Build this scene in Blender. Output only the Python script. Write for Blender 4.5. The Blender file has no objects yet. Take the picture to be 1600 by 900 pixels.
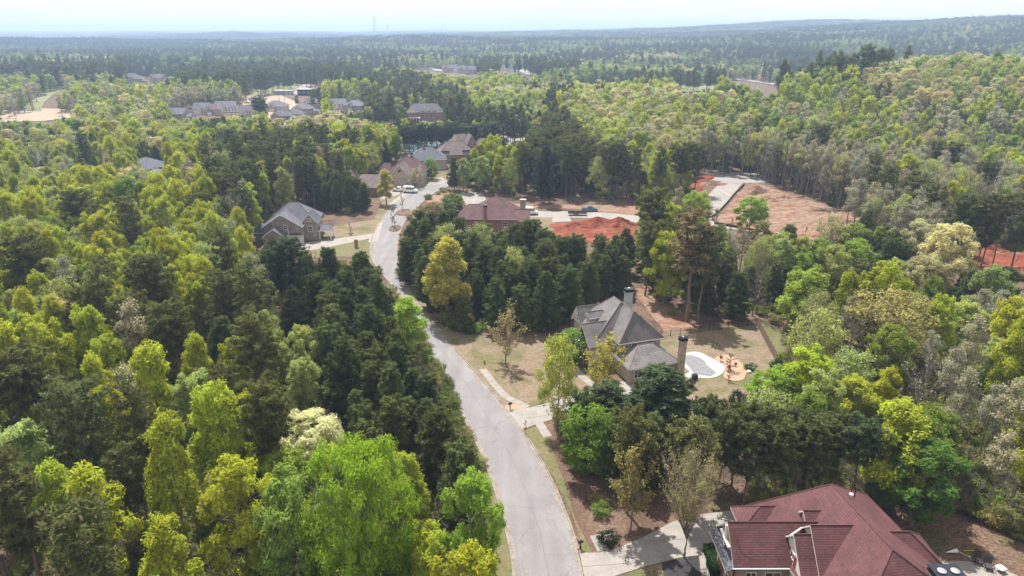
import bpy, bmesh, math, random
import numpy as np
from mathutils import Vector, Matrix

# ------------------------------------------------------------------ camera
scene = bpy.context.scene
COL = scene.collection
FPX = 1600 * 24.0 / 36.0
PITCH = math.radians(20.64)
CT, ST = math.cos(PITCH), math.sin(PITCH)
CAMZ = 60.0
cam_data = bpy.data.cameras.new("camera")
cam_data.lens = 24.0
cam_data.sensor_width = 36.0
cam_data.clip_start = 1.0
cam_data.clip_end = 60000.0
cam = bpy.data.objects.new("camera", cam_data)
cam.location = (0, 0, CAMZ)
cam.rotation_euler = (math.pi / 2 - PITCH, 0, 0)
COL.objects.link(cam)
scene.camera = cam

# ------------------------------------------------------------------ world, sun, exposure
SUN_EL, SUN_ROT = math.radians(61), math.radians(-20)      # rotation measured from +Y towards +X
world = bpy.data.worlds.new("World")
scene.world = world
world.use_nodes = True
wn, wl = world.node_tree.nodes, world.node_tree.links
wn.clear()
wout = wn.new('ShaderNodeOutputWorld')
wbg = wn.new('ShaderNodeBackground')
wbg.inputs['Strength'].default_value = 0.074
sky = wn.new('ShaderNodeTexSky')
sky.sky_type = 'NISHITA'
sky.sun_disc = False
sky.sun_elevation = SUN_EL
sky.sun_rotation = SUN_ROT
sky.air_density = 1.0
sky.dust_density = 1.6
sky.ozone_density = 1.2
# thin high cloud veil
tc = wn.new('ShaderNodeTexCoord')
mp = wn.new('ShaderNodeMapping'); mp.inputs['Scale'].default_value = (1.2, 1.2, 7.0)
nz = wn.new('ShaderNodeTexNoise'); nz.inputs['Scale'].default_value = 3.2; nz.inputs['Detail'].default_value = 6; nz.inputs['Roughness'].default_value = 0.55
cr = wn.new('ShaderNodeMapRange'); cr.inputs['From Min'].default_value = 0.36; cr.inputs['From Max'].default_value = 0.62
cr.inputs['To Min'].default_value = 0.80; cr.inputs['To Max'].default_value = 1.0
mx = wn.new('ShaderNodeMix'); mx.data_type = 'RGBA'
mx.inputs['B'].default_value = (8.5, 8.1, 7.9, 1)
wl.new(tc.outputs['Generated'], mp.inputs['Vector']); wl.new(mp.outputs[0], nz.inputs['Vector'])
wl.new(nz.outputs['Fac'], cr.inputs['Value']); wl.new(cr.outputs[0], mx.inputs['Factor'])
wl.new(sky.outputs[0], mx.inputs['A']); wl.new(mx.outputs['Result'], wbg.inputs['Color'])
wl.new(wbg.outputs[0], wout.inputs['Surface'])

sun_data = bpy.data.lights.new("sun", 'SUN')
sun_data.energy = 5.0
sun_data.angle = math.radians(0.5)
sun_data.color = (1.0, 0.95, 0.88)
sun = bpy.data.objects.new("sun", sun_data)
sv = Vector((math.sin(SUN_ROT) * math.cos(SUN_EL), math.cos(SUN_ROT) * math.cos(SUN_EL), math.sin(SUN_EL)))
sun.rotation_euler = sv.to_track_quat('Z', 'Y').to_euler()
sun.location = sv * 300
COL.objects.link(sun)
vs = scene.view_settings
vs.view_transform = 'Standard'
vs.look = 'None'
vs.exposure = 0.95
vs.gamma = 1.0
vs.use_curve_mapping = False
scene.cycles.max_bounces = 10
scene.cycles.diffuse_bounces = 5
scene.cycles.transparent_max_bounces = 4
scene.cycles.volume_bounces = 0
HAZE_DENSITY = 0.00022

# ------------------------------------------------------------------ geometry of the place
def smooth(a, b, x):
    t = min(1.0, max(0.0, (x - a) / (b - a)))
    return t * t * (3 - 2 * t)

def height(x, y):
    """terrain height: level around the near houses, a wooded rise to the east, ridges on the horizon"""
    r = math.hypot(x, y)
    h = 0.0
    h += 30 * math.exp(-(((x - 300) / 190) ** 2 + ((y - 450) / 130) ** 2)) * smooth(332, 470, y + 0.25 * x)
    if r > 330:
        k = smooth(330, 700, r)
        h += k * (3.0 * math.sin(x / 97 + 1.3) * math.sin(y / 131 + .4) + 1.5 * math.sin(x / 53 + y / 71))
    if r > 800:
        a = x / max(y, 1.0)
        t = min(1.0, max(0.0, (a + 0.75) / 1.35))
        top = -2 + 38 * t + 50 * t * t * smooth(0.45, 0.8, t)
        k = smooth(900, 3300, r)
        und = 4 * math.sin(x / 410 + 2) * math.sin(y / 350 + 1) + 3 * math.sin(x / 220 + y / 260)
        und += smooth(1300, 2200, r) * (13 * math.sin(y / 290 + 1.1 * math.sin(x / 620) + .6) + 9 * math.sin(x / 330 + y / 540 + 2) * math.sin(y / 410 - x / 900))
        h += k * (top + und)
        h += smooth(4000, 11000, r) * (1 - t) * 22
    return h

def G(px, py, z=0.0):
    """point at height z whose image in the photograph is (px, py)"""
    v = (py - 450) / FPX
    d = (CAMZ - z) / (ST + v * CT)
    return (d * (px - 800) / FPX, d * (CT - v * ST))

def hit(px, py):
    """ground point seen at (px, py) over the whole terrain"""
    v = (py - 450) / FPX; u = (px - 800) / FPX
    dx, dy, dz = u, CT - v * ST, -ST - v * CT
    t = 40.0
    while t < 15000:
        x, y, z = dx * t, dy * t, CAMZ + dz * t
        if z <= height(x, y):
            break
        t *= 1.004
    return (dx * t, dy * t, height(dx * t, dy * t))

def proj(x, y, z):
    d = y * CT - (z - CAMZ) * ST
    u = y * ST + (z - CAMZ) * CT
    return (800 + FPX * x / d, 450 - FPX * u / d, d)

def top_z(y, py):
    t = (450 - py) / FPX
    return CAMZ + y * (t * CT - ST) / (CT + t * ST)

def in_poly(x, y, poly):
    c = False
    j = len(poly) - 1
    for i in range(len(poly)):
        xi, yi = poly[i]; xj, yj = poly[j]
        if (yi > y) != (yj > y) and x < (xj - xi) * (y - yi) / (yj - yi) + xi:
            c = not c
        j = i
    return c

# ------------------------------------------------------------------ materials
MATS = {}
def new_mat(name):
    m = bpy.data.materials.new(name); m.use_nodes = True
    n = m.node_tree.nodes; n.clear()
    out = n.new('ShaderNodeOutputMaterial')
    MATS[name] = m
    return m, n, m.node_tree.links, out

def ramp(n, pts):
    r = n.new('ShaderNodeValToRGB')
    e = r.color_ramp.elements
    while len(e) < len(pts): e.new(0.5)
    for k, (p, c) in enumerate(pts):
        e[k].position = p; e[k].color = (c[0], c[1], c[2], 1)
    return r

def noisy(name, stops, scale=1.0, detail=6, rough=0.85, bump=0.0, bscale=8.0, scale2=None, amt2=0.35, vec=(1, 1, 1), spec=0.3, metal=0.0):
    """noise-coloured surface; a second, finer noise darkens and lightens it"""
    m, n, l, out = new_mat(name)
    b = n.new('ShaderNodeBsdfPrincipled')
    b.inputs['Roughness'].default_value = rough
    b.inputs['Specular IOR Level'].default_value = spec
    b.inputs['Metallic'].default_value = metal
    t = n.new('ShaderNodeTexCoord'); mp = n.new('ShaderNodeMapping'); mp.inputs['Scale'].default_value = vec
    l.new(t.outputs['Object'], mp.inputs['Vector'])
    z = n.new('ShaderNodeTexNoise'); z.inputs['Scale'].default_value = scale; z.inputs['Detail'].default_value = detail; z.inputs['Roughness'].default_value = 0.62
    l.new(mp.outputs[0], z.inputs['Vector'])
    r = ramp(n, stops); l.new(z.outputs['Fac'], r.inputs['Fac'])
    col = r.outputs['Color']
    z2 = n.new('ShaderNodeTexNoise'); z2.inputs['Scale'].default_value = scale2 or scale * 9; z2.inputs['Detail'].default_value = 3
    l.new(t.outputs['Object'], z2.inputs['Vector'])
    mr = n.new('ShaderNodeMapRange'); mr.inputs['From Min'].default_value = 0.3; mr.inputs['From Max'].default_value = 0.7
    mr.inputs['To Min'].default_value = 1 - amt2; mr.inputs['To Max'].default_value = 1 + amt2
    l.new(z2.outputs['Fac'], mr.inputs['Value'])
    vm = n.new('ShaderNodeVectorMath'); vm.operation = 'SCALE'
    l.new(col, vm.inputs[0]); l.new(mr.outputs[0], vm.inputs['Scale'])
    l.new(vm.outputs[0], b.inputs['Base Color'])
    if bump:
        bp = n.new('ShaderNodeBump'); bp.inputs['Strength'].default_value = bump; bp.inputs['Distance'].default_value = 0.1
        z3 = n.new('ShaderNodeTexNoise'); z3.inputs['Scale'].default_value = bscale; z3.inputs['Detail'].default_value = 4
        l.new(t.outputs['Object'], z3.inputs['Vector']); l.new(z3.outputs['Fac'], bp.inputs['Height']); l.new(bp.outputs[0], b.inputs['Normal'])
    l.new(b.outputs[0], out.inputs['Surface'])
    return m

def plain(name, c, rough=0.6, metal=0.0, spec=0.4):
    k = 0.86
    return noisy(name, [(0.35, [v * k for v in c]), (0.65, c)], scale=1.7, rough=rough, metal=metal, spec=spec, amt2=0.08)

def shingle(name, c, c2):
    """asphalt shingles: courses every 0.17 m of height, tabs of differing tone, weathered patches"""
    m, n, l, out = new_mat(name)
    b = n.new('ShaderNodeBsdfPrincipled'); b.inputs['Roughness'].default_value = 0.82; b.inputs['Specular IOR Level'].default_value = 0.35
    t = n.new('ShaderNodeTexCoord'); sp = n.new('ShaderNodeSeparateXYZ'); l.new(t.outputs['Object'], sp.inputs[0])
    dv = n.new('ShaderNodeMath'); dv.operation = 'DIVIDE'; dv.inputs[1].default_value = 0.17; l.new(sp.outputs['Z'], dv.inputs[0])
    fr = n.new('ShaderNodeMath'); fr.operation = 'FRACT'; l.new(dv.outputs[0], fr.inputs[0])
    fl = n.new('ShaderNodeMath'); fl.operation = 'FLOOR'; l.new(dv.outputs[0], fl.inputs[0])
    cmb = n.new('ShaderNodeCombineXYZ')
    for ax in 'XY':
        mm = n.new('ShaderNodeMath'); mm.operation = 'MULTIPLY'; mm.inputs[1].default_value = 3.2; l.new(sp.outputs[ax], mm.inputs[0]); l.new(mm.outputs[0], cmb.inputs[ax])
    m3 = n.new('ShaderNodeMath'); m3.operation = 'MULTIPLY'; m3.inputs[1].default_value = 3.7; l.new(fl.outputs[0], m3.inputs[0]); l.new(m3.outputs[0], cmb.inputs['Z'])
    vo = n.new('ShaderNodeTexVoronoi'); vo.inputs['Scale'].default_value = 1.0; l.new(cmb.outputs[0], vo.inputs['Vector'])
    r = ramp(n, [(0.0, c), (1.0, c2)]); l.new(vo.outputs['Color'], r.inputs['Fac'])
    big = n.new('ShaderNodeTexNoise'); big.inputs['Scale'].default_value = 0.5; big.inputs['Detail'].default_value = 5; l.new(t.outputs['Object'], big.inputs['Vector'])
    mr = n.new('ShaderNodeMapRange'); mr.inputs['From Min'].default_value = .3; mr.inputs['From Max'].default_value = .7; mr.inputs['To Min'].default_value = .76; mr.inputs['To Max'].default_value = 1.24
    l.new(big.outputs['Fac'], mr.inputs['Value'])
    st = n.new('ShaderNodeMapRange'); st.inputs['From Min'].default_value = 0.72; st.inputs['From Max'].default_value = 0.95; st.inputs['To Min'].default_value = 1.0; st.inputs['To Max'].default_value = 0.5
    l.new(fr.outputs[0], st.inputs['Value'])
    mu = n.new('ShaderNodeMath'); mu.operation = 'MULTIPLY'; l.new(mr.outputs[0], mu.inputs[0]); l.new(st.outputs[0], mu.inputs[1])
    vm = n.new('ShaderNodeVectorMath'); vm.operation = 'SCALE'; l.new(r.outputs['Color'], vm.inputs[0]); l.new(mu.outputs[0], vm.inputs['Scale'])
    l.new(vm.outputs[0], b.inputs['Base Color'])
    bp = n.new('ShaderNodeBump'); bp.inputs['Strength'].default_value = 0.5; bp.inputs['Distance'].default_value = 0.03; bp.invert = True
    l.new(fr.outputs[0], bp.inputs['Height']); l.new(bp.outputs[0], b.inputs['Normal'])
    l.new(b.outputs[0], out.inputs['Surface'])
    return m

def bricky(name, c1, c2, mortar, sx=4.2, sz=12.0):
    m, n, l, out = new_mat(name)
    b = n.new('ShaderNodeBsdfPrincipled'); b.inputs['Roughness'].default_value = 0.88
    t = n.new('ShaderNodeTexCoord'); sp = n.new('ShaderNodeSeparateXYZ'); l.new(t.outputs['Object'], sp.inputs[0])
    ad = n.new('ShaderNodeMath'); ad.operation = 'ADD'; l.new(sp.outputs['X'], ad.inputs[0]); l.new(sp.outputs['Y'], ad.inputs[1])
    cm = n.new('ShaderNodeCombineXYZ'); l.new(ad.outputs[0], cm.inputs['X']); l.new(sp.outputs['Z'], cm.inputs['Y'])
    br = n.new('ShaderNodeTexBrick'); br.inputs['Color1'].default_value = (*c1, 1); br.inputs['Color2'].default_value = (*c2, 1); br.inputs['Mortar'].default_value = (*mortar, 1)
    br.inputs['Scale'].default_value = 1.0; br.inputs['Brick Width'].default_value = 0.3; br.inputs['Row Height'].default_value = 0.11; br.inputs['Mortar Size'].default_value = 0.012
    l.new(cm.outputs[0], br.inputs['Vector'])
    nz = n.new('ShaderNodeTexNoise'); nz.inputs['Scale'].default_value = 1.1; nz.inputs['Detail'].default_value = 6; l.new(t.outputs['Object'], nz.inputs['Vector'])
    mr = n.new('ShaderNodeMapRange'); mr.inputs['From Min'].default_value = .3; mr.inputs['From Max'].default_value = .7; mr.inputs['To Min'].default_value = .75; mr.inputs['To Max'].default_value = 1.25
    l.new(nz.outputs['Fac'], mr.inputs['Value'])
    vm = n.new('ShaderNodeVectorMath'); vm.operation = 'SCALE'; l.new(br.outputs['Color'], vm.inputs[0]); l.new(mr.outputs[0], vm.inputs['Scale'])
    l.new(vm.outputs[0], b.inputs['Base Color']); l.new(b.outputs[0], out.inputs['Surface'])
    return m

def leafy(name, trans=0.35):
    """foliage: the tree's own tint (object colour, or the scattered tree's 'tint') varied leaf clump by leaf clump"""
    m, n, l, out = new_mat(name)
    oi = n.new('ShaderNodeObjectInfo')
    at = n.new('ShaderNodeAttribute'); at.attribute_type = 'INSTANCER'; at.attribute_name = 'tint'
    ad = n.new('ShaderNodeVectorMath'); ad.operation = 'ADD'; l.new(oi.outputs['Color'], ad.inputs[0]); l.new(at.outputs['Color'], ad.inputs[1])
    va = n.new('ShaderNodeAttribute'); va.attribute_type = 'GEOMETRY'; va.attribute_name = 'vary'
    mr = n.new('ShaderNodeMapRange'); mr.inputs['To Min'].default_value = 0.68; mr.inputs['To Max'].default_value = 1.42
    l.new(va.outputs['Fac'], mr.inputs['Value'])
    sc = n.new('ShaderNodeVectorMath'); sc.operation = 'SCALE'; l.new(ad.outputs[0], sc.inputs[0]); l.new(mr.outputs[0], sc.inputs['Scale'])
    hs = n.new('ShaderNodeHueSaturation')
    hr = n.new('ShaderNodeMapRange'); hr.inputs['To Min'].default_value = 0.485; hr.inputs['To Max'].default_value = 0.515; l.new(va.outputs['Fac'], hr.inputs['Value'])
    l.new(hr.outputs[0], hs.inputs['Hue']); l.new(sc.outputs[0], hs.inputs['Color'])
    d = n.new('ShaderNodeBsdfDiffuse'); tr = n.new('ShaderNodeBsdfTranslucent'); mixs = n.new('ShaderNodeMixShader'); mixs.inputs[0].default_value = trans
    l.new(hs.outputs[0], d.inputs['Color']); l.new(hs.outputs[0], tr.inputs['Color'])
    l.new(d.outputs[0], mixs.inputs[1]); l.new(tr.outputs[0], mixs.inputs[2]); l.new(mixs.outputs[0], out.inputs['Surface'])
    return m

leafy('leaf', 0.5)
leafy('needle', 0.34)
noisy('bark_pine', [(0.3, (.10, .065, .045)), (0.7, (.21, .145, .105))], scale=3, rough=.95, vec=(1, 1, .3))
noisy('bark_grey', [(0.3, (.12, .10, .08)), (0.7, (.27, .235, .20))], scale=3, rough=.95, vec=(1, 1, .3))
noisy('twig', [(0.3, (.19, .155, .125)), (0.7, (.33, .28, .24))], scale=1, rough=.95)

# asphalt: worn grey with sealed cracks
def asphalt(name, lo, hi, crack=True):
    m, n, l, out = new_mat(name)
    b = n.new('ShaderNodeBsdfPrincipled'); b.inputs['Roughness'].default_value = 0.9; b.inputs['Specular IOR Level'].default_value = 0.25
    t = n.new('ShaderNodeTexCoord')
    z = n.new('ShaderNodeTexNoise'); z.inputs['Scale'].default_value = 0.16; z.inputs['Detail'].default_value = 8; z.inputs['Roughness'].default_value = .6
    l.new(t.outputs['Object'], z.inputs['Vector'])
    r = ramp(n, [(0.3, lo), (0.7, hi)]); l.new(z.outputs['Fac'], r.inputs['Fac'])
    sm = n.new('ShaderNodeMapping'); sm.inputs['Scale'].default_value = (1.1, .09, 1); sm.inputs['Rotation'].default_value = (0, 0, .25); sz = n.new('ShaderNodeTexNoise'); sz.inputs['Scale'].default_value = .55; sz.inputs['Detail'].default_value = 5
    l.new(t.outputs['Object'], sm.inputs['Vector']); l.new(sm.outputs[0], sz.inputs['Vector'])
    sr = n.new('ShaderNodeMapRange'); sr.inputs['From Min'].default_value = .3; sr.inputs['From Max'].default_value = .7; sr.inputs['To Min'].default_value = .88; sr.inputs['To Max'].default_value = 1.12; l.new(sz.outputs['Fac'], sr.inputs['Value'])
    g = n.new('ShaderNodeTexNoise'); g.inputs['Scale'].default_value = 5.0; g.inputs['Detail'].default_value = 4; l.new(t.outputs['Object'], g.inputs['Vector'])
    mr = n.new('ShaderNodeMapRange'); mr.inputs['From Min'].default_value = .3; mr.inputs['From Max'].default_value = .7; mr.inputs['To Min'].default_value = .9; mr.inputs['To Max'].default_value = 1.1
    l.new(g.outputs['Fac'], mr.inputs['Value'])
    mm_ = n.new('ShaderNodeMath'); mm_.operation = 'MULTIPLY'; l.new(mr.outputs[0], mm_.inputs[0]); l.new(sr.outputs[0], mm_.inputs[1])
    fac = mm_.outputs[0]
    if crack:
        ds = n.new('ShaderNodeTexNoise'); ds.inputs['Scale'].default_value = 0.5; ds.inputs['Detail'].default_value = 5; l.new(t.outputs['Object'], ds.inputs['Vector'])
        av = n.new('ShaderNodeVectorMath'); av.operation = 'MULTIPLY_ADD'; av.inputs[1].default_value = (4, 4, 0); l.new(ds.outputs['Color'], av.inputs[0]); l.new(t.outputs['Object'], av.inputs[2])
        vo = n.new('ShaderNodeTexVoronoi'); vo.feature = 'DISTANCE_TO_EDGE'; vo.inputs['Scale'].default_value = 0.11; l.new(av.outputs[0], vo.inputs['Vector'])
        cm = n.new('ShaderNodeMapRange'); cm.inputs['From Min'].default_value = 0.002; cm.inputs['From Max'].default_value = 0.009; cm.inputs['To Min'].default_value = 0.80; cm.inputs['To Max'].default_value = 1
        l.new(vo.outputs['Distance'], cm.inputs['Value'])
        mu = n.new('ShaderNodeMath'); mu.operation = 'MULTIPLY'; l.new(fac, mu.inputs[0]); l.new(cm.outputs[0], mu.inputs[1]); fac = mu.outputs[0]
    vm = n.new('ShaderNodeVectorMath'); vm.operation = 'SCALE'; l.new(r.outputs['Color'], vm.inputs[0]); l.new(fac, vm.inputs['Scale'])
    l.new(vm.outputs[0], b.inputs['Base Color']); l.new(b.outputs[0], out.inputs['Surface'])
    return m

asphalt('asphalt', (.158, .151, .155), (.205, .197, .201))
asphalt('asphalt_pale', (.20, .185, .175), (.26, .24, .225), crack=False)
plain('tar', (.12, .115, .12), rough=.8)
noisy('concrete', [(0.3, (.20, .185, .168)), (0.7, (.27, .25, .23))], scale=.5, rough=.9, amt2=.12)
noisy('concrete_white', [(0.3, (.30, .295, .285)), (0.7, (.38, .372, .365))], scale=.6, rough=.9, amt2=.08)
noisy('gutter', [(0.3, (.15, .12, .10)), (0.55, (.215, .19, .17)), (0.8, (.26, .235, .21))], scale=.5, rough=.95, amt2=.25, scale2=3)
noisy('forest_floor', [(0.3, (.038, .030, .018)), (0.42, (.075, .048, .034)), (0.52, (.125, .078, .055)), (0.6, (.07, .066, .026)), (.72, (.10, .07, .048)), (.85, (.065, .085, .025))], scale=.14, detail=12, rough=.97, amt2=.6, scale2=2.6, bump=.6, bscale=1.5)
noisy('lawn_dry', [(0.32, (.075, .088, .030)), (0.44, (.12, .105, .052)), (0.54, (.175, .132, .092)), (0.64, (.15, .11, .075)), (0.74, (.10, .10, .042))], scale=.12, detail=9, rough=.95, amt2=.22, scale2=1.6, bump=.3, bscale=5)  # noise mottling: pinkish bare patches, plus small grass shadows put into the colour
noisy('lawn_green', [(0.3, (.08, .10, .028)), (0.5, (.115, .11, .048)), (0.7, (.155, .12, .075))], scale=.16, detail=9, rough=.95, amt2=.22, scale2=1.6)
noisy('pine_straw', [(0.3, (.07, .043, .03)), (0.5, (.11, .07, .05)), (0.7, (.165, .115, .082))], scale=.2, detail=9, rough=.97, amt2=.35, scale2=2.5, bump=.4, bscale=3)
noisy('clay_red', [(0.32, (.095, .021, .010)), (0.5, (.16, .038, .017)), (0.62, (.19, .062, .033)), (0.76, (.25, .14, .10))], scale=.22, detail=9, rough=.95, amt2=.3, scale2=1.2, bump=.6, bscale=2)
noisy('clay_tan', [(0.30, (.16, .052, .032)), (0.42, (.18, .095, .062)), (0.52, (.20, .14, .10)), (0.62, (.16, .072, .045)), (0.75, (.095, .065, .045))], scale=.07, detail=10, rough=.95, amt2=.3, scale2=.8, bump=.6, bscale=2, vec=(1, 2.2, 1))
noisy('mulch_orange', [(0.3, (.27, .17, .11)), (0.7, (.36, .245, .17))], scale=.9, rough=.97, amt2=.25, scale2=6)
noisy('mulch_black', [(0.3, (.018, .017, .022)), (0.7, (.05, .045, .045))], scale=1.5, rough=.97, amt2=.4)
noisy('field', [(0.3, (.11, .14, .05)), (0.7, (.19, .18, .09))], scale=.01, rough=.97, amt2=.15, scale2=.06)
noisy('far_soil', [(0.3, (.26, .19, .14)), (0.7, (.33, .26, .20))], scale=.02, rough=.97, amt2=.15, scale2=.2)
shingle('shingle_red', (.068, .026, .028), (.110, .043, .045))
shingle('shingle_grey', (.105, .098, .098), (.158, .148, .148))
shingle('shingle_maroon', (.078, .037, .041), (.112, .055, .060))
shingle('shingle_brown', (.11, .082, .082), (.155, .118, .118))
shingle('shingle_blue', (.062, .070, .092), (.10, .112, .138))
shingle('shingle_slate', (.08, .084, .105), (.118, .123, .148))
bricky('brick_red', (.26, .085, .06), (.18, .06, .045), (.33, .28, .24))
bricky('brick_grey', (.27, .215, .18), (.19, .15, .13), (.36, .32, .28))
bricky('stone_tan', (.36, .30, .24), (.26, .21, .17), (.42, .38, .32))
plain('siding_cream', (.60, .52, .38), .8)
plain('siding_white', (.72, .70, .67), .7)
plain('siding_tan', (.40, .33, .26), .8)
plain('siding_grey', (.36, .37, .38), .8)
plain('trim_white', (.78, .76, .73), .6)
plain('garage_brown', (.22, .09, .065), .6)
plain('shutter_red', (.24, .045, .035), .6)
plain('black_metal', (.022, .025, .035), .32, 0.4, .6)
plain('iron', (.03, .028, .028), .5, .6)
plain('steel', (.42, .43, .45), .45, .7)
plain('white_paint', (.80, .80, .80), .3, 0, .5)
plain('blue_paint', (.06, .12, .20), .3, 0, .5)
plain('rubber', (.02, .02, .02), .9)
plain('wood_fence', (.17, .125, .08), .9)
plain('dark_fabric', (.05, .04, .05), .9)
plain('cover_grey', (.17, .172, .185), .7)
plain('cover_tan', (.25, .215, .185), .7)
plain('strap', (.22, .22, .24), .7)
plain('red_plant', (.22, .035, .02), .8)
plain('dark_red', (.10, .02, .015), .8)
plain('yellow_paint', (.5, .42, .05), .5)
plain('stone', (.5, .46, .40), .9)
def glass(name):
    m, n, l, out = new_mat(name)
    b = n.new('ShaderNodeBsdfPrincipled'); b.inputs['Base Color'].default_value = (.03, .04, .05, 1); b.inputs['Roughness'].default_value = .06; b.inputs['Specular IOR Level'].default_value = .9
    l.new(b.outputs[0], out.inputs['Surface'])
glass('glass')
def water(name):
    m, n, l, out = new_mat(name)
    b = n.new('ShaderNodeBsdfPrincipled'); b.inputs['Base Color'].default_value = (.10, .16, .20, 1); b.inputs['Roughness'].default_value = .12
    t = n.new('ShaderNodeTexCoord'); z = n.new('ShaderNodeTexNoise'); z.inputs['Scale'].default_value = .8; z.inputs['Detail'].default_value = 4
    bp = n.new('ShaderNodeBump'); bp.inputs['Strength'].default_value = .25; bp.inputs['Distance'].default_value = .1
    l.new(t.outputs['Object'], z.inputs['Vector']); l.new(z.outputs['Fac'], bp.inputs['Height']); l.new(bp.outputs[0], b.inputs['Normal'])
    l.new(b.outputs[0], out.inputs['Surface'])
water('water')

# ------------------------------------------------------------------ mesh builder
XF = [None]       # a turn applied to pieces of a house that stand at an angle to the rest
class MB:
    def __init__(s):
        s.v = []; s.f = []; s.m = []
    def add(s, verts, faces, mi=0):
        b = len(s.v); s.v += [tuple(p) for p in verts]
        s.f += [tuple(b + i for i in f) for f in faces]; s.m += [mi] * len(faces)
    def box(s, x0, x1, y0, y1, z0, z1, mi=0):
        s.add([(x0, y0, z0), (x1, y0, z0), (x1, y1, z0), (x0, y1, z0), (x0, y0, z1), (x1, y0, z1), (x1, y1, z1), (x0, y1, z1)],
              [(0, 3, 2, 1), (4, 5, 6, 7), (0, 1, 5, 4), (1, 2, 6, 5), (2, 3, 7, 6), (3, 0, 4, 7)], mi)
    def tube(s, p0, p1, r0, r1=None, n=6, mi=0, caps=True):
        r1 = r0 if r1 is None else r1
        p0, p1 = Vector(p0), Vector(p1); d = (p1 - p0)
        if d.length < 1e-6: return
        d.normalize(); a = d.orthogonal().normalized(); b = d.cross(a)
        vs = []
        for p, r in ((p0, r0), (p1, r1)):
            for k in range(n):
                t = 2 * math.pi * k / n
                vs.append(p + a * (r * math.cos(t)) + b * (r * math.sin(t)))
        fs = [(k, (k + 1) % n, n + (k + 1) % n, n + k) for k in range(n)]
        if caps: fs += [tuple(range(n))[::-1], tuple(range(n, 2 * n))]
        s.add(vs, fs, mi)
    def prism(s, poly, z0, z1, mi=0):
        n = len(poly)
        s.add([(x, y, z0) for x, y in poly] + [(x, y, z1) for x, y in poly],
              [tuple(range(n))[::-1], tuple(range(n, 2 * n))] + [(k, (k + 1) % n, n + (k + 1) % n, n + k) for k in range(n)], mi)
    def extrude_y(s, prof, y0, y1, mi=0, inset=0.0):
        """profile in x,z swept along y; the sides are drawn in a little at the top by inset"""
        n = len(prof); zt = max(p[1] for p in prof); zb = min(p[1] for p in prof)
        k = lambda z: inset * (z - zb) / (zt - zb)
        s.add([(x, y0 + k(z), z) for x, z in prof] + [(x, y1 - k(z), z) for x, z in prof],
              [tuple(range(n)), tuple(range(n, 2 * n))[::-1]] + [(k2, n + k2, n + (k2 + 1) % n, (k2 + 1) % n) for k2 in range(n)], mi)
    def lathe(s, prof, c=(0, 0), n=10, mi=0):
        vs = []
        for r, z in prof:
            for k in range(n):
                t = 2 * math.pi * k / n; vs.append((c[0] + r * math.cos(t), c[1] + r * math.sin(t), z))
        fs = []
        for j in range(len(prof) - 1):
            for k in range(n):
                fs.append((j * n + k, j * n + (k + 1) % n, (j + 1) * n + (k + 1) % n, (j + 1) * n + k))
        fs += [tuple(range(n))[::-1], tuple(range((len(prof) - 1) * n, len(prof) * n))]
        s.add(vs, fs, mi)
    def mesh(s, name, mats):
        me = bpy.data.meshes.new(name)
        me.from_pydata(s.v if XF[0] is None else [tuple(XF[0] @ Vector(p)) for p in s.v], [], s.f)
        for m in mats: me.materials.append(MATS[m])
        me.polygons.foreach_set('material_index', s.m)
        me.update()
        return me
    def build(s, name, mats, parent=None, fix=True):
        me = s.mesh(name, mats if isinstance(mats, (list, tuple)) else [mats])
        if fix and len(s.f) < 20000:
            bm = bmesh.new(); bm.from_mesh(me); bmesh.ops.recalc_face_normals(bm, faces=bm.faces); bm.to_mesh(me); bm.free()
        o = bpy.data.objects.new(name, me); COL.objects.link(o)
        if parent is not None: o.parent = parent
        return o

def empty(name, loc, rz=0.0):
    o = bpy.data.objects.new(name, None); o.location = loc; o.rotation_euler = (0, 0, rz); o.empty_display_size = 0.5
    COL.objects.link(o); return o

def tag(o, label=None, cat=None, group=None, kind=None):
    if label: o['label'] = label
    if cat: o['category'] = cat
    if group: o['group'] = group
    if kind: o['kind'] = kind
    return o
# ------------------------------------------------------------------ terrain
def terrain():
    rs = [18]
    while rs[-1] < 16000: rs.append(rs[-1] * 1.035 + 0.3)
    az = np.linspace(-1.25, 1.25, 170)
    vs, fs = [], []
    for r in rs:
        for a in az:
            x, y = r * math.sin(a), r * math.cos(a)
            vs.append((x, y, height(x, y)))
    n = len(az)
    for i in range(len(rs) - 1):
        for j in range(n - 1):
            fs.append((i * n + j, i * n + j + 1, (i + 1) * n + j + 1, (i + 1) * n + j))
    # close the sheet behind the camera
    b = len(vs)
    vs += [(0, -60, 0), (-60, -60, 0), (60, -60, 0), (-16000, -60, 0), (16000, -60, 0)]
    for j in range(n - 1):
        fs.append((b, j + 1, j))
    m = MB(); m.v = vs; m.f = fs; m.m = [0] * len(fs)
    o = m.build('ground', 'forest_floor', fix=False)
    tag(o, kind='structure')
    for p in o.data.polygons: p.use_smooth = True
terrain()

rng = random.Random(5)
def wobble(poly, amp, step=2.5):
    out = []
    n = len(poly)
    for i in range(n):
        a, b = poly[i], poly[(i + 1) % n]
        L = math.hypot(b[0] - a[0], b[1] - a[1]); k = max(1, int(L / step))
        for j in range(k):
            t = j / k
            out.append((a[0] + (b[0] - a[0]) * t + rng.uniform(-amp, amp), a[1] + (b[1] - a[1]) * t + rng.uniform(-amp, amp)))
    return out

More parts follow.
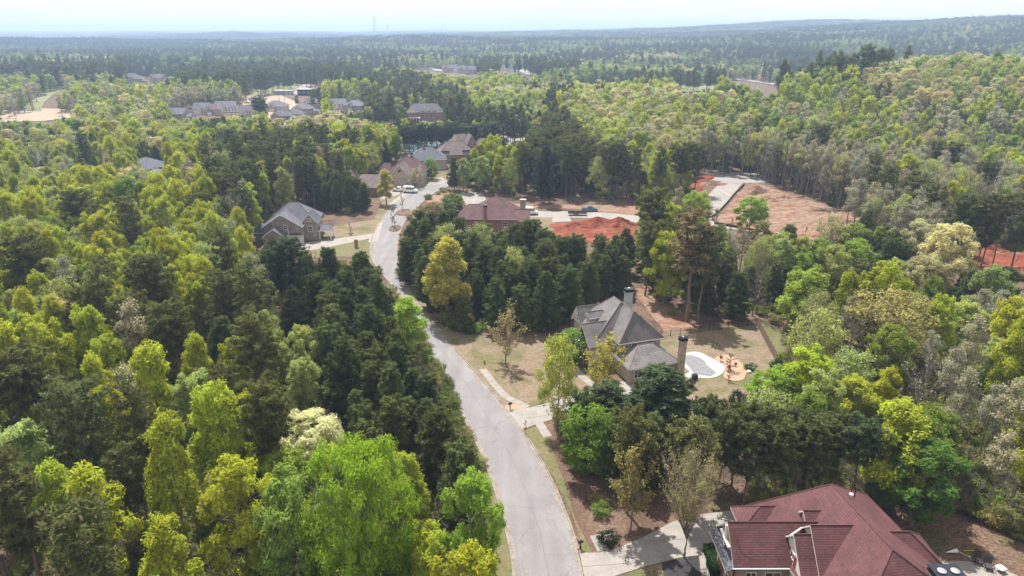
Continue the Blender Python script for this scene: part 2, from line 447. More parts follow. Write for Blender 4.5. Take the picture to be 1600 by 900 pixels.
def sheet(name, pts, mat, off, wob=0.0, cell=None, far=False, kind='structure'):
    """a ground sheet from photograph outlines; far sheets follow the terrain"""
    w = [(hit(*p)[:2] if far else G(*p)) for p in pts]
    if wob: w = wobble(w, wob, step=max(2.0, wob * 2.5))
    bm = bmesh.new()
    f = bm.faces.new([bm.verts.new((x, y, 0)) for x, y in w])
    bmesh.ops.triangulate(bm, faces=[f])
    if far:
        xs = [p[0] for p in w]; ys = [p[1] for p in w]
        st = max(8, (max(xs) - min(xs)) / 40)
        x = min(xs) + st
        while x < max(xs):
            bmesh.ops.bisect_plane(bm, geom=bm.verts[:] + bm.edges[:] + bm.faces[:], plane_co=(x, 0, 0), plane_no=(1, 0, 0)); x += st
        y = min(ys) + st
        while y < max(ys):
            bmesh.ops.bisect_plane(bm, geom=bm.verts[:] + bm.edges[:] + bm.faces[:], plane_co=(0, y, 0), plane_no=(0, 1, 0)); y += st
    for v in bm.verts:
        v.co.z = (height(v.co.x, v.co.y) if far else 0) + off
    bmesh.ops.recalc_face_normals(bm, faces=bm.faces)
    for fc in bm.faces:
        if fc.normal.z < 0: fc.normal_flip()
    me = bpy.data.meshes.new(name); bm.to_mesh(me); bm.free(); me.materials.append(MATS[mat])
    o = bpy.data.objects.new(name, me); COL.objects.link(o)
    return tag(o, kind=kind)

def relief(name, pts, mat, amp, seed, step=.9, off=.03):
    """graded soil with ruts, scrapes and clods: a fine grid inside the outline, sinking to the ground at its edge"""
    w = wobble([G(*p) for p in pts], .7, 3.0)
    xs = [p[0] for p in w]; ys = [p[1] for p in w]; R = random.Random(seed); ph = [R.uniform(0, 6.28) for _ in range(8)]
    nx, ny = int((max(xs) - min(xs)) / step) + 2, int((max(ys) - min(ys)) / step) + 2
    ins = [[in_poly(min(xs) + i * step, min(ys) + j * step, w) for i in range(nx)] for j in range(ny)]
    vs = []; fs = []; id_ = {}
    for j in range(ny):
        for i in range(nx):
            if not ins[j][i]: continue
            x, y = min(xs) + i * step, min(ys) + j * step
            edge = all(0 <= j + b_ < ny and 0 <= i + a_ < nx and ins[j + b_][i + a_] for a_ in (-1, 0, 1) for b_ in (-1, 0, 1))
            u = x * .8 + y * .6; v = -x * .6 + y * .8
            z = .5 + .5 * math.sin(v * .55 + 1.6 * math.sin(u * .09 + ph[0]) + ph[1]); z = z ** 3 * .6
            z += .35 * (math.sin(x * .31 + ph[2]) * math.sin(y * .27 + ph[3]) + 1) / 2 + .25 * max(0, math.sin(v * 1.9 + ph[4] + 2 * math.sin(u * .13))) + R.uniform(0, .22)
            id_[(i, j)] = len(vs); vs.append((x + R.uniform(-.2, .2), y + R.uniform(-.2, .2), (off + amp * z) if edge else -.02))
    for (i, j), k in id_.items():
        q = [(i + 1, j), (i + 1, j + 1), (i, j + 1)]
        if all(p in id_ for p in q): fs.append((k, id_[q[0]], id_[q[1]], id_[q[2]]))
    m = MB(); m.v = vs; m.f = fs; m.m = [0] * len(fs); return tag(m.build(name, mat, fix=False), kind='structure')

def spline(pts, step=2.0):
    out = []
    P = [pts[0]] + list(pts) + [pts[-1]]
    for i in range(1, len(P) - 2):
        p0, p1, p2, p3 = P[i - 1], P[i], P[i + 1], P[i + 2]
        k = max(2, int(math.hypot(p2[0] - p1[0], p2[1] - p1[1]) / step))
        for j in range(k):
            t = j / k
            out.append(tuple(0.5 * ((2 * p1[c]) + (-p0[c] + p2[c]) * t + (2 * p0[c] - 5 * p1[c] + 4 * p2[c] - p3[c]) * t * t + (-p0[c] + 3 * p1[c] - 3 * p2[c] + p3[c]) * t ** 3) for c in (0, 1)))
    out.append(tuple(pts[-1]))
    return out

def relax(pts, n=6):
    pts = [list(p) for p in pts]
    for _ in range(n):
        q = [p[:] for p in pts]
        for i in range(1, len(pts) - 1):
            for c in (0, 1): q[i][c] = .25 * pts[i - 1][c] + .5 * pts[i][c] + .25 * pts[i + 1][c]
        pts = q
    return [tuple(p) for p in pts]

def offset(pts, d):
    out = []
    for i, p in enumerate(pts):
        a = pts[max(0, i - 1)]; b = pts[min(len(pts) - 1, i + 1)]
        L = math.hypot(b[0] - a[0], b[1] - a[1]) or 1
        out.append((p[0] - (b[1] - a[1]) / L * d, p[1] + (b[0] - a[0]) / L * d))
    return out

def ribbon(name, A, B, z, mat, kind='structure', zf=None):
    n = min(len(A), len(B))
    m = MB()
    hz = (lambda x, y: height(x, y)) if zf else (lambda x, y: 0)
    m.add([(x, y, hz(x, y) + z) for x, y in A[:n]] + [(x, y, hz(x, y) + z) for x, y in B[:n]], [(i, i + 1, n + i + 1, n + i) for i in range(n - 1)])
    o = m.build(name, mat)
    return tag(o, kind=kind)

def resample(pts, n):
    d = [0]
    for a, b in zip(pts, pts[1:]): d.append(d[-1] + math.hypot(b[0] - a[0], b[1] - a[1]))
    out = []
    for k in range(n):
        t = d[-1] * k / (n - 1)
        i = max(0, min(len(d) - 2, int(np.searchsorted(d, t)) - 1))
        s = (t - d[i]) / max(1e-6, d[i + 1] - d[i])
        out.append((pts[i][0] + (pts[i + 1][0] - pts[i][0]) * s, pts[i][1] + (pts[i + 1][1] - pts[i][1]) * s))
    return out

ROAD_L = [(805, 900), (800, 870), (789, 818), (775, 768), (759, 720), (738, 678), (718, 642), (698, 600), (673, 553), (649, 508), (629, 472), (609, 440), (593, 425), (581, 405), (578, 388), (583, 368), (595, 345), (611, 324), (636, 305), (662, 292)]
ROAD_R = [(912, 900), (905, 862), (885, 802), (861, 747), (838, 705), (815, 670), (785, 633), (758, 600), (735, 574), (712, 546), (690, 520), (665, 490), (645, 462), (629, 435), (622, 415), (620, 395), (622, 375), (630, 350), (646, 330), (668, 309), (690, 296)]
wl_ = [G(*p) for p in ROAD_L]; wr_ = [G(*p) for p in ROAD_R]
wl_ = [(wl_[0][0] + .5, 8.0), (wl_[0][0] + .3, 30.0)] + wl_
wr_ = [(wr_[0][0] + .7, 8.0), (wr_[0][0] + .5, 30.0)] + wr_
# beyond the visible bend the street carries on north-east
wl_ += [G(700, 280), G(740, 268)]; wr_ += [G(722, 284), G(752, 273)]
N = 150
EL = resample(relax(spline(wl_), 8), N); ER = resample(relax(spline(wr_), 8), N)
ribbon('road', EL, ER, 0.012, 'asphalt')
for nm, E, sgn in (('left', EL, -1), ('right', ER, 1)):
    ribbon('gutter', offset(E, 0.0), offset(E, 0.55 * sgn), 0.02, 'gutter')
    # the kerb: a real step, 0.13 m high, in 3 m cast lengths
    A = E; B = offset(E, -0.2 * sgn)
    m = MB()
    for i in range(N - 1):
        p = [A[i], A[i + 1], B[i + 1], B[i]]
        px_, py_, _ = proj(p[0][0], p[0][1], 0)
        if sgn == 1 and (636 < py_ < 671 or py_ > 862): continue     # dropped at the drives
        m.prism(p, 0.0, 0.13)
    o = m.build('kerb', 'gutter'); tag(o, kind='structure')
# sealed centre joint
mid = [((a[0] * .5 + b[0] * .5) + rng.uniform(-.05, .05), (a[1] * .5 + b[1] * .5)) for a, b in zip(EL, ER)]
mid = mid[:75]
ribbon('road_joint', offset(mid, .035), offset(mid, -.035), 0.017, 'tar')

# street behind the pines, with the turning circle
st = resample(spline([G(*p) for p in [(735, 300), (758, 326), (830, 334), (900, 335), (960, 338), (1015, 345), (1060, 350), (1098, 335), (1125, 305), (1148, 280)]]), 60)
ribbon('street', offset(st, 4.3), offset(st, -4.3), 0.010, 'asphalt_pale')
cx, cy = G(1155, 277)
m = MB(); m.prism([(cx + 15 * math.cos(t / 20 * 2 * math.pi), cy + 12 * math.sin(t / 20 * 2 * math.pi)) for t in range(20)], -.1, 0.016)
tag(m.build('turning_circle', 'asphalt_pale'), kind='structure')

def slabs(name, parent_name, A, B, z, mat, gap=0.015, thick=.08):
    """cast concrete slabs between two edges; every slab its own piece, joints recessed"""
    base = MB(); n = len(A)
    base.add([(x, y, z - .03) for x, y in A] + [(x, y, z - .03) for x, y in B], [(i, i + 1, n + i + 1, n + i) for i in range(n - 1)])
    root = base.build(parent_name, mat); tag(root, kind='structure')
    for i in range(n - 1):
        q = [Vector(A[i]), Vector(A[i + 1]), Vector(B[i + 1]), Vector(B[i])]
        c = sum(q, Vector((0, 0))) / 4
        q = [c + (p - c) * (1 - gap * 2 / max(.5, (p - c).length)) for p in q]
        m = MB(); m.prism([(p.x, p.y) for p in q], z - thick, z + rng.uniform(0, .006)); m.build('slab', mat, root)
    return root

def walk(parent_name, pts, w, ln=1.5, z=.05):
    c = relax(spline([G(*p) for p in pts], 1.0), 3)
    L = sum(math.hypot(b[0] - a[0], b[1] - a[1]) for a, b in zip(c, c[1:]))
    c = resample(c, max(3, int(L / ln)))
    return slabs('slab', parent_name, offset(c, w / 2), offset(c, -w / 2), z, 'concrete')

# lawns and bare ground, lowest first
sheet('pine_straw_bed', [(815, 675), (850, 664), (900, 655), (1010, 640), (1060, 700), (1150, 760), (1100, 800), (1050, 815), (1005, 840), (958, 859), (930, 863), (912, 862), (893, 800), (865, 745), (838, 703)], 'pine_straw', .010, .3)
sheet('pine_straw_bed', [(650, 450), (700, 470), (800, 500), (905, 500), (905, 525), (860, 530), (800, 522), (745, 535), (700, 525), (672, 490)], 'pine_straw', .011, .5)
sheet('verge', [(805, 905), (800, 870), (789, 818), (775, 768), (759, 720), (738, 678), (718, 642), (698, 600), (673, 553), (649, 508), (629, 472), (609, 440), (600, 445), (630, 500), (670, 590), (690, 640), (712, 690), (722, 725), (732, 770), (742, 830), (755, 905)], 'lawn_green', .007, .2)
sheet('lawn', [(634, 440), (645, 462), (665, 490), (690, 520), (712, 546), (735, 574), (758, 600), (788, 637), (800, 640), (828, 636), (868, 626), (900, 614), (925, 600), (915, 560), (905, 520), (860, 522), (820, 516), (760, 526), (705, 517), (672, 478), (648, 448)], 'lawn_dry', .014, .12)
sheet('verge', [(817, 672), (847, 663), (858, 690), (872, 728), (886, 770), (900, 815), (912, 840), (925, 862), (910, 862), (893, 800), (865, 745), (838, 703)], 'lawn_green', .016, .15)
sheet('lawn', [(1035, 520), (1110, 512), (1183, 506), (1200, 535), (1217, 572), (1226, 600), (1195, 628), (1120, 645), (1062, 650), (1030, 640), (1020, 600)], 'lawn_dry', .015, .15)
sheet('lawn', [(1187, 505), (1200, 503), (1238, 532), (1262, 560), (1250, 590), (1226, 598)], 'lawn_green', .015, .3)
sheet('dirt_track', [(988, 452), (1012, 446), (1045, 470), (1080, 500), (1085, 516), (1040, 521), (1022, 495), (1000, 470)], 'clay_tan', .012, .3)
sheet('lawn', [(955, 903), (1010, 886), (1034, 880), (1040, 905), (1050, 925), (950, 925)], 'lawn_dry', .014)
sheet('lawn', [(504, 356), (560, 347), (597, 341), (592, 362), (584, 367), (540, 373), (500, 381)], 'lawn_dry', .014, .2)
sheet('lawn', [(482, 393), (545, 376), (583, 374), (581, 405), (590, 425), (560, 402), (520, 400), (480, 402)], 'lawn_green', .013, .2)
sheet('lawn', [(584, 342), (597, 318), (590, 300), (640, 292), (662, 291), (636, 305), (611, 324), (596, 346)], 'lawn_dry', .013, .3)
sheet('dirt_patch', [(668, 311), (690, 298), (705, 300), (712, 320), (690, 338), (668, 336)], 'clay_tan', .012, .4)
sheet('lawn', [(650, 283), (700, 268), (705, 284), (668, 291)], 'lawn_dry', .016, .3)
sheet('lawn', [(815, 338), (862, 340), (872, 360), (820, 362)], 'lawn_dry', .012, .3)
sheet('roadside_dirt', [(780, 318), (1000, 322), (1060, 338), (1050, 343), (1000, 336), (900, 326), (780, 326)], 'clay_tan', .012, .5)
relief('clay_ground', [(855, 349), (895, 347), (915, 342), (965, 345), (1000, 350), (1000, 380), (940, 384), (865, 372)], 'clay_red', .5, 1)
sheet('pale_slab', [(864, 340), (890, 340), (893, 346), (862, 347)], 'concrete', .035, .1)
relief('clay_clearing', [(1124, 335), (1137, 318), (1163, 290), (1190, 286), (1215, 297), (1250, 307), (1290, 321), (1340, 337), (1400, 361), (1360, 390), (1240, 378), (1180, 365), (1115, 348)], 'clay_tan', .8, 2)
relief('clay_clearing', [(1075, 288), (1098, 272), (1124, 274), (1112, 284), (1096, 302), (1086, 305)], 'clay_red', .8, 3)
relief('clay_ground', [(1470, 392), (1495, 380), (1530, 378), (1600, 390), (1720, 411), (1720, 445), (1600, 424), (1530, 420), (1490, 418)], 'clay_red', .8, 4)
sheet('drainage_strip', [(1110, 345), (1140, 349), (1200, 357), (1240, 366), (1238, 371), (1195, 364), (1135, 357), (1108, 352)], 'concrete', .024, .3)

# mid-distance clearings follow the terrain
sheet('clearing', [(0, 173), (30, 170), (120, 172), (118, 184), (70, 190), (0, 192), (-120, 190), (-120, 174)], 'far_soil', .35, far=True)
sheet('power_line_clearing', [(28, 173), (50, 156), (62, 142), (104, 132), (106, 138), (84, 148), (70, 160), (64, 175)], 'field', .4, far=True)
sheet('far_lane', [(165, 206), (200, 203), (236, 205), (236, 211), (200, 210), (165, 212)], 'asphalt_pale', .3, far=True)
sheet('clearing', [(350, 150), (370, 140), (420, 132), (480, 128), (482, 140), (440, 147), (400, 152)], 'field', .4, far=True)
sheet('clearing', [(362, 152), (400, 150), (440, 150), (500, 178), (420, 186), (400, 178), (380, 165)], 'far_soil', .3, far=True)
sheet('far_street', [(452, 147), (470, 135), (487, 127), (505, 126), (500, 129), (486, 134), (474, 145), (470, 150)], 'asphalt_pale', .5, far=True)
sheet('far_lane', [(580, 192), (600, 187), (640, 185), (700, 182), (735, 183), (735, 190), (700, 192), (620, 193), (590, 197)], 'asphalt_pale', .3, far=True)
sheet('clearing', [(625, 232), (700, 218), (740, 212), (745, 226), (690, 236), (640, 244), (620, 250)], 'lawn_dry', .2, far=True)
sheet('far_street', [(778, 208), (800, 200), (815, 205), (822, 216), (815, 226), (800, 232), (785, 222)], 'asphalt_pale', .3, far=True)
sheet('far_street', [(802, 107), (815, 107), (832, 112), (832, 119), (822, 118), (806, 111)], 'asphalt_pale', .8, far=True)
sheet('field', [(1050, 134), (1080, 130), (1122, 129), (1140, 134), (1122, 142), (1075, 145), (1050, 143)], 'field', .6, far=True)
sheet('far_street', [(1128, 125), (1160, 124), (1215, 132), (1215, 134), (1160, 126), (1128, 126.5)], 'asphalt_pale', .7, far=True)
sheet('far_street', [(660, 101), (668, 104), (682, 109), (700, 111), (699, 113), (680, 112), (664, 105)], 'asphalt_pale', .9, far=True)
pw = [hit(*p) for p in [(618, 236), (626, 226), (650, 216), (690, 212), (722, 214), (712, 226), (672, 234), (640, 240)]]
pz = max(p[2] for p in pw) + .25
m = MB(); m.prism(relax(spline([p[:2] for p in pw] + [pw[0][:2]], 3), 2)[:-1], pz - 1.0, pz); tag(m.build('pond', 'water'), kind='structure')

# drives and walks
def cast_drive(name, pts, mat, z, cell, ang=0.0, kind='structure', base_mat=None):
    """a concrete area cut by control joints into slabs, each slab its own piece"""
    w = [G(*p) for p in pts]
    bm = bmesh.new(); f = bm.faces.new([bm.verts.new((x, y, 0)) for x, y in w]); bmesh.ops.triangulate(bm, faces=[f])
    me = bpy.data.meshes.new(name); 
    for v in bm.verts: v.co.z = z - .03
    for fc in bm.faces:
        fc.normal_update()
        if fc.normal.z < 0: fc.normal_flip()
    bm.to_mesh(me); bm.free(); me.materials.append(MATS[base_mat or mat])
    root = bpy.data.objects.new(name, me); COL.objects.link(root); tag(root, kind=kind)
    ca, sa = math.cos(ang), math.sin(ang)
    R = [(x * ca + y * sa, -x * sa + y * ca) for x, y in w]
    xs = [p[0] for p in R]; ys = [p[1] for p in R]
    def clip(poly, ax, val, keep):
        out = []
        for i in range(len(poly)):
            a, b = poly[i], poly[(i + 1) % len(poly)]
            ia, ib = (a[ax] - val) * keep >= 0, (b[ax] - val) * keep >= 0
            if ia: out.append(a)
            if ia != ib:
                t = (val - a[ax]) / (b[ax] - a[ax]); out.append((a[0] + (b[0] - a[0]) * t, a[1] + (b[1] - a[1]) * t))
        return out
    g = .02
    y = min(ys)
    while y < max(ys):
        x = min(xs)
        while x < max(xs):
            p = clip(clip(clip(clip(R, 0, x + g, 1), 0, x + cell - g, -1), 1, y + g, 1), 1, y + cell - g, -1)
            ar = abs(sum(p[i][0] * p[(i + 1) % len(p)][1] - p[(i + 1) % len(p)][0] * p[i][1] for i in range(len(p)))) / 2 if len(p) > 2 else 0
            if ar > .3:
                q = [(a * ca - b * sa, a * sa + b * ca) for a, b in p]
                bm = bmesh.new(); f = bm.faces.new([bm.verts.new((a, b, z + rng.uniform(0, .005))) for a, b in q])
                r = bmesh.ops.extrude_face_region(bm, geom=[f])
                for v in [v for v in r['geom'] if isinstance(v, bmesh.types.BMVert)]: v.co.z -= .028
                bmesh.ops.triangulate(bm, faces=bm.faces[:]); bmesh.ops.recalc_face_normals(bm, faces=bm.faces)
                me = bpy.data.meshes.new('slab'); bm.to_mesh(me); bm.free(); me.materials.append(MATS[mat])
                o = bpy.data.objects.new('slab', me); COL.objects.link(o); o.parent = root
            x += cell
        y += cell
    return root

cast_drive('driveway', [(789, 637), (800, 641), (828, 637), (868, 627), (900, 615), (935, 606), (962, 596), (1005, 598), (985, 618), (940, 630), (895, 645), (862, 656), (836, 664), (815, 672)], 'concrete', .06, 3.2, .25)
cast_drive('driveway', [(905, 861), (918, 864), (935, 864), (958, 859), (1005, 840), (1048, 817), (1075, 806), (1146, 798), (1165, 812), (1150, 830), (1140, 850), (1122, 862), (1108, 868), (1110, 905), (1097, 905), (1092, 868), (1060, 872), (1010, 885), (955, 902), (913, 902)], 'concrete', .06, 3.4, .1)
cast_drive('driveway', [(455, 381), (482, 379), (540, 371), (584, 365), (590, 350), (599, 345), (596, 358), (590, 378), (575, 379), (577, 373), (530, 383), (482, 392), (458, 394)], 'concrete', .05, 4.0, .2)
sheet('driveway', [(590, 309), (612, 296), (640, 288), (690, 277), (702, 285), (668, 291), (641, 304), (612, 323), (606, 320), (628, 303), (600, 311)], 'concrete', .04)
sheet('driveway', [(470, 452), (482, 440), (492, 442), (492, 450), (475, 462), (464, 480), (458, 480), (462, 462)], 'concrete_white', .03)
walk('sidewalk', [(754, 577), (765, 591), (778, 607), (790, 620), (800, 626), (812, 629), (824, 637)], 1.4)
walk('sidewalk', [(842, 661), (848, 670), (856, 683)], 1.5)
walk('sidewalk', [(930, 836), (936, 848), (943, 861)], 1.5)
walk('front_walk', [(896, 566), (900, 578), (912, 592), (928, 602), (940, 610)], 1.5)
sheet('mulch_bed', [(788, 640), (791, 632), (808, 631), (819, 640)], 'mulch_orange', .05)
sheet('mulch_bed', [(1034, 879), (1090, 869), (1096, 905), (1096, 925), (1044, 925), (1037, 895)], 'mulch_black', .05, .05)
for (a, b, r) in ((617, 357, 2.0), (631, 332, 2.6), (790, 571, .9), (548, 365, .9)):
    c = G(a, b); q = 1.9 if b < 360 and a > 600 else 1
    m = MB(); m.prism([(c[0] + r * math.cos(t * .5236), c[1] + r * q * math.sin(t * .5236)) for t in range(12)], 0, .14)
    tag(m.build('mulch_ring', 'pine_straw'), kind='structure')
# ------------------------------------------------------------------ houses
def roof(parent, x0, x1, y0, y1, ze, zr, R0, R1, axis, mat, gable=(False, False), gmat=None, th=.22, name='roof', inset=.5, wallmat=None, z0=0.0, trim='trim_white', walls=True):
    """one roof with its walls: eaves rectangle, ridge R0-R1; a gable end has an upright wall in place of a hip"""
    A, B, C, D = (x0, y0, ze), (x1, y0, ze), (x1, y1, ze), (x0, y1, ze)
    r0, r1 = (R0[0], R0[1], zr), (R1[0], R1[1], zr)
    if axis == 'x':
        faces = [(A, B, r1, r0), (B, C, r1), (C, D, r0, r1), (D, A, r0)]
        g = {3: gable[0], 1: gable[1]}
    else:
        faces = [(A, B, r0), (B, C, r1, r0), (C, D, r1), (D, A, r0, r1)]
        g = {0: gable[0], 2: gable[1]}
    m = MB()
    for k, f in enumerate(faces):
        if g.get(k):
            # barge boards along the gable
            a, b, c = f
            lo = lambda p: (p[0], p[1], p[2] - th)
            nn = (0, 0)
            m.add([a, c, lo(c), lo(a)], [(0, 1, 2, 3)], 1); m.add([c, b, lo(b), lo(c)], [(0, 1, 2, 3)], 1)
            continue
        m.add(list(f), [tuple(range(len(f)))], 0)
        m.add([(p[0], p[1], p[2] - th) for p in f], [tuple(range(len(f)))[::-1]], 1)
        a, b = f[0], f[1]
        m.add([a, b, (b[0], b[1], b[2] - th), (a[0], a[1], a[2] - th)], [(0, 1, 2, 3)], 1)
    # ridge and hip caps
    caps = [(r0, r1)]
    if not g.get(3) and not g.get(0) : pass
    for P, r in ((A, r0), (D, r0 if axis == 'x' else r1), (B, r1 if axis == 'x' else r0), (C, r1)):
        end = (0 if r is r0 else 1)
        if not gable[end]: caps.append((P, r))
    for p, q in caps:
        if (Vector(p) - Vector(q)).length > .3:
            m.tube((p[0], p[1], p[2] + .0), (q[0], q[1], q[2] + .0), .085, n=5, mi=0)
    o = m.build(name, [mat, trim], parent, fix=False)
    if not walls: return o
    w = MB(); i = inset
    X0, X1, Y0, Y1 = x0 + i, x1 - i, y0 + i, y1 - i
    # ring walls
    w.box(X0, X1, Y0, Y1, z0, ze - .02)
    for k, end in enumerate(gable):
        if not end: continue
        if axis == 'x':
            xx = X0 if k == 0 else X1; s = 1 if k == 0 else -1
            ym = R0[1]; k2 = (zr - ze)
            zz = lambda y: ze + k2 * ((y - y0) / (ym - y0) if y < ym else (y1 - y) / (y1 - ym)) - th - .02
            tri = [(Y0, ze - .3), (Y1, ze - .3), (Y1, zz(Y1)), (ym, zr - th - .03), (Y0, zz(Y0))]
            w.add([(xx, a, b) for a, b in tri] + [(xx + s * .3, a, b) for a, b in tri], [(0, 1, 2, 3, 4), (9, 8, 7, 6, 5)] + [(q, (q + 1) % 5, 5 + (q + 1) % 5, 5 + q) for q in range(5)], 1)
        else:
            yy = Y0 if k == 0 else Y1; s = 1 if k == 0 else -1
            xm = R0[0]; k2 = (zr - ze)
            zz = lambda x: ze + k2 * ((x - x0) / (xm - x0) if x < xm else (x1 - x) / (x1 - xm)) - th - .02
            tri = [(X0, ze - .3), (X1, ze - .3), (X1, zz(X1)), (xm, zr - th - .03), (X0, zz(X0))]
            w.add([(a, yy, b) for a, b in tri] + [(a, yy + s * .3, b) for a, b in tri], [(0, 1, 2, 3, 4), (9, 8, 7, 6, 5)] + [(q, (q + 1) % 5, 5 + (q + 1) % 5, 5 + q) for q in range(5)], 1)
    w.build('wall', [wallmat, gmat or wallmat], parent)
    return o

def hip(parent, x0, x1, y0, y1, ze, zr, mat, wall, axis=None, gable=(False, False), gmat=None, z0=0.0, ratio=1.0, name='roof', trim='trim_white', walls=True, ridge=None, off=(0, 0)):
    axis = axis or ('x' if (x1 - x0) >= (y1 - y0) else 'y')
    xm, ym = (x0 + x1) / 2 + off[0], (y0 + y1) / 2 + off[1]
    if axis == 'x':
        h = min((y1 - y0) / 2 * ratio, (x1 - x0) / 2 - .05)
        R0 = (x0 + (0 if gable[0] else h), ym); R1 = (x1 - (0 if gable[1] else h), ym)
    else:
        h = min((x1 - x0) / 2 * ratio, (y1 - y0) / 2 - .05)
        R0 = (xm, y0 + (0 if gable[0] else h)); R1 = (xm, y1 - (0 if gable[1] else h))
    if ridge: R0, R1 = ridge
    return roof(parent, x0, x1, y0, y1, ze, zr, R0, R1, axis, mat, gable, gmat, wallmat=wall, z0=z0, name=name, trim=trim, walls=walls)

def window(parent, c, w, h, face, frame='trim_white', proud=.06, bars=1, shutters=None, name='window'):
    """a window in a wall facing -y, +y, -x or +x; c is the centre on the wall plane"""
    ax = 0 if 'y' in face else 1; s = -1 if face[0] == '-' else 1
    def put(m, a0, a1, z0, z1, d0, d1, mi=0):
        d0, d1 = sorted((d0 * s, d1 * s))
        if ax == 0: m.box(c[0] + a0, c[0] + a1, c[1] + d0, c[1] + d1, c[2] + z0, c[2] + z1, mi)
        else: m.box(c[0] + d0, c[0] + d1, c[1] + a0, c[1] + a1, c[2] + z0, c[2] + z1, mi)
    t = .09; m = MB()
    put(m, -w / 2 - t, w / 2 + t, h / 2, h / 2 + t, -.02, proud); put(m, -w / 2 - t, w / 2 + t, -h / 2 - t, -h / 2, -.02, proud + .04)
    put(m, -w / 2 - t, -w / 2, -h / 2, h / 2, -.02, proud); put(m, w / 2, w / 2 + t, -h / 2, h / 2, -.02, proud)
    put(m, -w / 2, w / 2, -.03, .03, -.01, proud - .01)
    for b in range(bars):
        x = -w / 2 + w * (b + 1) / (bars + 1); put(m, x - .03, x + .03, -h / 2, -.03, -.01, proud - .012); put(m, x - .03, x + .03, .03, h / 2, -.01, proud - .012)
    fr = m.build(name, frame, parent)
    p = MB(); put(p, -w / 2, w / 2, -h / 2, h / 2, -.015, .012); p.build('pane', 'glass', fr)
    if shutters:
        for q in (-1, 1):
            sh = MB(); a = q * (w / 2 + t + .26); put(sh, a - .24, a + .24, -h / 2 - .05, h / 2 + .05, -.02, .05); sh.build('shutter', shutters, parent)
    return fr

def garage_door(parent, c, w, h, face, mat='siding_white'):
    ax = 0 if 'y' in face else 1; s = -1 if face[0] == '-' else 1
    fr = None; m = MB()
    def put(m, a0, a1, z0, z1, d0, d1):
        d0, d1 = sorted((d0 * s, d1 * s))
        if ax == 0: m.box(c[0] + a0, c[0] + a1, c[1] + d0, c[1] + d1, z0, z1)
        else: m.box(c[0] + d0, c[0] + d1, c[1] + a0, c[1] + a1, z0, z1)
    put(m, -w / 2 - .12, -w / 2, 0, h + .12, -.02, .09); put(m, w / 2, w / 2 + .12, 0, h + .12, -.02, .09); put(m, -w / 2, w / 2, h, h + .12, -.02, .09)
    fr = m.build('garage_door', 'trim_white', parent)
    for k in range(4):
        p = MB(); put(p, -w / 2, w / 2, h * k / 4 + .02, h * (k + 1) / 4 - .02, -.01, .04); p.build('door_panel', mat, fr)
    return fr

def chimney(parent, x, y, w, d, z0, z1, mat, cap='black_metal', name='chimney', flues=1):
    m = MB(); m.box(x - w / 2, x + w / 2, y - d / 2, y + d / 2, z0, z1 - .25); m.box(x - w / 2 - .1, x + w / 2 + .1, y - d / 2 - .1, y + d / 2 + .1, z1 - .25, z1)
    ch = m.build(name, mat, parent)
    c = MB(); c.box(x - w / 2 - .12, x + w / 2 + .12, y - d / 2 - .12, y + d / 2 + .12, z1 + .005, z1 + .28)
    for k in range(6):
        q = -w / 2 + w * k / 5; c.box(x + q - .04, x + q + .04, y - d / 2, y + d / 2, z1 + .28, z1 + .5)
    c.box(x - w / 2 - .16, x + w / 2 + .16, y - d / 2 - .16, y + d / 2 + .16, z1 + .5, z1 + .6)
    c.build('chimney_cap', cap, ch)
    for k in range(flues):
        f = MB(); fx = x + (k - (flues - 1) / 2) * w * .5; f.lathe([(w * .14, z1 + .6), (w * .16, z1 + .75), (w * .05, z1 + .82)], (fx, y), 10); f.build('flue_top', 'steel', ch)
    return ch

def vent_pipe(parent, x, y, z0, z1, mat='black_metal', name='vent_pipe'):
    m = MB(); m.lathe([(.16, z0), (.07, z0 + .1), (.06, z1), (.08, z1), (.08, z1 + .06)], (x, y), 8); return m.build(name, mat, parent)

# 1 --- red-roofed house, bottom right
H1 = empty('brick_house', (37, 62, 0))
tag(H1, 'large house with dark red shingle roofs and cream gables beside the concrete drive', 'house')
S, WB = 'shingle_red', 'brick_grey'
XF[0] = Matrix.Translation((-.4, 2.0, 0)) @ Matrix.Rotation(math.radians(8), 4, 'Z')
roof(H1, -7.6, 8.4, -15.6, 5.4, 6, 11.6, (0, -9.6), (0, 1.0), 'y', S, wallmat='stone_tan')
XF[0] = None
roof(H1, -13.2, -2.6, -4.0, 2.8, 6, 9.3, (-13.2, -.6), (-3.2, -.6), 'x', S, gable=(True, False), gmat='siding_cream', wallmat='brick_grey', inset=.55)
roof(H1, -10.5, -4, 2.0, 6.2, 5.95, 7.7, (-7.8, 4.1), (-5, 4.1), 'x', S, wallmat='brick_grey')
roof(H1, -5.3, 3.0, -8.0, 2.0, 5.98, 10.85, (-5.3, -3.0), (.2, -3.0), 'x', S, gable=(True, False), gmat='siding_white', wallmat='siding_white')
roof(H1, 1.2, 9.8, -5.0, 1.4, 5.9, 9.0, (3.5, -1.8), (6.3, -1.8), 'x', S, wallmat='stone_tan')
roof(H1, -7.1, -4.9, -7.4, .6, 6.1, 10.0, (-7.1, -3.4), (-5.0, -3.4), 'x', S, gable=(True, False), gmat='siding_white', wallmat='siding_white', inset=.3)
# small dormer on the left slope
dm = roof(H1, -4.5, -1.6, -.45, 1.55, 9.05, 9.9, (-4.5, .55), (-2.2, .55), 'x', S, gable=(True, False), gmat='siding_cream', wallmat='siding_cream', inset=.25, z0=7.6, name='dormer_roof')
window(H1, (-4.26, .55, 8.7), .55, .7, '-x')
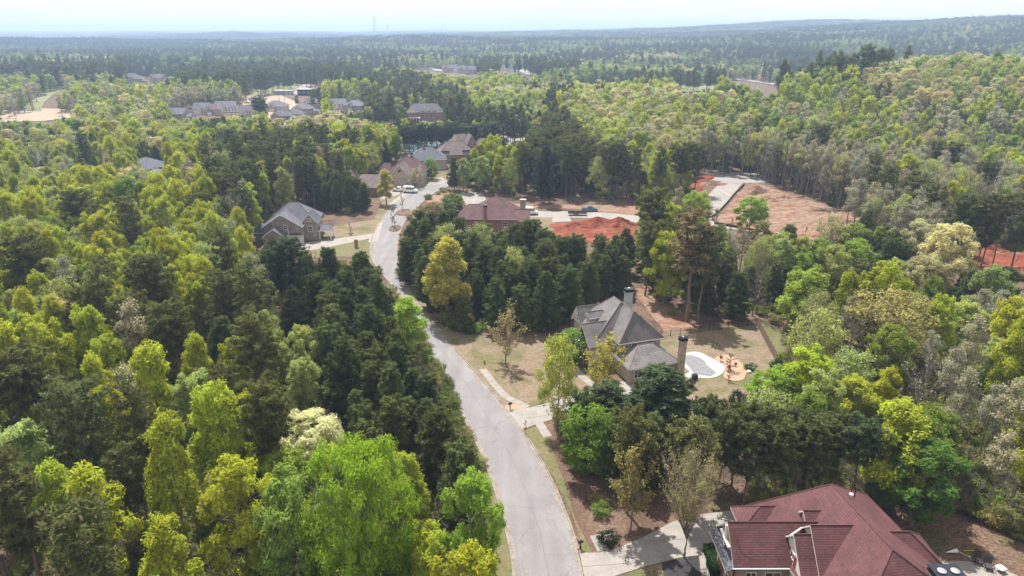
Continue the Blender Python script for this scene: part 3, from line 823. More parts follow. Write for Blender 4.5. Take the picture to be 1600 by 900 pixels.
# skirt roof under the cream gable
m = MB(); m.add([(-13.9, -3.9, 5.35), (-13.9, 2.7, 5.35), (-12.6, 2.7, 6.2), (-12.6, -3.9, 6.2), (-13.9, -3.9, 5.2), (-13.9, 2.7, 5.2), (-12.6, 2.7, 6.0), (-12.6, -3.9, 6.0)],
              [(0, 1, 2, 3), (7, 6, 5, 4), (0, 3, 7, 4), (1, 5, 6, 2)], 0); m.add([(-13.92, -3.9, 5.36), (-13.92, 2.7, 5.36), (-13.92, 2.7, 5.15), (-13.92, -3.9, 5.15)], [(0, 1, 2, 3)], 1)
m.build('skirt_roof', ['shingle_slate', 'trim_white'], H1, fix=False)
m = MB(); m.add([(-5.6, -2.7, 4.6), (-5.6, .4, 4.6), (-4.0, .4, 5.7), (-4.0, -2.7, 5.7), (-5.6, -2.7, 4.45), (-5.6, .4, 4.45), (-4.0, .4, 5.5), (-4.0, -2.7, 5.5)],
              [(0, 1, 2, 3), (7, 6, 5, 4), (0, 3, 7, 4), (1, 5, 6, 2)], 0); m.build('porch_roof', ['shingle_slate'], H1, fix=False)
m = MB(); m.box(-13.35, -13.1, -.74, -.46, 6.2, 8.9); m.box(-13.4, -13.1, -2.1, .9, 7.0, 7.16); m.build('gable_trim', 'trim_white', H1)
for yy in (-2.0, .9): garage_door(H1, (-12.65, yy), 2.5, 2.6, '-x', 'garage_brown')
window(H1, (-12.65, -2.0, 4.4), 1.0, 1.4, '-x', shutters='shutter_red'); window(H1, (-12.65, .9, 4.4), 1.0, 1.4, '-x', shutters='shutter_red')
window(H1, (-8.6, -3.45, 4.2), 1.6, 1.3, '-y'); window(H1, (-11.0, -3.45, 4.2), 1.0, 1.3, '-y')
window(H1, (-6.8, -3.4, 6.8), .8, 1.6, '-x', shutters='shutter_red'); window(H1, (-6.8, -5.4, 3.4), .8, 1.6, '-x', shutters='shutter_red')
window(H1, (-4.8, -1.6, 8.4), .5, 1.0, '-x', shutters='shutter_red')
for xx in (-3.4, -2.0): window(H1, (xx, -7.5, 4.0), 1.0, 1.6, '-y')
window(H1, (-6.5, 4.6, 3.6), 1.1, 1.5, '-x')
for yy in (-1.8, 4.2): window(H1, (7.5 if yy > 0 else 9.3, yy, 3.8), 1.2, 1.6, '+x')
m = MB()
m.tube((-6.9, -1.9, 8.3), (-5.2, -1.2, 9.0), .1, n=6); m.build('gutter_spout', 'trim_white', H1)
m = MB(); m.tube((-13.3, -4.08, 5.95), (-5.4, -4.08, 5.95), .07, n=5); m.build('gutter', 'trim_white', H1)
chimney(H1, 5.6, -9.4, 2.6, 1.8, 0, 10.0, 'brick_grey', flues=2)
vent_pipe(H1, 3.2, 5.2, 8.4, 10.0); vent_pipe(H1, 2.6, 3.4, 9.4, 10.8); vent_pipe(H1, 4.6, -7.3, 8.1, 9.2)
m = MB(); m.lathe([(.04, 10.5), (.22, 10.62), (.24, 10.7), (.16, 10.76)], (1.6, 2.4), 10); m.tube((1.6, 2.4, 9.6), (1.6, 2.4, 10.6), .05); m.build('roof_vent', 'trim_white', H1)

# 2 --- grey-roofed house with two chimneys, centre
H2 = empty('stone_house', (19.9, 114, 0), math.radians(18))
tag(H2, 'stone house with grey shingle hip roofs and two chimneys beside the pool', 'house')
S = 'shingle_grey'
roof(H2, -3.0, 9.6, 3.6, 14.2, 6, 11.1, (3.6, 7.4), (3.6, 10.6), 'y', S, wallmat='stone_tan')
roof(H2, -.2, 9.2, 0, 8, 6, 10.9, (4.1, 3.0), (4.1, 7.9), 'y', S, wallmat='stone_tan')
roof(H2, -5.2, 1.4, 2.6, 8.2, 5, 8.3, (-5.2, 5.9), (0.4, 5.9), 'x', S, gable=(True, False), gmat='stone_tan', wallmat='stone_tan')
roof(H2, -3.4, 2.4, 10.4, 15.2, 5.5, 8.9, (-3.4, 12.8), (1.6, 12.8), 'x', S, gable=(True, False), gmat='siding_white', wallmat='stone_tan')
roof(H2, -.5, 10.1, -4.9, 4.2, 3.2, 5.5, (3.6, -.3), (6.4, -.3), 'x', S, wallmat='stone_tan')
roof(H2, -2.7, .9, 8.1, 10.1, 8.2, 9.2, (-2.7, 9.1), (.6, 9.1), 'x', S, gable=(True, False), gmat='siding_white', wallmat='stone_tan', inset=.25, z0=6.2, name='dormer_roof')
window(H2, (-2.46, 9.1, 7.6), .8, .9, '-x'); window(H2, (-2.96, 12.8, 6.6), .9, 1.2, '-x')
window(H2, (-4.72, 5.9, 3.4), 1.0, 1.4, '-x')
for xx in (2.0, 6.4): window(H2, (xx, .5, 5.2), 1.2, .9, '-y', shutters='shutter_red' if xx < 3 else None)
for xx in (1.6, 4.4, 7.4): window(H2, (xx, -4.4, 1.8), 1.3, 1.5, '-y')
window(H2, (9.6, 0, 1.8), 1.2, 1.6, '+x')
garage_door(H2, (-4.7, 4.2), 2.2, 2.3, '-x', 'garage_brown')
chimney(H2, 5.9, 8.9, 1.35, 1.1, 8, 12.5, 'siding_grey')
chimney(H2, 9.9, -5.2, 1.1, 1.0, 0, 7.7, 'stone_tan')
vent_pipe(H2, 5.4, 2.6, 9.2, 10.1)
m = MB()
for k in range(7): m.box(-4.6 + k * .28, -4.5 + k * .28, 9.3, 9.38, 3.0, 3.9)
m.box(-4.7, -2.7, 9.28, 9.4, 3.9, 3.98); m.box(-4.7, -2.7, 9.3, 10.6, 2.85, 3.0); m.build('balcony', 'trim_white', H2)
m = MB(); m.box(11.8, 12.7, -6.9, -6.1, .1, 1.0); m.build('outdoor_unit', 'black_metal', H2)

# 3 --- blue-grey roofed house, left of the road
H3 = empty('brick_house', (-66.5, 197, 0), math.radians(4))
tag(H3, 'brick house with blue-grey gabled roof and white garage door, left of the road bend', 'house')
S = 'shingle_slate'
roof(H3, -8.3, 3.9, 0, 12, 5.1, 9.0, (-2.3, 0), (-2.3, 12), 'y', S, gable=(True, True), gmat='brick_grey', wallmat='brick_grey', inset=.4)
roof(H3, -8.0, 7.2, 4, 15, 5.6, 10.6, (-1.8, 9.5), (1.0, 9.5), 'x', S, wallmat='brick_grey')
roof(H3, 2.8, 7.8, 3.0, 9.6, 5.4, 8.4, (5.3, 3.0), (5.3, 8.4), 'y', 'shingle_blue', gable=(True, False), gmat='brick_grey', wallmat='brick_grey', inset=.4)
roof(H3, -7.6, -.5, -3.2, 1.0, 2.9, 5.4, (-4.1, -3.2), (-4.1, .4), 'y', 'shingle_blue', gable=(True, False), gmat='brick_grey', wallmat='brick_grey', inset=.35)
roof(H3, -12.0, -7.6, 2.0, 9.0, 3.0, 5.0, (-9.8, 4.4), (-9.8, 6.6), 'y', S, wallmat='brick_grey')
roof(H3, 7.4, 11.6, 3.4, 8.6, 3.0, 4.3, (8.2, 6.0), (10.0, 6.0), 'x', S, wallmat='siding_white', walls=False)
for xx, yy in ((7.9, 3.8), (11.2, 3.8), (11.2, 8.2)):
    m = MB(); m.lathe([(.2, .1), (.2, .3), (.14, .35), (.13, 2.8), (.2, 2.85), (.2, 3.0)], (xx, yy), 10); m.build('column', 'trim_white', H3)
garage_door(H3, (1.4, .4), 4.6, 2.5, '-y', 'siding_white')
window(H3, (-1.2, .4, 5.0), .9, 1.2, '-y'); window(H3, (2.3, .4, 5.0), .7, .8, '-y')
m = MB(); m.tube((-.5, .3, 0), (-.5, .3, 5.0), .08); m.build('downpipe', 'trim_white', H3)
m = MB(); m.add([(-.1, -.4, 2.95), (3.5, -.4, 2.95), (3.5, .4, 3.3), (-.1, .4, 3.3), (-.1, -.4, 2.85), (3.5, -.4, 2.85), (3.5, .4, 3.2), (-.1, .4, 3.2)], [(0, 1, 2, 3), (7, 6, 5, 4), (0, 4, 5, 1), (0, 3, 7, 4), (1, 5, 6, 2)])
m.build('porch_roof', 'shingle_blue', H3)
for yy in (4.5, 7.5): window(H3, (7.4, yy, 4.2), .9, 1.3, '+x')
window(H3, (5.3, 3.4, 3.6), 1.2, 1.5, '-y'); window(H3, (5.3, 3.4, 6.4), .8, .8, '-y')

# 4 --- maroon roofed house behind the pines
H4 = empty('brick_house', (-5.4, 218, 0), math.radians(-3))
tag(H4, 'red brick house with wide maroon roof half hidden behind the dark pines', 'house')
S = 'shingle_maroon'
roof(H4, -8.5, 8.0, -8, 7, 4.2, 9.6, (-1.0, -.2), (1.0, -.2), 'x', S, wallmat='brick_red')
roof(H4, -12.0, -1.5, -6.5, 3.5, 3.8, 7.3, (-8.5, -1.0), (-4, -1.0), 'x', S, wallmat='brick_red')
roof(H4, 5.5, 11.4, -7.5, 1.0, 3.6, 6.2, (6.5, -3.3), (11.4, -3.3), 'x', S, gable=(False, True), gmat='brick_red', wallmat='brick_red')
chimney(H4, -2.6, -8.2, 1.1, .9, 0, 8.2, 'brick_red'); chimney(H4, 8.9, 2.6, 1.8, 1.2, 0, 7.6, 'brick_grey', cap='steel')
window(H4, (10.9, -3.3, 2.2), 1.1, 1.4, '+x'); window(H4, (8.2, -7.0, 2.0), 1.2, 1.4, '-y'); window(H4, (3.6, -7.5, 2.4), 1.4, 1.4, '-y'); window(H4, (-7.5, -6.0, 2.2), 1.2, 1.4, '-y')
for q in ((1.8, 1.6), (2.8, 0.4)): vent_pipe(H4, q[0], q[1], 8.0, 8.8, 'steel')

def village(px, py, w, d, rot, rmat, wmat, label, h=4.6, rise=3.6, style=0, group=None, doors=True, dz=0.0, trim='trim_white', name='house', gm=None):
    """a suburban house farther off: main roof, a front gable, a garage wing, windows and a door"""
    x, y, z = hit(px, py)
    o = empty(name, (x, y, z + dz), math.radians(rot)); tag(o, label, 'house', group)
    W, D = w / 2, d / 2
    if style == 0:      # gabled two-storey with front gable
        hip(o, -W, W, -D, D, h, h + rise, rmat, wmat, 'x', gable=(True, True), gmat=gm or wmat, trim=trim)
        hip(o, -W * .75, -W * .05, -D - 1.6, D * .4, h - .1, h + rise * .85, rmat, wmat, 'y', gable=(True, False), gmat=gm or wmat, trim=trim)
        hip(o, W - .8, W + w * .35, -D * .8, D * .7, h * .6, h * .6 + rise * .6, rmat, wmat, 'x', gable=(False, True), gmat=gm or wmat, trim=trim)
    elif style == 1:    # hipped
        hip(o, -W, W, -D, D, h, h + rise, rmat, wmat, 'x', trim=trim)
        hip(o, -W * .8, W * .0, -D - 2.2, 0, h - .15, h + rise * .75, rmat, wmat, 'y', gable=(True, False), gmat=gm or wmat, trim=trim)
        hip(o, W * .3, W + w * .25, -D - 1, D * .3, h * .62, h * .62 + rise * .6, rmat, wmat, 'y', trim=trim)
    else:               # long hip, plain
        hip(o, -W, W, -D, D, h, h + rise, rmat, wmat, 'x', trim=trim)
        hip(o, -W * .4, W * .15, -D - 1.8, 0, h - .2, h + rise * .6, rmat, wmat, 'y', gable=(True, False), gmat=gm or wmat, trim=trim)
    yf = -D + .5
    for k in range(3 if w > 11 else 2):
        xx = W * (.15 + .3 * k)
        if h > 4: window(o, (xx, yf, h - 1.3), .9, 1.2, '-y')
        window(o, (xx, yf, 1.7), .9, 1.3, '-y')
    yb = {0: -D - 1.1, 1: -D - 1.7, 2: -D - 1.3}[style]; xb = {0: -W * .4, 1: -W * .4, 2: -W * .125}[style]
    window(o, (xb, yb, h - 1.2), 1.1, 1.2, '-y')
    if doors: garage_door(o, (xb, yb), 2.6 if w < 14 else 3.4, 2.2, '-y', 'siding_white')
    return o

# 5-8 --- houses past the bend
def hloc(px, py, z=0): return G(px, py, z)
x, y = G(628, 290)
H5 = empty('tan_house', (x, y, 0), math.radians(-8)); tag(H5, 'tan house with plum-brown roofs and tall side wing behind the white van', 'house')
S = 'shingle_brown'
roof(H5, -7, 8.5, 2, 14, 5.2, 10.6, (-.5, 8), (3.0, 8), 'x', 'shingle_maroon', wallmat='siding_tan')
roof(H5, -4.5, 5.5, -3.5, 7, 3.6, 9.4, (.2, -3.5), (.2, 5), 'y', S, gable=(True, False), gmat='siding_tan', wallmat='siding_tan')
roof(H5, 4.5, 9.0, -1.0, 5, 4.6, 8.0, (6.7, -1.0), (6.7, 4), 'y', S, gable=(True, False), gmat='siding_tan', wallmat='siding_tan')
roof(H5, -12.5, -6, 5, 12, 4.6, 7.8, (-10, 8.5), (-7, 8.5), 'x', 'shingle_maroon', wallmat='siding_tan')
window(H5, (.2, -3.0, 6.6), 1.0, .9, '-y', frame='dark_red'); window(H5, (6.7, -.5, 5.0), 1.0, 1.4, '-y'); window(H5, (-2.6, -3.0, 1.9), 1.0, 1.3, '-y'); window(H5, (3.4, -3.0, 1.9), 1.0, 1.3, '-y')
chimney(H5, 2.2, 9.0, .9, .8, 8, 11.6, 'brick_grey')
m = MB(); m.box(4.4, 5.0, -2.2, 3.0, 0, 1.1); m.build('porch_wall', 'brick_grey', H5)
x, y = G(668, 262)
H6 = empty('tan_house', (x, y, 0), math.radians(10)); tag(H6, 'house with steel-blue hip roof between the plum-roofed and big brown houses', 'house')
roof(H6, -9, 9, -6, 8, 4.6, 9.6, (-2.0, 1), (2.0, 1), 'x', 'shingle_blue', wallmat='siding_tan'); roof(H6, -11, -5, -8, 0, 4.0, 7.2, (-8, -8), (-8, -2), 'y', 'shingle_blue', gable=(True, False), gmat='siding_tan', wallmat='siding_tan')
window(H6, (-8, -7.5, 3), 1.1, 1.4, '-y'); window(H6, (2, -5.5, 2.6), 1.1, 1.4, '-y'); chimney(H6, -1.5, 1.5, .9, .8, 8, 10.8, 'brick_grey')
x, y = G(716, 250)
H7 = empty('large_house', (x, y, 0), math.radians(14)); tag(H7, 'big house with many steep brown roofs and brick gables near the pond', 'house')
roof(H7, -11, 8, -7, 6, 4.0, 9.4, (-5, -.5), (2, -.5), 'x', S, wallmat='brick_red'); roof(H7, -4, 12, 6, 18, 5.5, 11.2, (2, 12), (6, 12), 'x', 'shingle_brown', wallmat='brick_red')
roof(H7, -3, 3.5, 1.5, 12, 6, 11.2, (.2, 1.5), (.2, 11), 'y', S, gable=(True, False), gmat='siding_cream', wallmat='brick_red'); roof(H7, 4.2, 10.4, 1.8, 12, 6, 11.6, (7.3, 1.8), (7.3, 11), 'y', S, gable=(True, False), gmat='brick_red', wallmat='brick_red')
roof(H7, 11, 18, 6, 14, 5, 9, (13, 10), (15.5, 10), 'x', S, wallmat='brick_red')
window(H7, (.2, 2.0, 7.4), 1.2, 1.6, '-y'); window(H7, (7.3, 2.3, 7.4), 1.2, 1.6, '-y'); window(H7, (-6, -6.5, 2.2), 1.2, 1.4, '-y'); window(H7, (3, -6.5, 2.2), 1.2, 1.4, '-y')
for q in (-7, 3): 
    m = MB(); m.box(q - 1.8, q + 1.8, -6.0, -5.4, 5.3, 5.7); m.build('roof_vent', 'black_metal', H7)
x, y = G(573, 302)
H8 = empty('brick_house', (x, y, 0), math.radians(-12)); tag(H8, 'brown-roofed brick house at the edge of the woods, beside the yellow tree', 'house')
roof(H8, -6, 7, -5, 6, 3.6, 7.6, (-1.5, .5), (7, .5), 'x', S, gable=(False, True), gmat='brick_red', wallmat='brick_red'); roof(H8, -11, -4, -3, 7, 4.2, 8.6, (-7.5, 1.5), (-7.5, 4), 'y', S, wallmat='siding_tan')
window(H8, (6.5, .5, 2), 1.1, 1.3, '+x'); window(H8, (2, -4.5, 2), 1.1, 1.3, '-y'); window(H8, (-7.5, -2.5, 2.4), 1.1, 1.3, '-y')
x, y = G(420, 473)
H9 = empty('hidden_house', (x, y, 0), math.radians(5)); tag(H9, 'slate-roofed house mostly hidden by trees beside the pale drive on the left', 'house')
roof(H9, -7, 7, 0, 10, 4.4, 7.6, (-2.5, 5), (2.5, 5), 'x', 'shingle_slate', wallmat='siding_tan'); roof(H9, 2.5, 8, -3, 4, 3.2, 5.8, (5.2, -3), (5.2, 3), 'y', 'shingle_slate', gable=(True, False), gmat='siding_tan', wallmat='siding_tan')
window(H9, (-2, .5, 2.4), 1.1, 1.4, '-y'); window(H9, (1, .5, 2.4), 1.1, 1.4, '-y'); garage_door(H9, (5.2, -2.5), 3.0, 2.3, '-y')
# 9 --- brick mansion above the pond
x, y, z = hit(664, 191)
HM = empty('brick_mansion', (x, y, z), math.radians(3)); tag(HM, 'long red brick mansion with white portico and grey roof above the pond', 'house')
roof(HM, -13, 13, 0, 12, 7, 12.4, (-8, 6), (8, 6), 'x', 'shingle_slate', wallmat='brick_red'); roof(HM, -12.5, -5, -2.6, 6, 6.9, 11.6, (-8.7, -2.6), (-8.7, 5), 'y', 'shingle_slate', gable=(True, False), gmat='siding_white', wallmat='brick_red')
for q in (-1.5, 2.5, 6.5):
    roof(HM, q - 1.2, q + 1.2, .6, 5, 8.6, 10.1, (q, .6), (q, 4.5), 'y', 'shingle_slate', gable=(True, False), gmat='siding_white', wallmat='siding_white', inset=.2, z0=7.2, name='dormer_roof')
for q in (-11, -8.7, -6.4, -3, 0, 3, 6, 9, 11.4):
    yy = -2.1 if q < -5 else .5
    window(HM, (q, yy, 5.2), 1.1, 1.6, '-y'); window(HM, (q, yy, 2.0), 1.1, 1.9, '-y')
m = MB(); m.box(-12.5, -3.0, -4.6, -2.3, 3.3, 3.7); m.build('portico_roof', 'trim_white', HM)
for q in (-12, -9.8, -7.6, -5.4, -3.4):
    m = MB(); m.lathe([(.3, 0), (.3, .3), (.2, .35), (.18, 3.0), (.3, 3.3)], (q, -4.3), 8); m.build('column', 'trim_white', HM)

SL, BR, GY, BL = 'shingle_slate', 'shingle_brown', 'shingle_grey', 'shingle_blue'
row = [
    (280, 187, 15, 10, -15, SL, 'siding_grey', 'grey-roofed house at the left end of the row above the left woods', 0),
    (318, 178, 12, 10, 5, SL, 'siding_white', 'white gabled house second from the left in the row above the woods', 0),
    (334, 180, 11, 8, 0, BR, 'siding_tan', 'low house with pinkish brown roof between two grey-roofed houses', 2),
    (354, 175, 15, 10, 8, SL, 'siding_white', 'pale house with grey roof right of the pinkish-brown roof in the row', 0),
    (386, 182, 10, 9, 20, SL, 'siding_white', 'small white house left of the tall lone pine in the row', 0),
    (433, 174, 17, 12, -4, SL, 'siding_tan', 'wide house with violet-grey roof right of the tall lone pine', 2),
    (474, 178, 16, 13, 12, SL, 'siding_tan', 'tall grey-violet hipped house in the cluster of pale roofs', 1),
    (490, 168, 14, 12, -10, SL, 'siding_grey', 'grey hipped house standing behind the tall one in the cluster', 1),
    (441, 190, 14, 10, 6, SL, 'siding_tan', 'low grey roof just above the bare tan trees in the cluster', 1),
    (462, 187, 12, 10, -8, SL, 'siding_tan', 'small grey hipped roof at the foot of the cluster', 1),
    (530, 170, 13, 11, 10, SL, 'siding_white', 'white gabled house at the right end of the row against dark trees', 0),
    (556, 173, 17, 13, -16, SL, 'siding_grey', 'large pale grey roof at the right end of the row', 2),
    (256, 198, 13, 9, 12, SL, 'siding_tan', 'low grey-roofed garage beside the pale yard at the left', 2),
]
for px, py, w, d, r, rm, wm, lb, stl in row:
    village(px, py, w, d, r, rm, wm, lb, style=stl, group='houses in the row beyond the left woods')
village(72, 262, 17, 11, 5, BL, 'siding_tan', 'blue-grey roof showing leftmost among the woods', style=2, group='roofs showing through the left woods')
village(134, 262, 22, 11, 0, BR, 'siding_white', 'dark roof with a white peaked gable showing in the woods', style=2, gm='siding_white', group='roofs showing through the left woods')
village(234, 277, 16, 14, -25, BL, 'siding_tan', 'slate blue hipped roof rightmost among the left woods', style=1, h=5.2, group='roofs showing through the left woods')
far1 = [(206, 128, 16, 'left end, greyish'), (216, 131, 15, 'second from the left, tan'), (238, 118, 18, 'highest on the slope, pinkish'), (248, 129, 18, 'lowest of the right-hand ones, grey'), (268, 113, 15, 'farthest to the right, among trees')]
for i, (px, py, w, wd) in enumerate(far1):
    village(px, py, w, 11, 15 * (i % 3) - 12, [SL, BR][i % 2], ['siding_white', 'siding_tan'][i % 2], 'house in the far hillside group on the left, ' + wd, style=i % 3, group='houses far off on the left hillside', doors=False, h=6, rise=4.5)
far2 = [(646, 100, 'leftmost, dark roof'), (657, 103, 'beside the pale street'), (668, 98, 'top of the group, grey roof'), (681, 96, 'top right, brownish roof'), (676, 106, 'middle, low dark roof'), (690, 107, 'middle right, tan walls'),
        (700, 113, 'white gable showing'), (712, 112, 'grey roof near the right end'), (724, 114, 'bright white walls'), (735, 116, 'rightmost, white walls'), (792, 111, 'alone among trees farther right'), (748, 104, 'half hidden behind a dark pine')]
for i, (px, py, wd) in enumerate(far2):
    village(px, py, 17 - (i % 3), 11, 17 * (i % 4) - 25, [SL, BL, BR][i % 3], ['siding_tan', 'siding_white', 'siding_grey'][i % 3], 'distant house in the centre village, ' + wd, style=i % 3, group='houses of the far village in the centre', doors=False, h=6.5, rise=4.5)

# unfinished block walls on the cleared lots
for (px, py, w, d, h, r, lb) in ((444, 148, 17, 9, 3.6, 6, 'flat grey building with white top edge on the cleared field'), (478, 149, 13, 10, 5.5, -4, 'dark block-walled building beside the pale far street')):
    x, y, z = hit(px, py)
    o = empty('block_building', (x, y, z), math.radians(r)); tag(o, lb, 'building')
    m = MB(); m.box(-w / 2, w / 2, -d / 2, d / 2, 0, h); m.build('wall', 'siding_grey' if w > 15 else 'iron', o)
    m = MB(); m.box(-w / 2 - .3, w / 2 + .3, -d / 2 - .3, d / 2 + .3, h, h + .5); m.build('roof', 'concrete_white', o)
    for k in range(3): window(o, (-w / 3 + k * w / 3, -d / 2, h * .5), 1.4, 1.4, '-y')
# ------------------------------------------------------------------ vehicles
def wheel(parent, x, y, r=.36, w=.24):
    m = MB(); s = 14
    vs = []
    m.tube((x, y - w / 2, r), (x, y + w / 2, r), r, n=s)
    t = m.build('wheel', 'rubber', parent)
    m = MB(); m.tube((x, y - w / 2 - .015, r), (x, y + w / 2 + .015, r), r * .58, n=10); m.build('rim', 'steel', t)
def van(px, py, rot, label):
    x, y = G(px, py); o = empty('van', (x, y, .02), math.radians(rot)); tag(o, label, 'van')
    m = MB(); m.extrude_y([(-2.75, .45), (-2.85, .9), (-2.8, 2.35), (-2.55, 2.55), (.9, 2.55), (1.35, 2.4), (1.95, 1.5), (2.75, 1.25), (2.9, .95), (2.9, .45)], -1.0, 1.0, inset=.16)
    b = m.build('body', 'white_paint', o)
    for s in (-1, 1):
        m = MB(); k = s * .91
        m.box(1.0, 1.55, min(k, k + s * .05), max(k, k + s * .05), 1.5, 2.1); m.build('side_window', 'glass', o)
        m = MB(); m.box(-.1, .9, min(k, k + s * .05), max(k, k + s * .05), 1.5, 2.1); m.build('side_window', 'glass', o)
        m = MB(); m.box(-1.3, -.2, min(k, k + s * .05), max(k, k + s * .05), 1.5, 2.1); m.build('side_window', 'glass', o)
        m = MB(); m.box(2.78, 2.93, s * .75 - .14, s * .75 + .14, .8, 1.05); m.build('headlight', 'glass', o)
    m = MB(); m.add([(1.43, -.78, 2.33), (1.43, .78, 2.33), (2.0, .88, 1.54), (2.0, -.88, 1.54), (1.38, -.78, 2.30), (1.38, .78, 2.30), (1.95, .88, 1.5), (1.95, -.88, 1.5)], [(0, 1, 2, 3), (7, 6, 5, 4), (0, 4, 5, 1), (2, 6, 7, 3), (0, 3, 7, 4), (1, 5, 6, 2)]); m.build('windscreen', 'glass', o)
    m = MB(); m.box(-2.9, 2.98, -.95, .95, .32, .5); m.build('bumper', 'rubber', o)
    for wx in (-1.8, 1.95):
        for wy in (-.9, .9): wheel(o, wx, wy)
    return o
def pickup(px, py, rot, label, mat='white_paint'):
    x, y = G(px, py); o = empty('pickup_truck', (x, y, .02), math.radians(rot)); tag(o, label, 'truck')
    m = MB(); m.extrude_y([(-2.8, .5), (-2.8, 1.1), (-.75, 1.12), (-.75, 1.15), (1.2, 1.15), (2.6, 1.05), (2.75, .85), (2.75, .5)], -.95, .95, inset=.05); m.build('body', mat, o)
    m = MB(); m.extrude_y([(-.75, 1.15), (-.6, 1.82), (.75, 1.82), (1.25, 1.15)], -.85, .85, inset=.12); m.build('cab', mat, o)
    m = MB(); m.add([(.8, -.7, 1.8), (.8, .7, 1.8), (1.27, .78, 1.2), (1.27, -.78, 1.2), (.84, -.7, 1.8), (.84, .7, 1.8), (1.32, .78, 1.2), (1.32, -.78, 1.2)], [(0, 1, 2, 3), (7, 6, 5, 4), (0, 4, 5, 1), (2, 6, 7, 3)]); m.build('windscreen', 'glass', o)
    for s in (-1, 1):
        m = MB(); k = s * .82; m.box(-.4, .75, min(k, k + s * .05), max(k, k + s * .05), 1.25, 1.66); m.build('side_window', 'glass', o)
        m = MB(); m.box(2.68, 2.79, s * .7 - .13, s * .7 + .13, .72, .95); m.build('headlight', 'glass', o)
    m = MB(); m.box(-2.7, -.9, -.75, .75, 1.0, 1.135); m.build('truck_bed', 'rubber', o)
    for wx in (-1.8, 1.8):
        for wy in (-.86, .86): wheel(o, wx, wy, .4)
    return o
van(641, 301, -12, 'white passenger van parked at the mouth of the drive by the tan house')
pickup(624, 299, 170, 'white pickup truck parked behind the white passenger van')
van(827, 335, -4, 'white cargo van parked on the pale street beyond the maroon roof')
pickup(921, 330, 2, 'blue pickup truck standing behind the red clay mound', 'blue_paint')
x, y = G(902, 336)
o = empty('flatbed_trailer', (x, y, 0)); tag(o, 'long dark flatbed trailer hitched behind the blue pickup', 'trailer')
m = MB(); m.box(-3.2, 3.2, -1.1, 1.1, .75, .95); m.build('deck', 'iron', o)
m = MB(); m.tube((3.2, 0, .8), (4.4, 0, .7), .08); m.build('drawbar', 'iron', o)
for wx in (-1.0, 0.0):
    for wy in (-1.0, 1.0): wheel(o, wx, wy, .36)
for q, s in enumerate((-1, 1)):
    m = MB(); m.box(-3.2, 3.2, s * 1.1 - .04, s * 1.1 + .04, .95, 1.25); m.build('side_rail', 'iron', o)

# ------------------------------------------------------------------ clay mounds
def mound(px, py, rx, ry, h, mat, label, seed, name='clay_mound'):
    x, y = G(px, py); R = random.Random(seed)
    n, k = 28, 9; vs = [(0, 0, h)]; fs = []
    ph = [R.uniform(0, 6.28) for _ in range(6)]
    for j in range(1, k + 1):
        t = j / k
        for i in range(n):
            a = 2 * math.pi * i / n
            q = 1 + .18 * math.sin(2 * a + ph[0]) + .10 * math.sin(5 * a + ph[1]) + .06 * math.sin(9 * a + ph[2])
            z = h * (1 - t) ** 1.1 * (1 + .25 * math.sin(3 * a + ph[3]) * t) + R.uniform(-.16, .16) * (1 if j < k else 0)
            vs.append((rx * t * q * math.cos(a), ry * t * q * math.sin(a), max(z, -.05) if j < k else -.1))
    for i in range(n): fs.append((0, 1 + i, 1 + (i + 1) % n))
    for j in range(k - 1):
        for i in range(n):
            a, b = 1 + j * n + i, 1 + j * n + (i + 1) % n
            fs.append((a, a + n, b + n, b))
    m = MB(); m.v = vs; m.f = fs; m.m = [0] * len(fs); o = m.build(name, mat); o.location = (x, y, 0)
    return tag(o, label, 'mound')
mound(933, 352, 8.5, 5.5, 3.0, 'clay_red', 'left peak of the heaped red clay beside the pale street', 1)
mound(966, 353, 6.5, 5.0, 3.2, 'clay_red', 'right peak of the heaped red clay beside the pale street', 2)
mound(900, 355, 6, 4, 1.7, 'clay_red', 'low red clay heap left of the two peaks', 3)
mound(1181, 303, 5.5, 4.0, 3.4, 'clay_tan', 'brown conical dirt heap beside the far end of the cleared street', 4)
mound(1204, 316, 7, 4.5, 1.6, 'clay_tan', 'low tan dirt heap in front of the conical one in the clearing', 5)
mound(1520, 388, 5, 3.0, 1.4, 'clay_red', 'dark red clay heap at the left of the far right clay strip', 6)
mound(1572, 397, 6, 3.0, .9, 'clay_tan', 'pale low clay heap at the right of the clay strip', 7)
mound(1112, 288, 6, 3.5, 1.3, 'clay_tan', 'low orange dirt heap left of the cleared street', 8)

# ------------------------------------------------------------------ pool garden behind the grey house
def blob(cx_, cy_, pts, n=48):
    return [(a, b) for a, b in pts]
pool_deck = [(1068, 553), (1085, 549), (1098, 552), (1110, 560), (1124, 565), (1133, 574), (1130, 583), (1118, 590), (1100, 592), (1085, 589), (1072, 591), (1062, 593), (1066, 584), (1080, 583), (1074, 577), (1066, 572)]
cover = [(1069, 557), (1080, 555), (1092, 559), (1101, 565), (1104, 571), (1112, 577), (1119, 583), (1110, 588), (1096, 586), (1084, 584), (1078, 575), (1070, 567)]
w = relax(spline([G(*p) for p in pool_deck + pool_deck[:1]], .8), 2)[:-1]
m = MB(); m.prism(w, 0, .07); o = m.build('pool_deck', 'concrete_white'); tag(o, kind='structure')
root = cast_drive('swimming_pool', cover, 'cover_grey', .13, 1.5, .4, base_mat='strap')
root['label'] = 'kidney-shaped pool under a grey strapped cover behind the grey house'; root['category'] = 'pool'; del root['kind']
for ch in root.children: ch.name = 'cover_panel'
bed = [(1115, 562), (1122, 556), (1136, 554), (1150, 560), (1160, 570), (1168, 580), (1163, 588), (1164, 593), (1152, 597), (1138, 594), (1128, 589), (1134, 580), (1133, 572)]
w = relax(spline([G(*p) for p in bed + bed[:1]], .8), 2)[:-1]
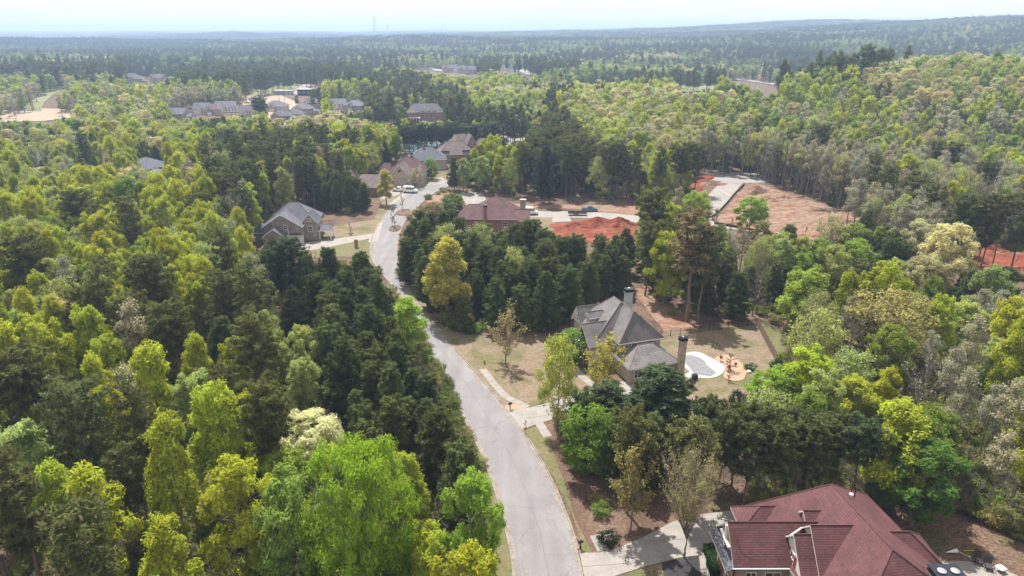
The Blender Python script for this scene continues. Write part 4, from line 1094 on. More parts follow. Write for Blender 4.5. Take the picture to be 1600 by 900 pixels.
m = MB(); m.prism(w, 0, .10); tag(m.build('planting_bed', 'mulch_orange'), kind='structure')
R = random.Random(3)
def rock(px, py, s, label):
    x, y = G(px, py); bm = bmesh.new(); bmesh.ops.create_icosphere(bm, subdivisions=2, radius=s)
    for v in bm.verts: v.co *= R.uniform(.8, 1.15); v.co.z *= .6
    me = bpy.data.meshes.new('boulder'); bm.to_mesh(me); bm.free(); me.materials.append(MATS['stone'])
    o = bpy.data.objects.new('boulder', me); o.location = (x, y, s * .35); COL.objects.link(o); tag(o, label, 'boulder', 'boulders beside the planting bed')
for px, py, s, lb in ((1171, 571, .45, 'upper pale boulder at the right of the planting bed'), (1176, 577, .4, 'rightmost pale boulder beside the planting bed'), (1170, 582, .5, 'lower pale boulder touching the edge of the planting bed')): rock(px, py, s, lb)

# lawn statues / red plants on stems
def red_plant(px, py, h, label):
    x, y = G(px, py); o = empty('red_shrub', (x, y, .08)); tag(o, label, 'shrub', 'small red plants in the pool bed')
    m = MB(); m.tube((0, 0, 0), (0, 0, h * .6), .06, .04); m.build('stem', 'bark_grey', o)
    m = MB()
    for k in range(110):
        a, b = R.uniform(0, 6.28), R.uniform(-.9, 1.3); q = h * .3 * R.uniform(.5, 1)
        c = Vector((q * math.cos(a) * math.cos(b), q * math.sin(a) * math.cos(b), h * .65 + q * math.sin(b) * 1.1)); u = Vector((R.uniform(-1, 1), R.uniform(-1, 1), R.uniform(-1, 1))) * .14; v = Vector((R.uniform(-1, 1), R.uniform(-1, 1), R.uniform(-1, 1))) * .14
        m.add([c - u, c + u, c + v], [(0, 1, 2)])
    m.build('foliage', 'red_plant', o, fix=False)
red_plant(1126, 565, 1.3, 'red-leaved plant at the upper left of the orange bed')
red_plant(1138, 581, 1.3, 'red-leaved plant at the lower left of the orange bed')
red_plant(1149, 573, .8, 'squat dark red plant in the middle of the orange bed')

# ------------------------------------------------------------------ fences
def iron_fence(pts, label, h=1.5):
    w = resample([G(*p) for p in pts], 2 + int(sum(math.dist(G(*a), G(*b)) for a, b in zip(pts, pts[1:])) / 2.4))
    o = empty('iron_fence', (w[0][0], w[0][1], 0)); tag(o, label, 'fence'); ox, oy = w[0]
    for x, y in w:
        m = MB(); m.box(x - ox - .05, x - ox + .05, y - oy - .05, y - oy + .05, 0, h + .12); m.build('post', 'iron', o)
    for a, b in zip(w, w[1:]):
        for z in (.18, h - .25, h):
            m = MB(); m.tube((a[0] - ox, a[1] - oy, z), (b[0] - ox, b[1] - oy, z), .025, n=4); m.build('rail', 'iron', o)
    m = MB()
    for a, b in zip(w, w[1:]):
        for k in range(1, 18):
            t = k / 18; x = a[0] + (b[0] - a[0]) * t - ox; y = a[1] + (b[1] - a[1]) * t - oy
            m.box(x - .009, x + .009, y - .009, y + .009, .1, h)
    tag(m.build('picket', 'iron', o, fix=False), kind='stuff')
iron_fence([(1032, 528), (1080, 521), (1130, 514), (1182, 508)], 'black iron fence along the top edge of the pool lawn')
iron_fence([(1062, 652), (1090, 646), (1120, 640), (1160, 632)], 'black iron fence at the bottom of the pool lawn, behind the pines')
a, b = G(1183, 509), G(1217, 574)
L = math.dist(a, b); o = empty('wooden_fence', (a[0], a[1], 0), math.atan2(b[1] - a[1], b[0] - a[0])); tag(o, 'tall brown board fence closing the right side of the pool lawn', 'fence')
k = 0
for i in range(int(L / 2.4) + 1):
    m = MB(); m.box(i * 2.4 - .06, i * 2.4 + .06, .03, .15, 0, 2.0); m.build('post', 'wood_fence', o)
for z in (.35, 1.05, 1.65):
    m = MB(); m.box(0, L, .0, .04, z, z + .09); m.build('rail', 'wood_fence', o)
nb = int(L / .15)
bm_ = MB(); bm_.box(0, .138, -.03, -.005, .05, 1.88); brd = bm_.mesh('plank', ['wood_fence'])
for i in range(nb):
    q = bpy.data.objects.new('plank', brd); COL.objects.link(q); q.parent = o; q.location = (i * .15, 0, R.uniform(-.02, .02))

# ------------------------------------------------------------------ small things by the road
def mailbox(px, py, rot, label):
    x, y = G(px, py); o = empty('mailbox', (x, y, 0), math.radians(rot)); tag(o, label, 'mailbox', 'black mailboxes beside the kerb')
    m = MB(); m.box(-.06, .06, -.06, .06, 0, 1.25); m.box(-.3, .3, -.04, .04, .92, 1.0); m.build('post', 'iron', o)
    m = MB(); m.extrude_y([(-.32, 1.02), (-.32, 1.2), (-.25, 1.3), (.25, 1.3), (.32, 1.2), (.32, 1.02)], -.12, .12); b = m.build('box', 'iron', o)
    m = MB(); m.box(.1, .13, -.15, -.12, 1.15, 1.4); m.build('flag', 'dark_red', o)
    m = MB(); m.lathe([(.05, 1.25), (.08, 1.34), (.01, 1.48)], (0, 0), 8); m.build('finial', 'iron', o)
mailbox(797, 640, 30, 'black mailbox on its post in the orange mulch by the upper drive')
mailbox(907, 858, 20, 'black mailbox on its post beside the kerb by the lower drive')
x, y = G(952, 853)
o = empty('yard_sign', (x, y, 0), math.radians(20)); tag(o, 'small pale green sign on a white post in front of the dark bush', 'sign')
m = MB(); m.tube((0, 0, 0), (-.35, .1, 1.5), .05, n=6); m.build('post', 'trim_white', o)
m = MB(); m.box(-.75, .1, .0, .04, 1.45, 1.8); m.build('sign_board', 'siding_grey', o)
x, y = G(757, 569)
o = empty('fire_hydrant', (x, y, 0)); tag(o, 'small dark red hydrant at the end of the sidewalk', 'hydrant')
m = MB(); m.lathe([(.16, 0), (.16, .06), (.1, .08), (.1, .5), (.13, .52), (.1, .62), (.03, .7)], (0, 0), 10); m.tube((-.2, 0, .4), (.2, 0, .4), .05, n=8); m.build('hydrant_body', 'dark_red', o)
x, y = G(557, 387)
o = empty('stone_pillar', (x, y, 0)); tag(o, 'short orange-tan pillar with a dark cap beside the left lawn', 'pillar')
m = MB(); m.box(-.45, .45, -.45, .45, 0, 2.1); m.build('shaft', 'mulch_orange', o)
m = MB(); m.box(-.55, .55, -.55, .55, 2.1, 2.25); m.add([(-.5, -.5, 2.25), (.5, -.5, 2.25), (.5, .5, 2.25), (-.5, .5, 2.25), (0, 0, 2.6)], [(0, 1, 4), (1, 2, 4), (2, 3, 4), (3, 0, 4)]); m.build('cap', 'dark_red', o)
x, y = G(620, 408)
o = empty('utility_cabinet', (x + 3.2, y, 0)); tag(o, 'grey utility cabinet on a pale pad by the road bend', 'cabinet')
m = MB(); m.box(-.8, .8, -.6, .6, 0, .15); m.build('pad', 'concrete', o); m = MB(); m.box(-.65, .65, -.5, .5, .15, 1.5); m.build('housing', 'siding_grey', o); m = MB(); m.box(-.7, .7, -.55, .55, 1.5, 1.6); m.build('lid', 'steel', o)

# ------------------------------------------------------------------ covered pool and chairs behind the red-roofed house
px0 = G(1515, 905)
m = MB(); cc = (53.6, 59.6)
deck = [(cc[0] + 7.0 * math.cos(t * math.pi / 16) * 1.05, cc[1] + 6.0 * math.sin(t * math.pi / 16)) for t in range(32)]
m.prism(deck, 0, .08); tag(m.build('pool_deck', 'concrete'), kind='structure')
pl = empty('swimming_pool', (cc[0] + .4, cc[1] - 2.8, 0)); tag(pl, 'pool under a smooth tan cover beside the red-roofed house', 'pool')
m = MB(); m.prism([(5.2 * math.cos(t * math.pi / 16), 4.6 * math.sin(t * math.pi / 16)) for t in range(32)], .08, .14); m.build('pool_cover', 'cover_tan', pl)
m = MB()
for t in range(32):
    a0, a1 = t * math.pi / 16, (t + 1) * math.pi / 16
    m.add([(5.2 * math.cos(a0), 4.6 * math.sin(a0), .142), (5.2 * math.cos(a1), 4.6 * math.sin(a1), .142), (5.5 * math.cos(a1), 4.9 * math.sin(a1), .142), (5.5 * math.cos(a0), 4.9 * math.sin(a0), .142)], [(0, 1, 2, 3)])
m.build('coping', 'concrete_white', pl)
def lounge(px, py, rot, label):
    x, y = G(px, py); o = empty('lounge_chair', (x, y, .08), math.radians(rot)); tag(o, label, 'chair', 'dark mesh chairs at the pool edge')
    for s in (-1, 1):
        for q in (-.45, .45): m = MB(); m.tube((s * .42, q, 0), (s * .42, q * .9, .42), .03); m.build('leg', 'iron', o)
        m = MB(); m.tube((s * .44, -.45, .68), (s * .44, .4, .68), .03); m.tube((s * .44, -.45, .4), (s * .44, -.45, .68), .025); m.build('armrest', 'iron', o)
    m = MB(); m.box(-.4, .4, -.5, .45, .4, .46); m.build('seat', 'dark_fabric', o)
    m = MB(); m.add([(-.4, .42, .45), (.4, .42, .45), (.4, .8, 1.25), (-.4, .8, 1.25), (-.4, .48, .42), (.4, .48, .42), (.4, .86, 1.22), (-.4, .86, 1.22)], [(0, 1, 2, 3), (7, 6, 5, 4), (0, 4, 5, 1), (2, 6, 7, 3), (0, 3, 7, 4), (1, 5, 6, 2)]); m.build('backrest', 'dark_fabric', o)
lounge(1527, 880, -20, 'dark mesh chair nearest the fallen white umbrella'); lounge(1543, 889, -25, 'dark mesh chair between the other chair and the low table')
x, y = G(1562, 893)
o = empty('side_table', (x, y, .08), .3); tag(o, 'low table with a pale square top beside the dark chairs', 'table')
m = MB(); m.box(-.45, .45, -.45, .45, .5, .55); m.build('tabletop', 'siding_white', o)
for a in (-.38, .38):
    for b in (-.38, .38): m = MB(); m.tube((a, b, 0), (a, b, .5), .025); m.build('leg', 'iron', o)
x, y = G(1492, 864)
o = empty('folded_umbrella', (x, y, .1), .15); tag(o, 'folded white parasol lying at the edge of the pool deck', 'umbrella')
m = MB(); m.tube((-1.2, 0, .15), (.2, 0, .2), .05, .28, n=8); m.build('canopy', 'siding_white', o); m = MB(); m.tube((.2, 0, .2), (1.2, -1.1, .06), .03, n=6); m.build('pole', 'trim_white', o)
x, y = G(1505, 862)
o = empty('skimmer_pole', (x, y, .14)); tag(o, 'thin yellow pole lying beyond the pool deck', 'pole')
m = MB(); m.tube((0, 0, 0), (2.4, .1, 0), .04, n=6); m.build('shaft', 'yellow_paint', o)

# ------------------------------------------------------------------ pylons on the horizon
def pylon(px, py_top, py_base, dist, label, name='transmission_tower'):
    u = (px - 800) / FPX; y = dist; x = u * (y * CT + 20 * ST)
    zt = top_z(y, py_top); zb = height(x, y)
    H = zt - zb; o = empty(name, (x, y, zb)); tag(o, label, 'tower')
    for sx in (-1, 1):
        for sy in (-1, 1):
            m = MB(); m.tube((sx * H * .09, sy * H * .09, 0), (sx * H * .012, sy * H * .012, H), H * .006, n=4); m.build('leg', 'steel', o)
    for k in range(8):
        z0, z1 = H * k / 8, H * (k + 1) / 8; r0, r1 = H * (.09 - .078 * k / 8), H * (.09 - .078 * (k + 1) / 8)
        m = MB(); m.tube((-r0, -r0, z0), (r1, -r1, z1), H * .004, n=4); m.tube((r0, -r0, z0), (-r1, -r1, z1), H * .006, n=4); m.tube((-r0, r0, z0), (r1, r1, z1), H * .006, n=4); m.build('brace', 'steel', o)
    for z, w_ in ((.78, .13), (.88, .11)):
        m = MB(); m.tube((-H * w_, 0, H * z), (H * w_, 0, H * z), H * .009, n=4); m.build('crossarm', 'steel', o)
pylon(586, 24, 44, 5200, 'tallest thin mast rising above the horizon left of centre')
pylon(606, 36, 44, 5400, 'short mast just right of the tallest one on the horizon')
pylon(692, 37, 44, 5000, 'short mast standing alone on the horizon near the middle')
# wooden H-frame poles of the power line
for px, py, lb in ((390, 168, 'wooden H-shaped power pole left of the tall lone pine'), (441, 160, 'wooden H-shaped power pole behind the wide violet roof')):
    x, y, z = hit(px, py); o = empty('power_pole', (x, y, z)); tag(o, lb, 'pole', 'wooden H-shaped poles near the row of houses')
    for s in (-1, 1): m = MB(); m.tube((s * 2.4, 0, 0), (s * 2.4, 0, 13), .22, .16); m.build('pole', 'bark_grey', o)
    m = MB(); m.box(-4.6, 4.6, -.15, .15, 11.6, 12.0); m.build('crossarm', 'bark_grey', o)

# silt fences round the graded lots
def silt_fence(pts, label):
    w = resample([G(*p) for p in pts], 2 + int(sum(math.dist(G(*a), G(*b)) for a, b in zip(pts, pts[1:])) / 3))
    o = empty('silt_fence', (w[0][0], w[0][1], 0)); tag(o, label, 'fence'); ox, oy = w[0]
    m = MB()
    for a, b in zip(w, w[1:]):
        L_ = math.dist(a, b); nx, ny = -(b[1] - a[1]) / L_ * .03, (b[0] - a[0]) / L_ * .03
        m.prism([(a[0] - ox - nx, a[1] - oy - ny), (b[0] - ox - nx, b[1] - oy - ny), (b[0] - ox + nx, b[1] - oy + ny), (a[0] - ox + nx, a[1] - oy + ny)], 0, .8)
    m.build('fabric', 'iron', o)
    for p in w:
        m = MB(); m.box(p[0] - ox - .05, p[0] - ox + .05, p[1] - oy - .05, p[1] - oy + .05, 0, 1.0); m.build('stake', 'bark_grey', o)
silt_fence([(1163, 289), (1146, 306), (1136, 318), (1122, 333), (1111, 341), (1116, 347)], 'low black silt fence between the cleared street and the tan clearing')
silt_fence([(1116, 350), (1150, 356), (1190, 364), (1235, 373), (1275, 380)], 'low black silt fence along the near edge of the tan clearing')
silt_fence([(1495, 379), (1530, 377), (1580, 385), (1640, 394)], 'low black silt fence between the red clay strip and the woods')
# cut logs and brush left at the edge of the clearing
def brush(px, py, L_, n, seed, label):
    x, y = G(px, py); o = empty('brush_pile', (x, y, 0)); tag(o, label, 'brush pile'); R = random.Random(seed)
    for k in range(n):
        a = R.uniform(-.5, .5) + (1.2 if k % 4 == 0 else 0); c = Vector((R.uniform(-L_, L_), R.uniform(-1.2, 1.2), R.uniform(.3, 1.3))); d_ = Vector((math.cos(a), math.sin(a), R.uniform(-.2, .25))) * R.uniform(1.2, 3.2)
        m = MB(); m.tube(c - d_, c + d_, R.uniform(.06, .2), R.uniform(.04, .1), n=5); m.build('branch', ['bark_grey', 'twig', 'bark_pine'][k % 3], o)
brush(1290, 331, 6, 22, 1, 'grey brush pile at the back edge of the tan clearing')
brush(1345, 350, 7, 22, 2, 'long grey brush pile at the right tip of the tan clearing')
brush(1240, 312, 4, 12, 3, 'small brush pile behind the low tan dirt heap')
# ------------------------------------------------------------------ tree models
NR = np.random.RandomState(11)

def leaf_tris(C, N, size, elong=1.0, up=None):
    """one small leaf-spray triangle per centre, turned towards N with scatter; returns (3n,3)"""
    n = len(C)
    nrm = N + NR.normal(0, .75, (n, 3)); nrm /= np.linalg.norm(nrm, axis=1)[:, None] + 1e-9
    if up is None: a = NR.normal(0, 1, (n, 3))
    else: a = up + NR.normal(0, .35, (n, 3))
    a -= nrm * (a * nrm).sum(1)[:, None]; a /= np.linalg.norm(a, axis=1)[:, None] + 1e-9
    b = np.cross(nrm, a)
    s = size * NR.uniform(.65, 1.35, n)[:, None]
    out = np.empty((n, 3, 3))
    out[:, 0] = C + a * s * elong * .6
    out[:, 1] = C - a * s * elong * .4 + b * s * .55 / math.sqrt(elong)
    out[:, 2] = C - a * s * elong * .4 - b * s * .55 / math.sqrt(elong)
    return out.reshape(-1, 3)

def mk_mesh(name, tubes, leaves, vary, leafmat, barkmat, trunk_only=False):
    """tubes: list of (p0,p1,r0,r1,n); leaves: (3m,3) array; returns (trunk mesh, crown mesh, joined mesh)"""
    tb = MB()
    for p0, p1, r0, r1, n in tubes: tb.tube(p0, p1, r0, r1, n=n, caps=False)
    trunk = tb.mesh(name + '_trunk', [barkmat])
    m = len(leaves) // 3
    def crownmesh(nm, extra=None):
        me = bpy.data.meshes.new(nm)
        ev = len(tb.v) if extra else 0
        ef = [f for f in tb.f] if extra else []
        nv = ev + len(leaves); loops = sum(len(f) for f in ef) + 3 * m
        me.vertices.add(nv); me.loops.add(loops); me.polygons.add(len(ef) + m)
        co = np.empty((nv, 3), 'f4')
        if ev: co[:ev] = np.array(tb.v)
        co[ev:] = leaves
        me.vertices.foreach_set('co', co.ravel())
        li = np.array([i for f in ef for i in f] + [], 'i4'); li = np.concatenate([li, np.arange(3 * m, dtype='i4') + ev]).astype('i4')
        me.loops.foreach_set('vertex_index', li)
        tot = np.array([len(f) for f in ef] + [3] * m, 'i4'); st = np.concatenate([[0], np.cumsum(tot)[:-1]]).astype('i4')
        me.polygons.foreach_set('loop_start', st); me.polygons.foreach_set('loop_total', tot)
        me.materials.append(MATS[leafmat]); me.materials.append(MATS[barkmat])
        mi = np.array([1] * len(ef) + [0] * m, 'i4'); me.polygons.foreach_set('material_index', mi)
        at = me.attributes.new('vary', 'FLOAT', 'FACE')
        at.data.foreach_set('value', np.concatenate([np.zeros(len(ef)) + .5, vary]).astype('f4'))
        me.update(calc_edges=True); me.validate()
        return me
    return trunk, crownmesh(name + '_crown'), crownmesh(name, extra=True)

def limbs(H, R, z0, z1, n, shape, rb, rnd, bend=.5, sub=3):
    """trunk and limbs; returns tubes and limb end points"""
    tubes, ends = [], []
    k = 7; pts = []
    ox = oy = 0
    for i in range(k + 1):
        t = i / k; pts.append(Vector((ox, oy, H * .93 * t))); ox += rnd.uniform(-.02, .02) * H * bend; oy += rnd.uniform(-.02, .02) * H * bend
    rad = lambda t: rb * (1 - .88 * t) * (1.25 if t < .02 else 1)
    for i in range(k): tubes.append((pts[i], pts[i + 1], rad(i / k), rad((i + 1) / k), 6))
    for j in range(n):
        t = z0 + (z1 - z0) * (j + rnd.random()) / n
        q = t / .93 * k; i = min(k - 1, int(q)); p = pts[i].lerp(pts[i + 1], q - i)
        a = j * 2.4 + rnd.uniform(-.4, .4); rr = R * shape(t) * rnd.uniform(.7, 1.0)
        e = p + Vector((math.cos(a) * rr, math.sin(a) * rr, rr * rnd.uniform(.35, .9)))
        e.z = min(e.z, H * .97)
        mdl = p.lerp(e, .5) + Vector((0, 0, -.08 * rr))
        r0 = rad(t) * .55
        tubes.append((p, mdl, r0, r0 * .6, 5)); tubes.append((mdl, e, r0 * .6, r0 * .22, 4)); ends.append(e)
        for _ in range(sub):
            s = mdl.lerp(e, rnd.uniform(-.2, .7)); d = Vector((rnd.uniform(-1, 1), rnd.uniform(-1, 1), rnd.uniform(-.1, .9))) * rr * .38
            tubes.append((s, s + d, r0 * .35, r0 * .1, 3)); ends.append(s + d)
    return tubes, ends, pts

def broadleaf(seed, H, R, zlo, nclump, per, leaf, shape, clump_r, barkmat='bark_grey', leafmat='leaf', twigs=0, fill=.25, flat=.6, upright=0.0, lobes=0):
    rnd = random.Random(seed); NR.seed(seed)
    tubes, ends, pts = limbs(H, R, zlo + .02, .82, max(8, nclump // 7), shape, H * .0135, rnd)
    C = []
    for i in range(nclump):
        t = zlo + (1 - zlo) * ((i + .5) / nclump) ** .85
        a = i * 2.39996 + rnd.uniform(-.5, .5)
        rr = R * shape(t) * (1 - fill + fill * rnd.random() ** .5) * rnd.uniform(.75, 1.08) if rnd.random() > .22 else R * shape(t) * rnd.uniform(.1, .7)
        C.append((rr * math.cos(a), rr * math.sin(a), H * t - clump_r * .4))
    if lobes:
        Lc = []
        for i in range(lobes):
            t = zlo + .08 + (.9 - zlo) * ((i + .5) / lobes); a = i * 2.39996 + rnd.uniform(-.5, .5); rr = R * shape(t) * rnd.uniform(.42, .72) * (0.35 if i == lobes - 1 else 1)
            Lc.append((rr * math.cos(a), rr * math.sin(a), H * t * .98 - .3, R * rnd.uniform(.24, .44)))
        C = []
        for i in range(nclump):
            lx, ly, lz, lr = Lc[i % lobes]
            dv = Vector((rnd.gauss(0, 1) + lx / R, rnd.gauss(0, 1) + ly / R, rnd.gauss(.25, .9))).normalized() * lr * rnd.uniform(.75, 1.1)
            C.append((lx + dv.x, ly + dv.y, min(H - clump_r * .5, max(H * zlo, lz + dv.z * 1.15))))
    C = np.array(C); leaves = []; vary = []
    ctr = np.array([0, 0, H * (zlo + 1) / 2 * .92])
    for c in C:
        s = clump_r * rnd.uniform(.7, 1.25); n = int(per * s / clump_r)
        d = NR.normal(0, 1, (n, 3)); d /= np.linalg.norm(d, axis=1)[:, None]
        d *= NR.uniform(.15, 1.25, n)[:, None] ** .7; d[:, 2] *= flat * (1 + upright)
        P = c + d * s
        N = d * 1.0 + (c - ctr) / np.linalg.norm(c - ctr) * .5 + np.array([0, 0, .6])
        leaves.append(leaf_tris(P, N, leaf, 1.0 + upright, up=(d * .5 + np.array([0, 0, 1.0])) if upright else None)); v = rnd.uniform(.1, .9); vary.append(np.clip(v * .6 + NR.uniform(0, .4, n), 0, 1))
        if twigs:
            best = min(ends, key=lambda e: (e - Vector(c)).length)
            tubes.append((best, Vector(c), .05, .02, 3))
    if twigs > 1:
        for c in C:
            for _ in range(twigs):
                d = Vector((rnd.gauss(0, 1), rnd.gauss(0, 1), rnd.gauss(.7, .8))).normalized() * clump_r * rnd.uniform(.7, 1.3)
                tubes.append((Vector(c) - d * .3, Vector(c) + d, .03, .012, 3))
    return tubes, np.concatenate(leaves), np.concatenate(vary), leafmat, barkmat

def pine(seed, H, R, zlo, whorls, per, tuft, shape, needle=.5, nt=16, droop=0.0):
    """pine: whorled boughs ending in upright needle tufts"""
    rnd = random.Random(seed); NR.seed(seed)
    tubes = []; leaves = []; vary = []
    k = 6; pts = []; ox = oy = 0
    for i in range(k + 1):
        pts.append(Vector((ox, oy, H * .97 * i / k))); ox += rnd.uniform(-.012, .012) * H; oy += rnd.uniform(-.012, .012) * H
    rb = H * .0125
    for i in range(k): tubes.append((pts[i], pts[i + 1], rb * (1 - .85 * i / k) * (1.2 if i == 0 else 1), rb * (1 - .85 * (i + 1) / k), 6))
    for w in range(whorls):
        t = zlo + (.985 - zlo) * (w + rnd.uniform(-.3, .3)) / whorls
        t = min(max(t, zlo), .985)
        q = t / .97 * k; i = min(k - 1, int(q)); p = pts[i].lerp(pts[i + 1], min(1, q - i))
        nb = per if t < .9 else max(3, per - 2)
        a0 = rnd.uniform(0, 6.28)
        for j in range(nb):
            if rnd.random() < .12: continue
            a = a0 + j * 6.283 / nb + rnd.uniform(-.35, .35); L = R * shape(t) * rnd.uniform(.6, 1.12) + .15
            e = p + Vector((math.cos(a) * L, math.sin(a) * L, L * rnd.uniform(.12, .5) - droop * L))
            tubes.append((p, e, .05 + .008 * L, .02, 3))
            m_ = max(2, int(L / tuft * 1.5)); vb = rnd.uniform(.1, .8)
            for s in range(m_):
                f = (s + .9) / m_
                c = p.lerp(e, max(.28, f)) + Vector((rnd.gauss(0, .25), rnd.gauss(0, .25), rnd.gauss(.12, .12))) * tuft
                n = nt
                d = NR.normal(0, 1, (n, 3)) + np.array([math.cos(a) * .5, math.sin(a) * .5, 1.0]); d /= np.linalg.norm(d, axis=1)[:, None]
                P = np.array(c) + d * tuft * NR.uniform(.25, .8, n)[:, None]
                N = NR.normal(0, 1, (n, 3)) + np.array([0, 0, .5])
                leaves.append(leaf_tris(P, N, needle, 2.0, up=d)); vary.append(np.clip(vb * .6 + NR.uniform(0, .45, n), 0, 1))
    # leader
    c = np.array(pts[-1]); n = 40; d = NR.normal(0, .6, (n, 3)) + np.array([0, 0, 1.2]); d /= np.linalg.norm(d, axis=1)[:, None]
    leaves.append(leaf_tris(c + d * tuft * NR.uniform(0, .9, n)[:, None], NR.normal(0, 1, (n, 3)), needle, 2.0, up=d)); vary.append(NR.uniform(.4, .9, n))
    return tubes, np.concatenate(leaves), np.concatenate(vary), 'needle', 'bark_pine'

def bare(seed, H, R, zlo, nl, buds=0, budsize=.22, vase=False, barkmat='bark_grey', twig_n=9):
    """leafless or barely budding tree: limbs, branches and a cloud of twigs"""
    rnd = random.Random(seed); NR.seed(seed); tubes = []
    k = 5; top = (.25 if vase else .8)
    pts = [Vector((rnd.uniform(-.1, .1) * i * .4, rnd.uniform(-.1, .1) * i * .4, H * top * i / k)) for i in range(k + 1)]
    rb = H * .013
    for i in range(k): tubes.append((pts[i], pts[i + 1], rb * (1 - .6 * i / k), rb * (1 - .6 * (i + 1) / k), 6))
    twig = []
    for j in range(nl):
        t = (zlo + (1 - zlo) * j / nl)
        p = pts[min(k, int(t * k * 1.0)) if not vase else k - (j % 3 == 0)]
        a = j * 2.4 + rnd.uniform(-.4, .4)
        if vase: L = H * .72 * rnd.uniform(.8, 1.05); el = rnd.uniform(.95, 1.4)
        else: L = R * rnd.uniform(.8, 1.2); el = rnd.uniform(.4, 1.1) if t < .75 else rnd.uniform(.9, 1.5)
        d = Vector((math.cos(a) * math.cos(el), math.sin(a) * math.cos(el), math.sin(el)))
        q = p; r = rb * .42
        for s in range(4):
            e = q + d * L / 4; tubes.append((q, e, r, r * .7, 4)); r *= .7
            for _ in range(2):
                dd = (d + Vector((rnd.uniform(-.8, .8), rnd.uniform(-.8, .8), rnd.uniform(-.1, .6)))).normalized(); l2 = L * .32 * rnd.uniform(.7, 1.2)
                e2 = e + dd * l2; tubes.append((e, e2, r * .5, r * .22, 3)); twig.append((e, e2, dd))
            q = e; d = (d + Vector((rnd.uniform(-.25, .25), rnd.uniform(-.25, .25), .12))).normalized()
        twig.append((q - d * L * .2, q + d * L * .1, d))
    V = []; 
    for a_, b_, d_ in twig:
        for _ in range(twig_n):
            s = a_.lerp(b_, rnd.uniform(.1, 1.0)); dd = (d_ + Vector((rnd.gauss(0, .6), rnd.gauss(0, .6), rnd.gauss(.25, .4)))).normalized()
            l = rnd.uniform(.5, 1.3) * H / 16; e = s + dd * l; w = dd.orthogonal().normalized() * .028
            V.append((s + w, s - w, e))
    tw = np.array([[tuple(x) for x in q] for q in V]).reshape(-1, 3)
    # twig triangles become part of the trunk tubes through a thin tube list
    for s in V[::2]: tubes.append((s[0], s[2], .022, .008, 3))
    L_ = []; vy = []
    if buds:
        idx = NR.randint(0, len(V), buds)
        P = np.array([tuple(V[i][0].lerp(V[i][2], rnd.random())) for i in idx]) + NR.normal(0, .15, (buds, 3))
        L_.append(leaf_tris(P, NR.normal(0, 1, (buds, 3)) + np.array([0, 0, .5]), budsize)); vy.append(NR.uniform(0, 1, buds))
    else:
        P = np.array([tuple(v[2]) for v in V[:200]]); L_.append(leaf_tris(P, NR.normal(0, 1, (len(P), 3)), .12)); vy.append(NR.uniform(0, 1, len(P)))
    return tubes, np.concatenate(L_), np.concatenate(vy), 'leaf', barkmat

ov = lambda t: max(.12, math.sin(min(1, max(0, (t - .12) / .88)) * math.pi * .93 + .12)) ** .75          # egg
up_ = lambda t: max(.1, (1 - max(0, t - .45) / .58) ** .7) * (.55 + .45 * min(1, t / .45))               # pyramid-oval
dome = lambda t: max(.15, math.sqrt(max(0.02, 1 - ((t - .62) / .42) ** 2)))                              # broad dome
conep = lambda t: max(.06, (1.02 - t)) ** .62 * 1.25 * (.8 + .2 * min(1, t / .25))
flatp = lambda t: max(.15, math.sqrt(max(.02, 1 - ((t - .72) / .30) ** 2)))

SPEC = {}
def reg(key, H, R, gens):
    SPEC[key] = dict(H=H, R=R, m=[mk_mesh(f'{key}_{i}', *g) for i, g in enumerate(gens)])
reg('young_pine', 13, 2.7, [pine(20 + i, 13, 2.7, .10, 17, 6, .60, (conep, lambda t: .3 + .75 * conep(t), conep)[i], needle=.30, nt=24) for i in range(3)])
reg('tall_pine', 20, 3.7, [pine(30 + i, 20, 3.7, .54 - .07 * i, 12 + i, 6, .80, flatp, needle=.30, nt=30) for i in range(3)])
reg('thin_pine', 20, 2.9, [pine(40 + i, 20, 2.8, .46 - .08 * i, 13, 5, .75, lambda t: .5 + .5 * conep(t), needle=.30, nt=22) for i in range(2)])
reg('green', 17, 4.4, [broadleaf(50 + i, 17, 4.4, .18, 130, 112, .26, (up_, ov, up_)[i], .78, twigs=1, upright=.6, lobes=(19, 16, 23)[i]) for i in range(3)])
reg('big_green', 18, 8.6, [broadleaf(58, 18, 8.6, .20, 330, 125, .25, dome, 1.15, twigs=1, upright=.2, lobes=17)])
reg('poplar', 19, 3.6, [broadleaf(60 + i, 19, 3.6, .20, 110, 105, .26, up_, .85, twigs=1, upright=.9, lobes=12 + i * 3) for i in range(2)])
reg('dome', 15, 5.4, [broadleaf(70 + i, 15, 5.4, .30, 150, 105, .28, dome, .9, twigs=1, flat=.6, upright=.2, lobes=12 + 3 * i) for i in range(2)])
reg('airy', 16, 4.6, [broadleaf(80 + i, 16, 4.6, .28, 120, 44, .26, (dome, ov)[i], 1.1, twigs=3, upright=.4, lobes=14) for i in range(2)])
reg('slim', 20, 2.7, [broadleaf(84 + i, 20, 2.7, .42, 55, 36, .27, ov, .95, twigs=3, upright=.6, lobes=8) for i in range(2)])
reg('bare', 17, 3.8, [bare(90 + i, 17, 3.8, .35, 15, buds=260 * i) for i in range(3)])
reg('lollipop', 15, 4.6, [broadleaf(64, 15, 4.6, .26, 150, 46, .25, ov, 1.0, twigs=2, upright=.5, lobes=16)])
reg('small_round', 8, 3.2, [broadleaf(66, 8, 3.2, .15, 70, 100, .24, ov, .85, twigs=1), broadleaf(67, 8, 3.2, .12, 70, 110, .26, dome, .85)])
reg('sparse', 9, 2.9, [bare(96, 9, 3.1, .28, 14, buds=1500, budsize=.2), bare(97, 9, 3.1, .25, 14, buds=2600, budsize=.2)])
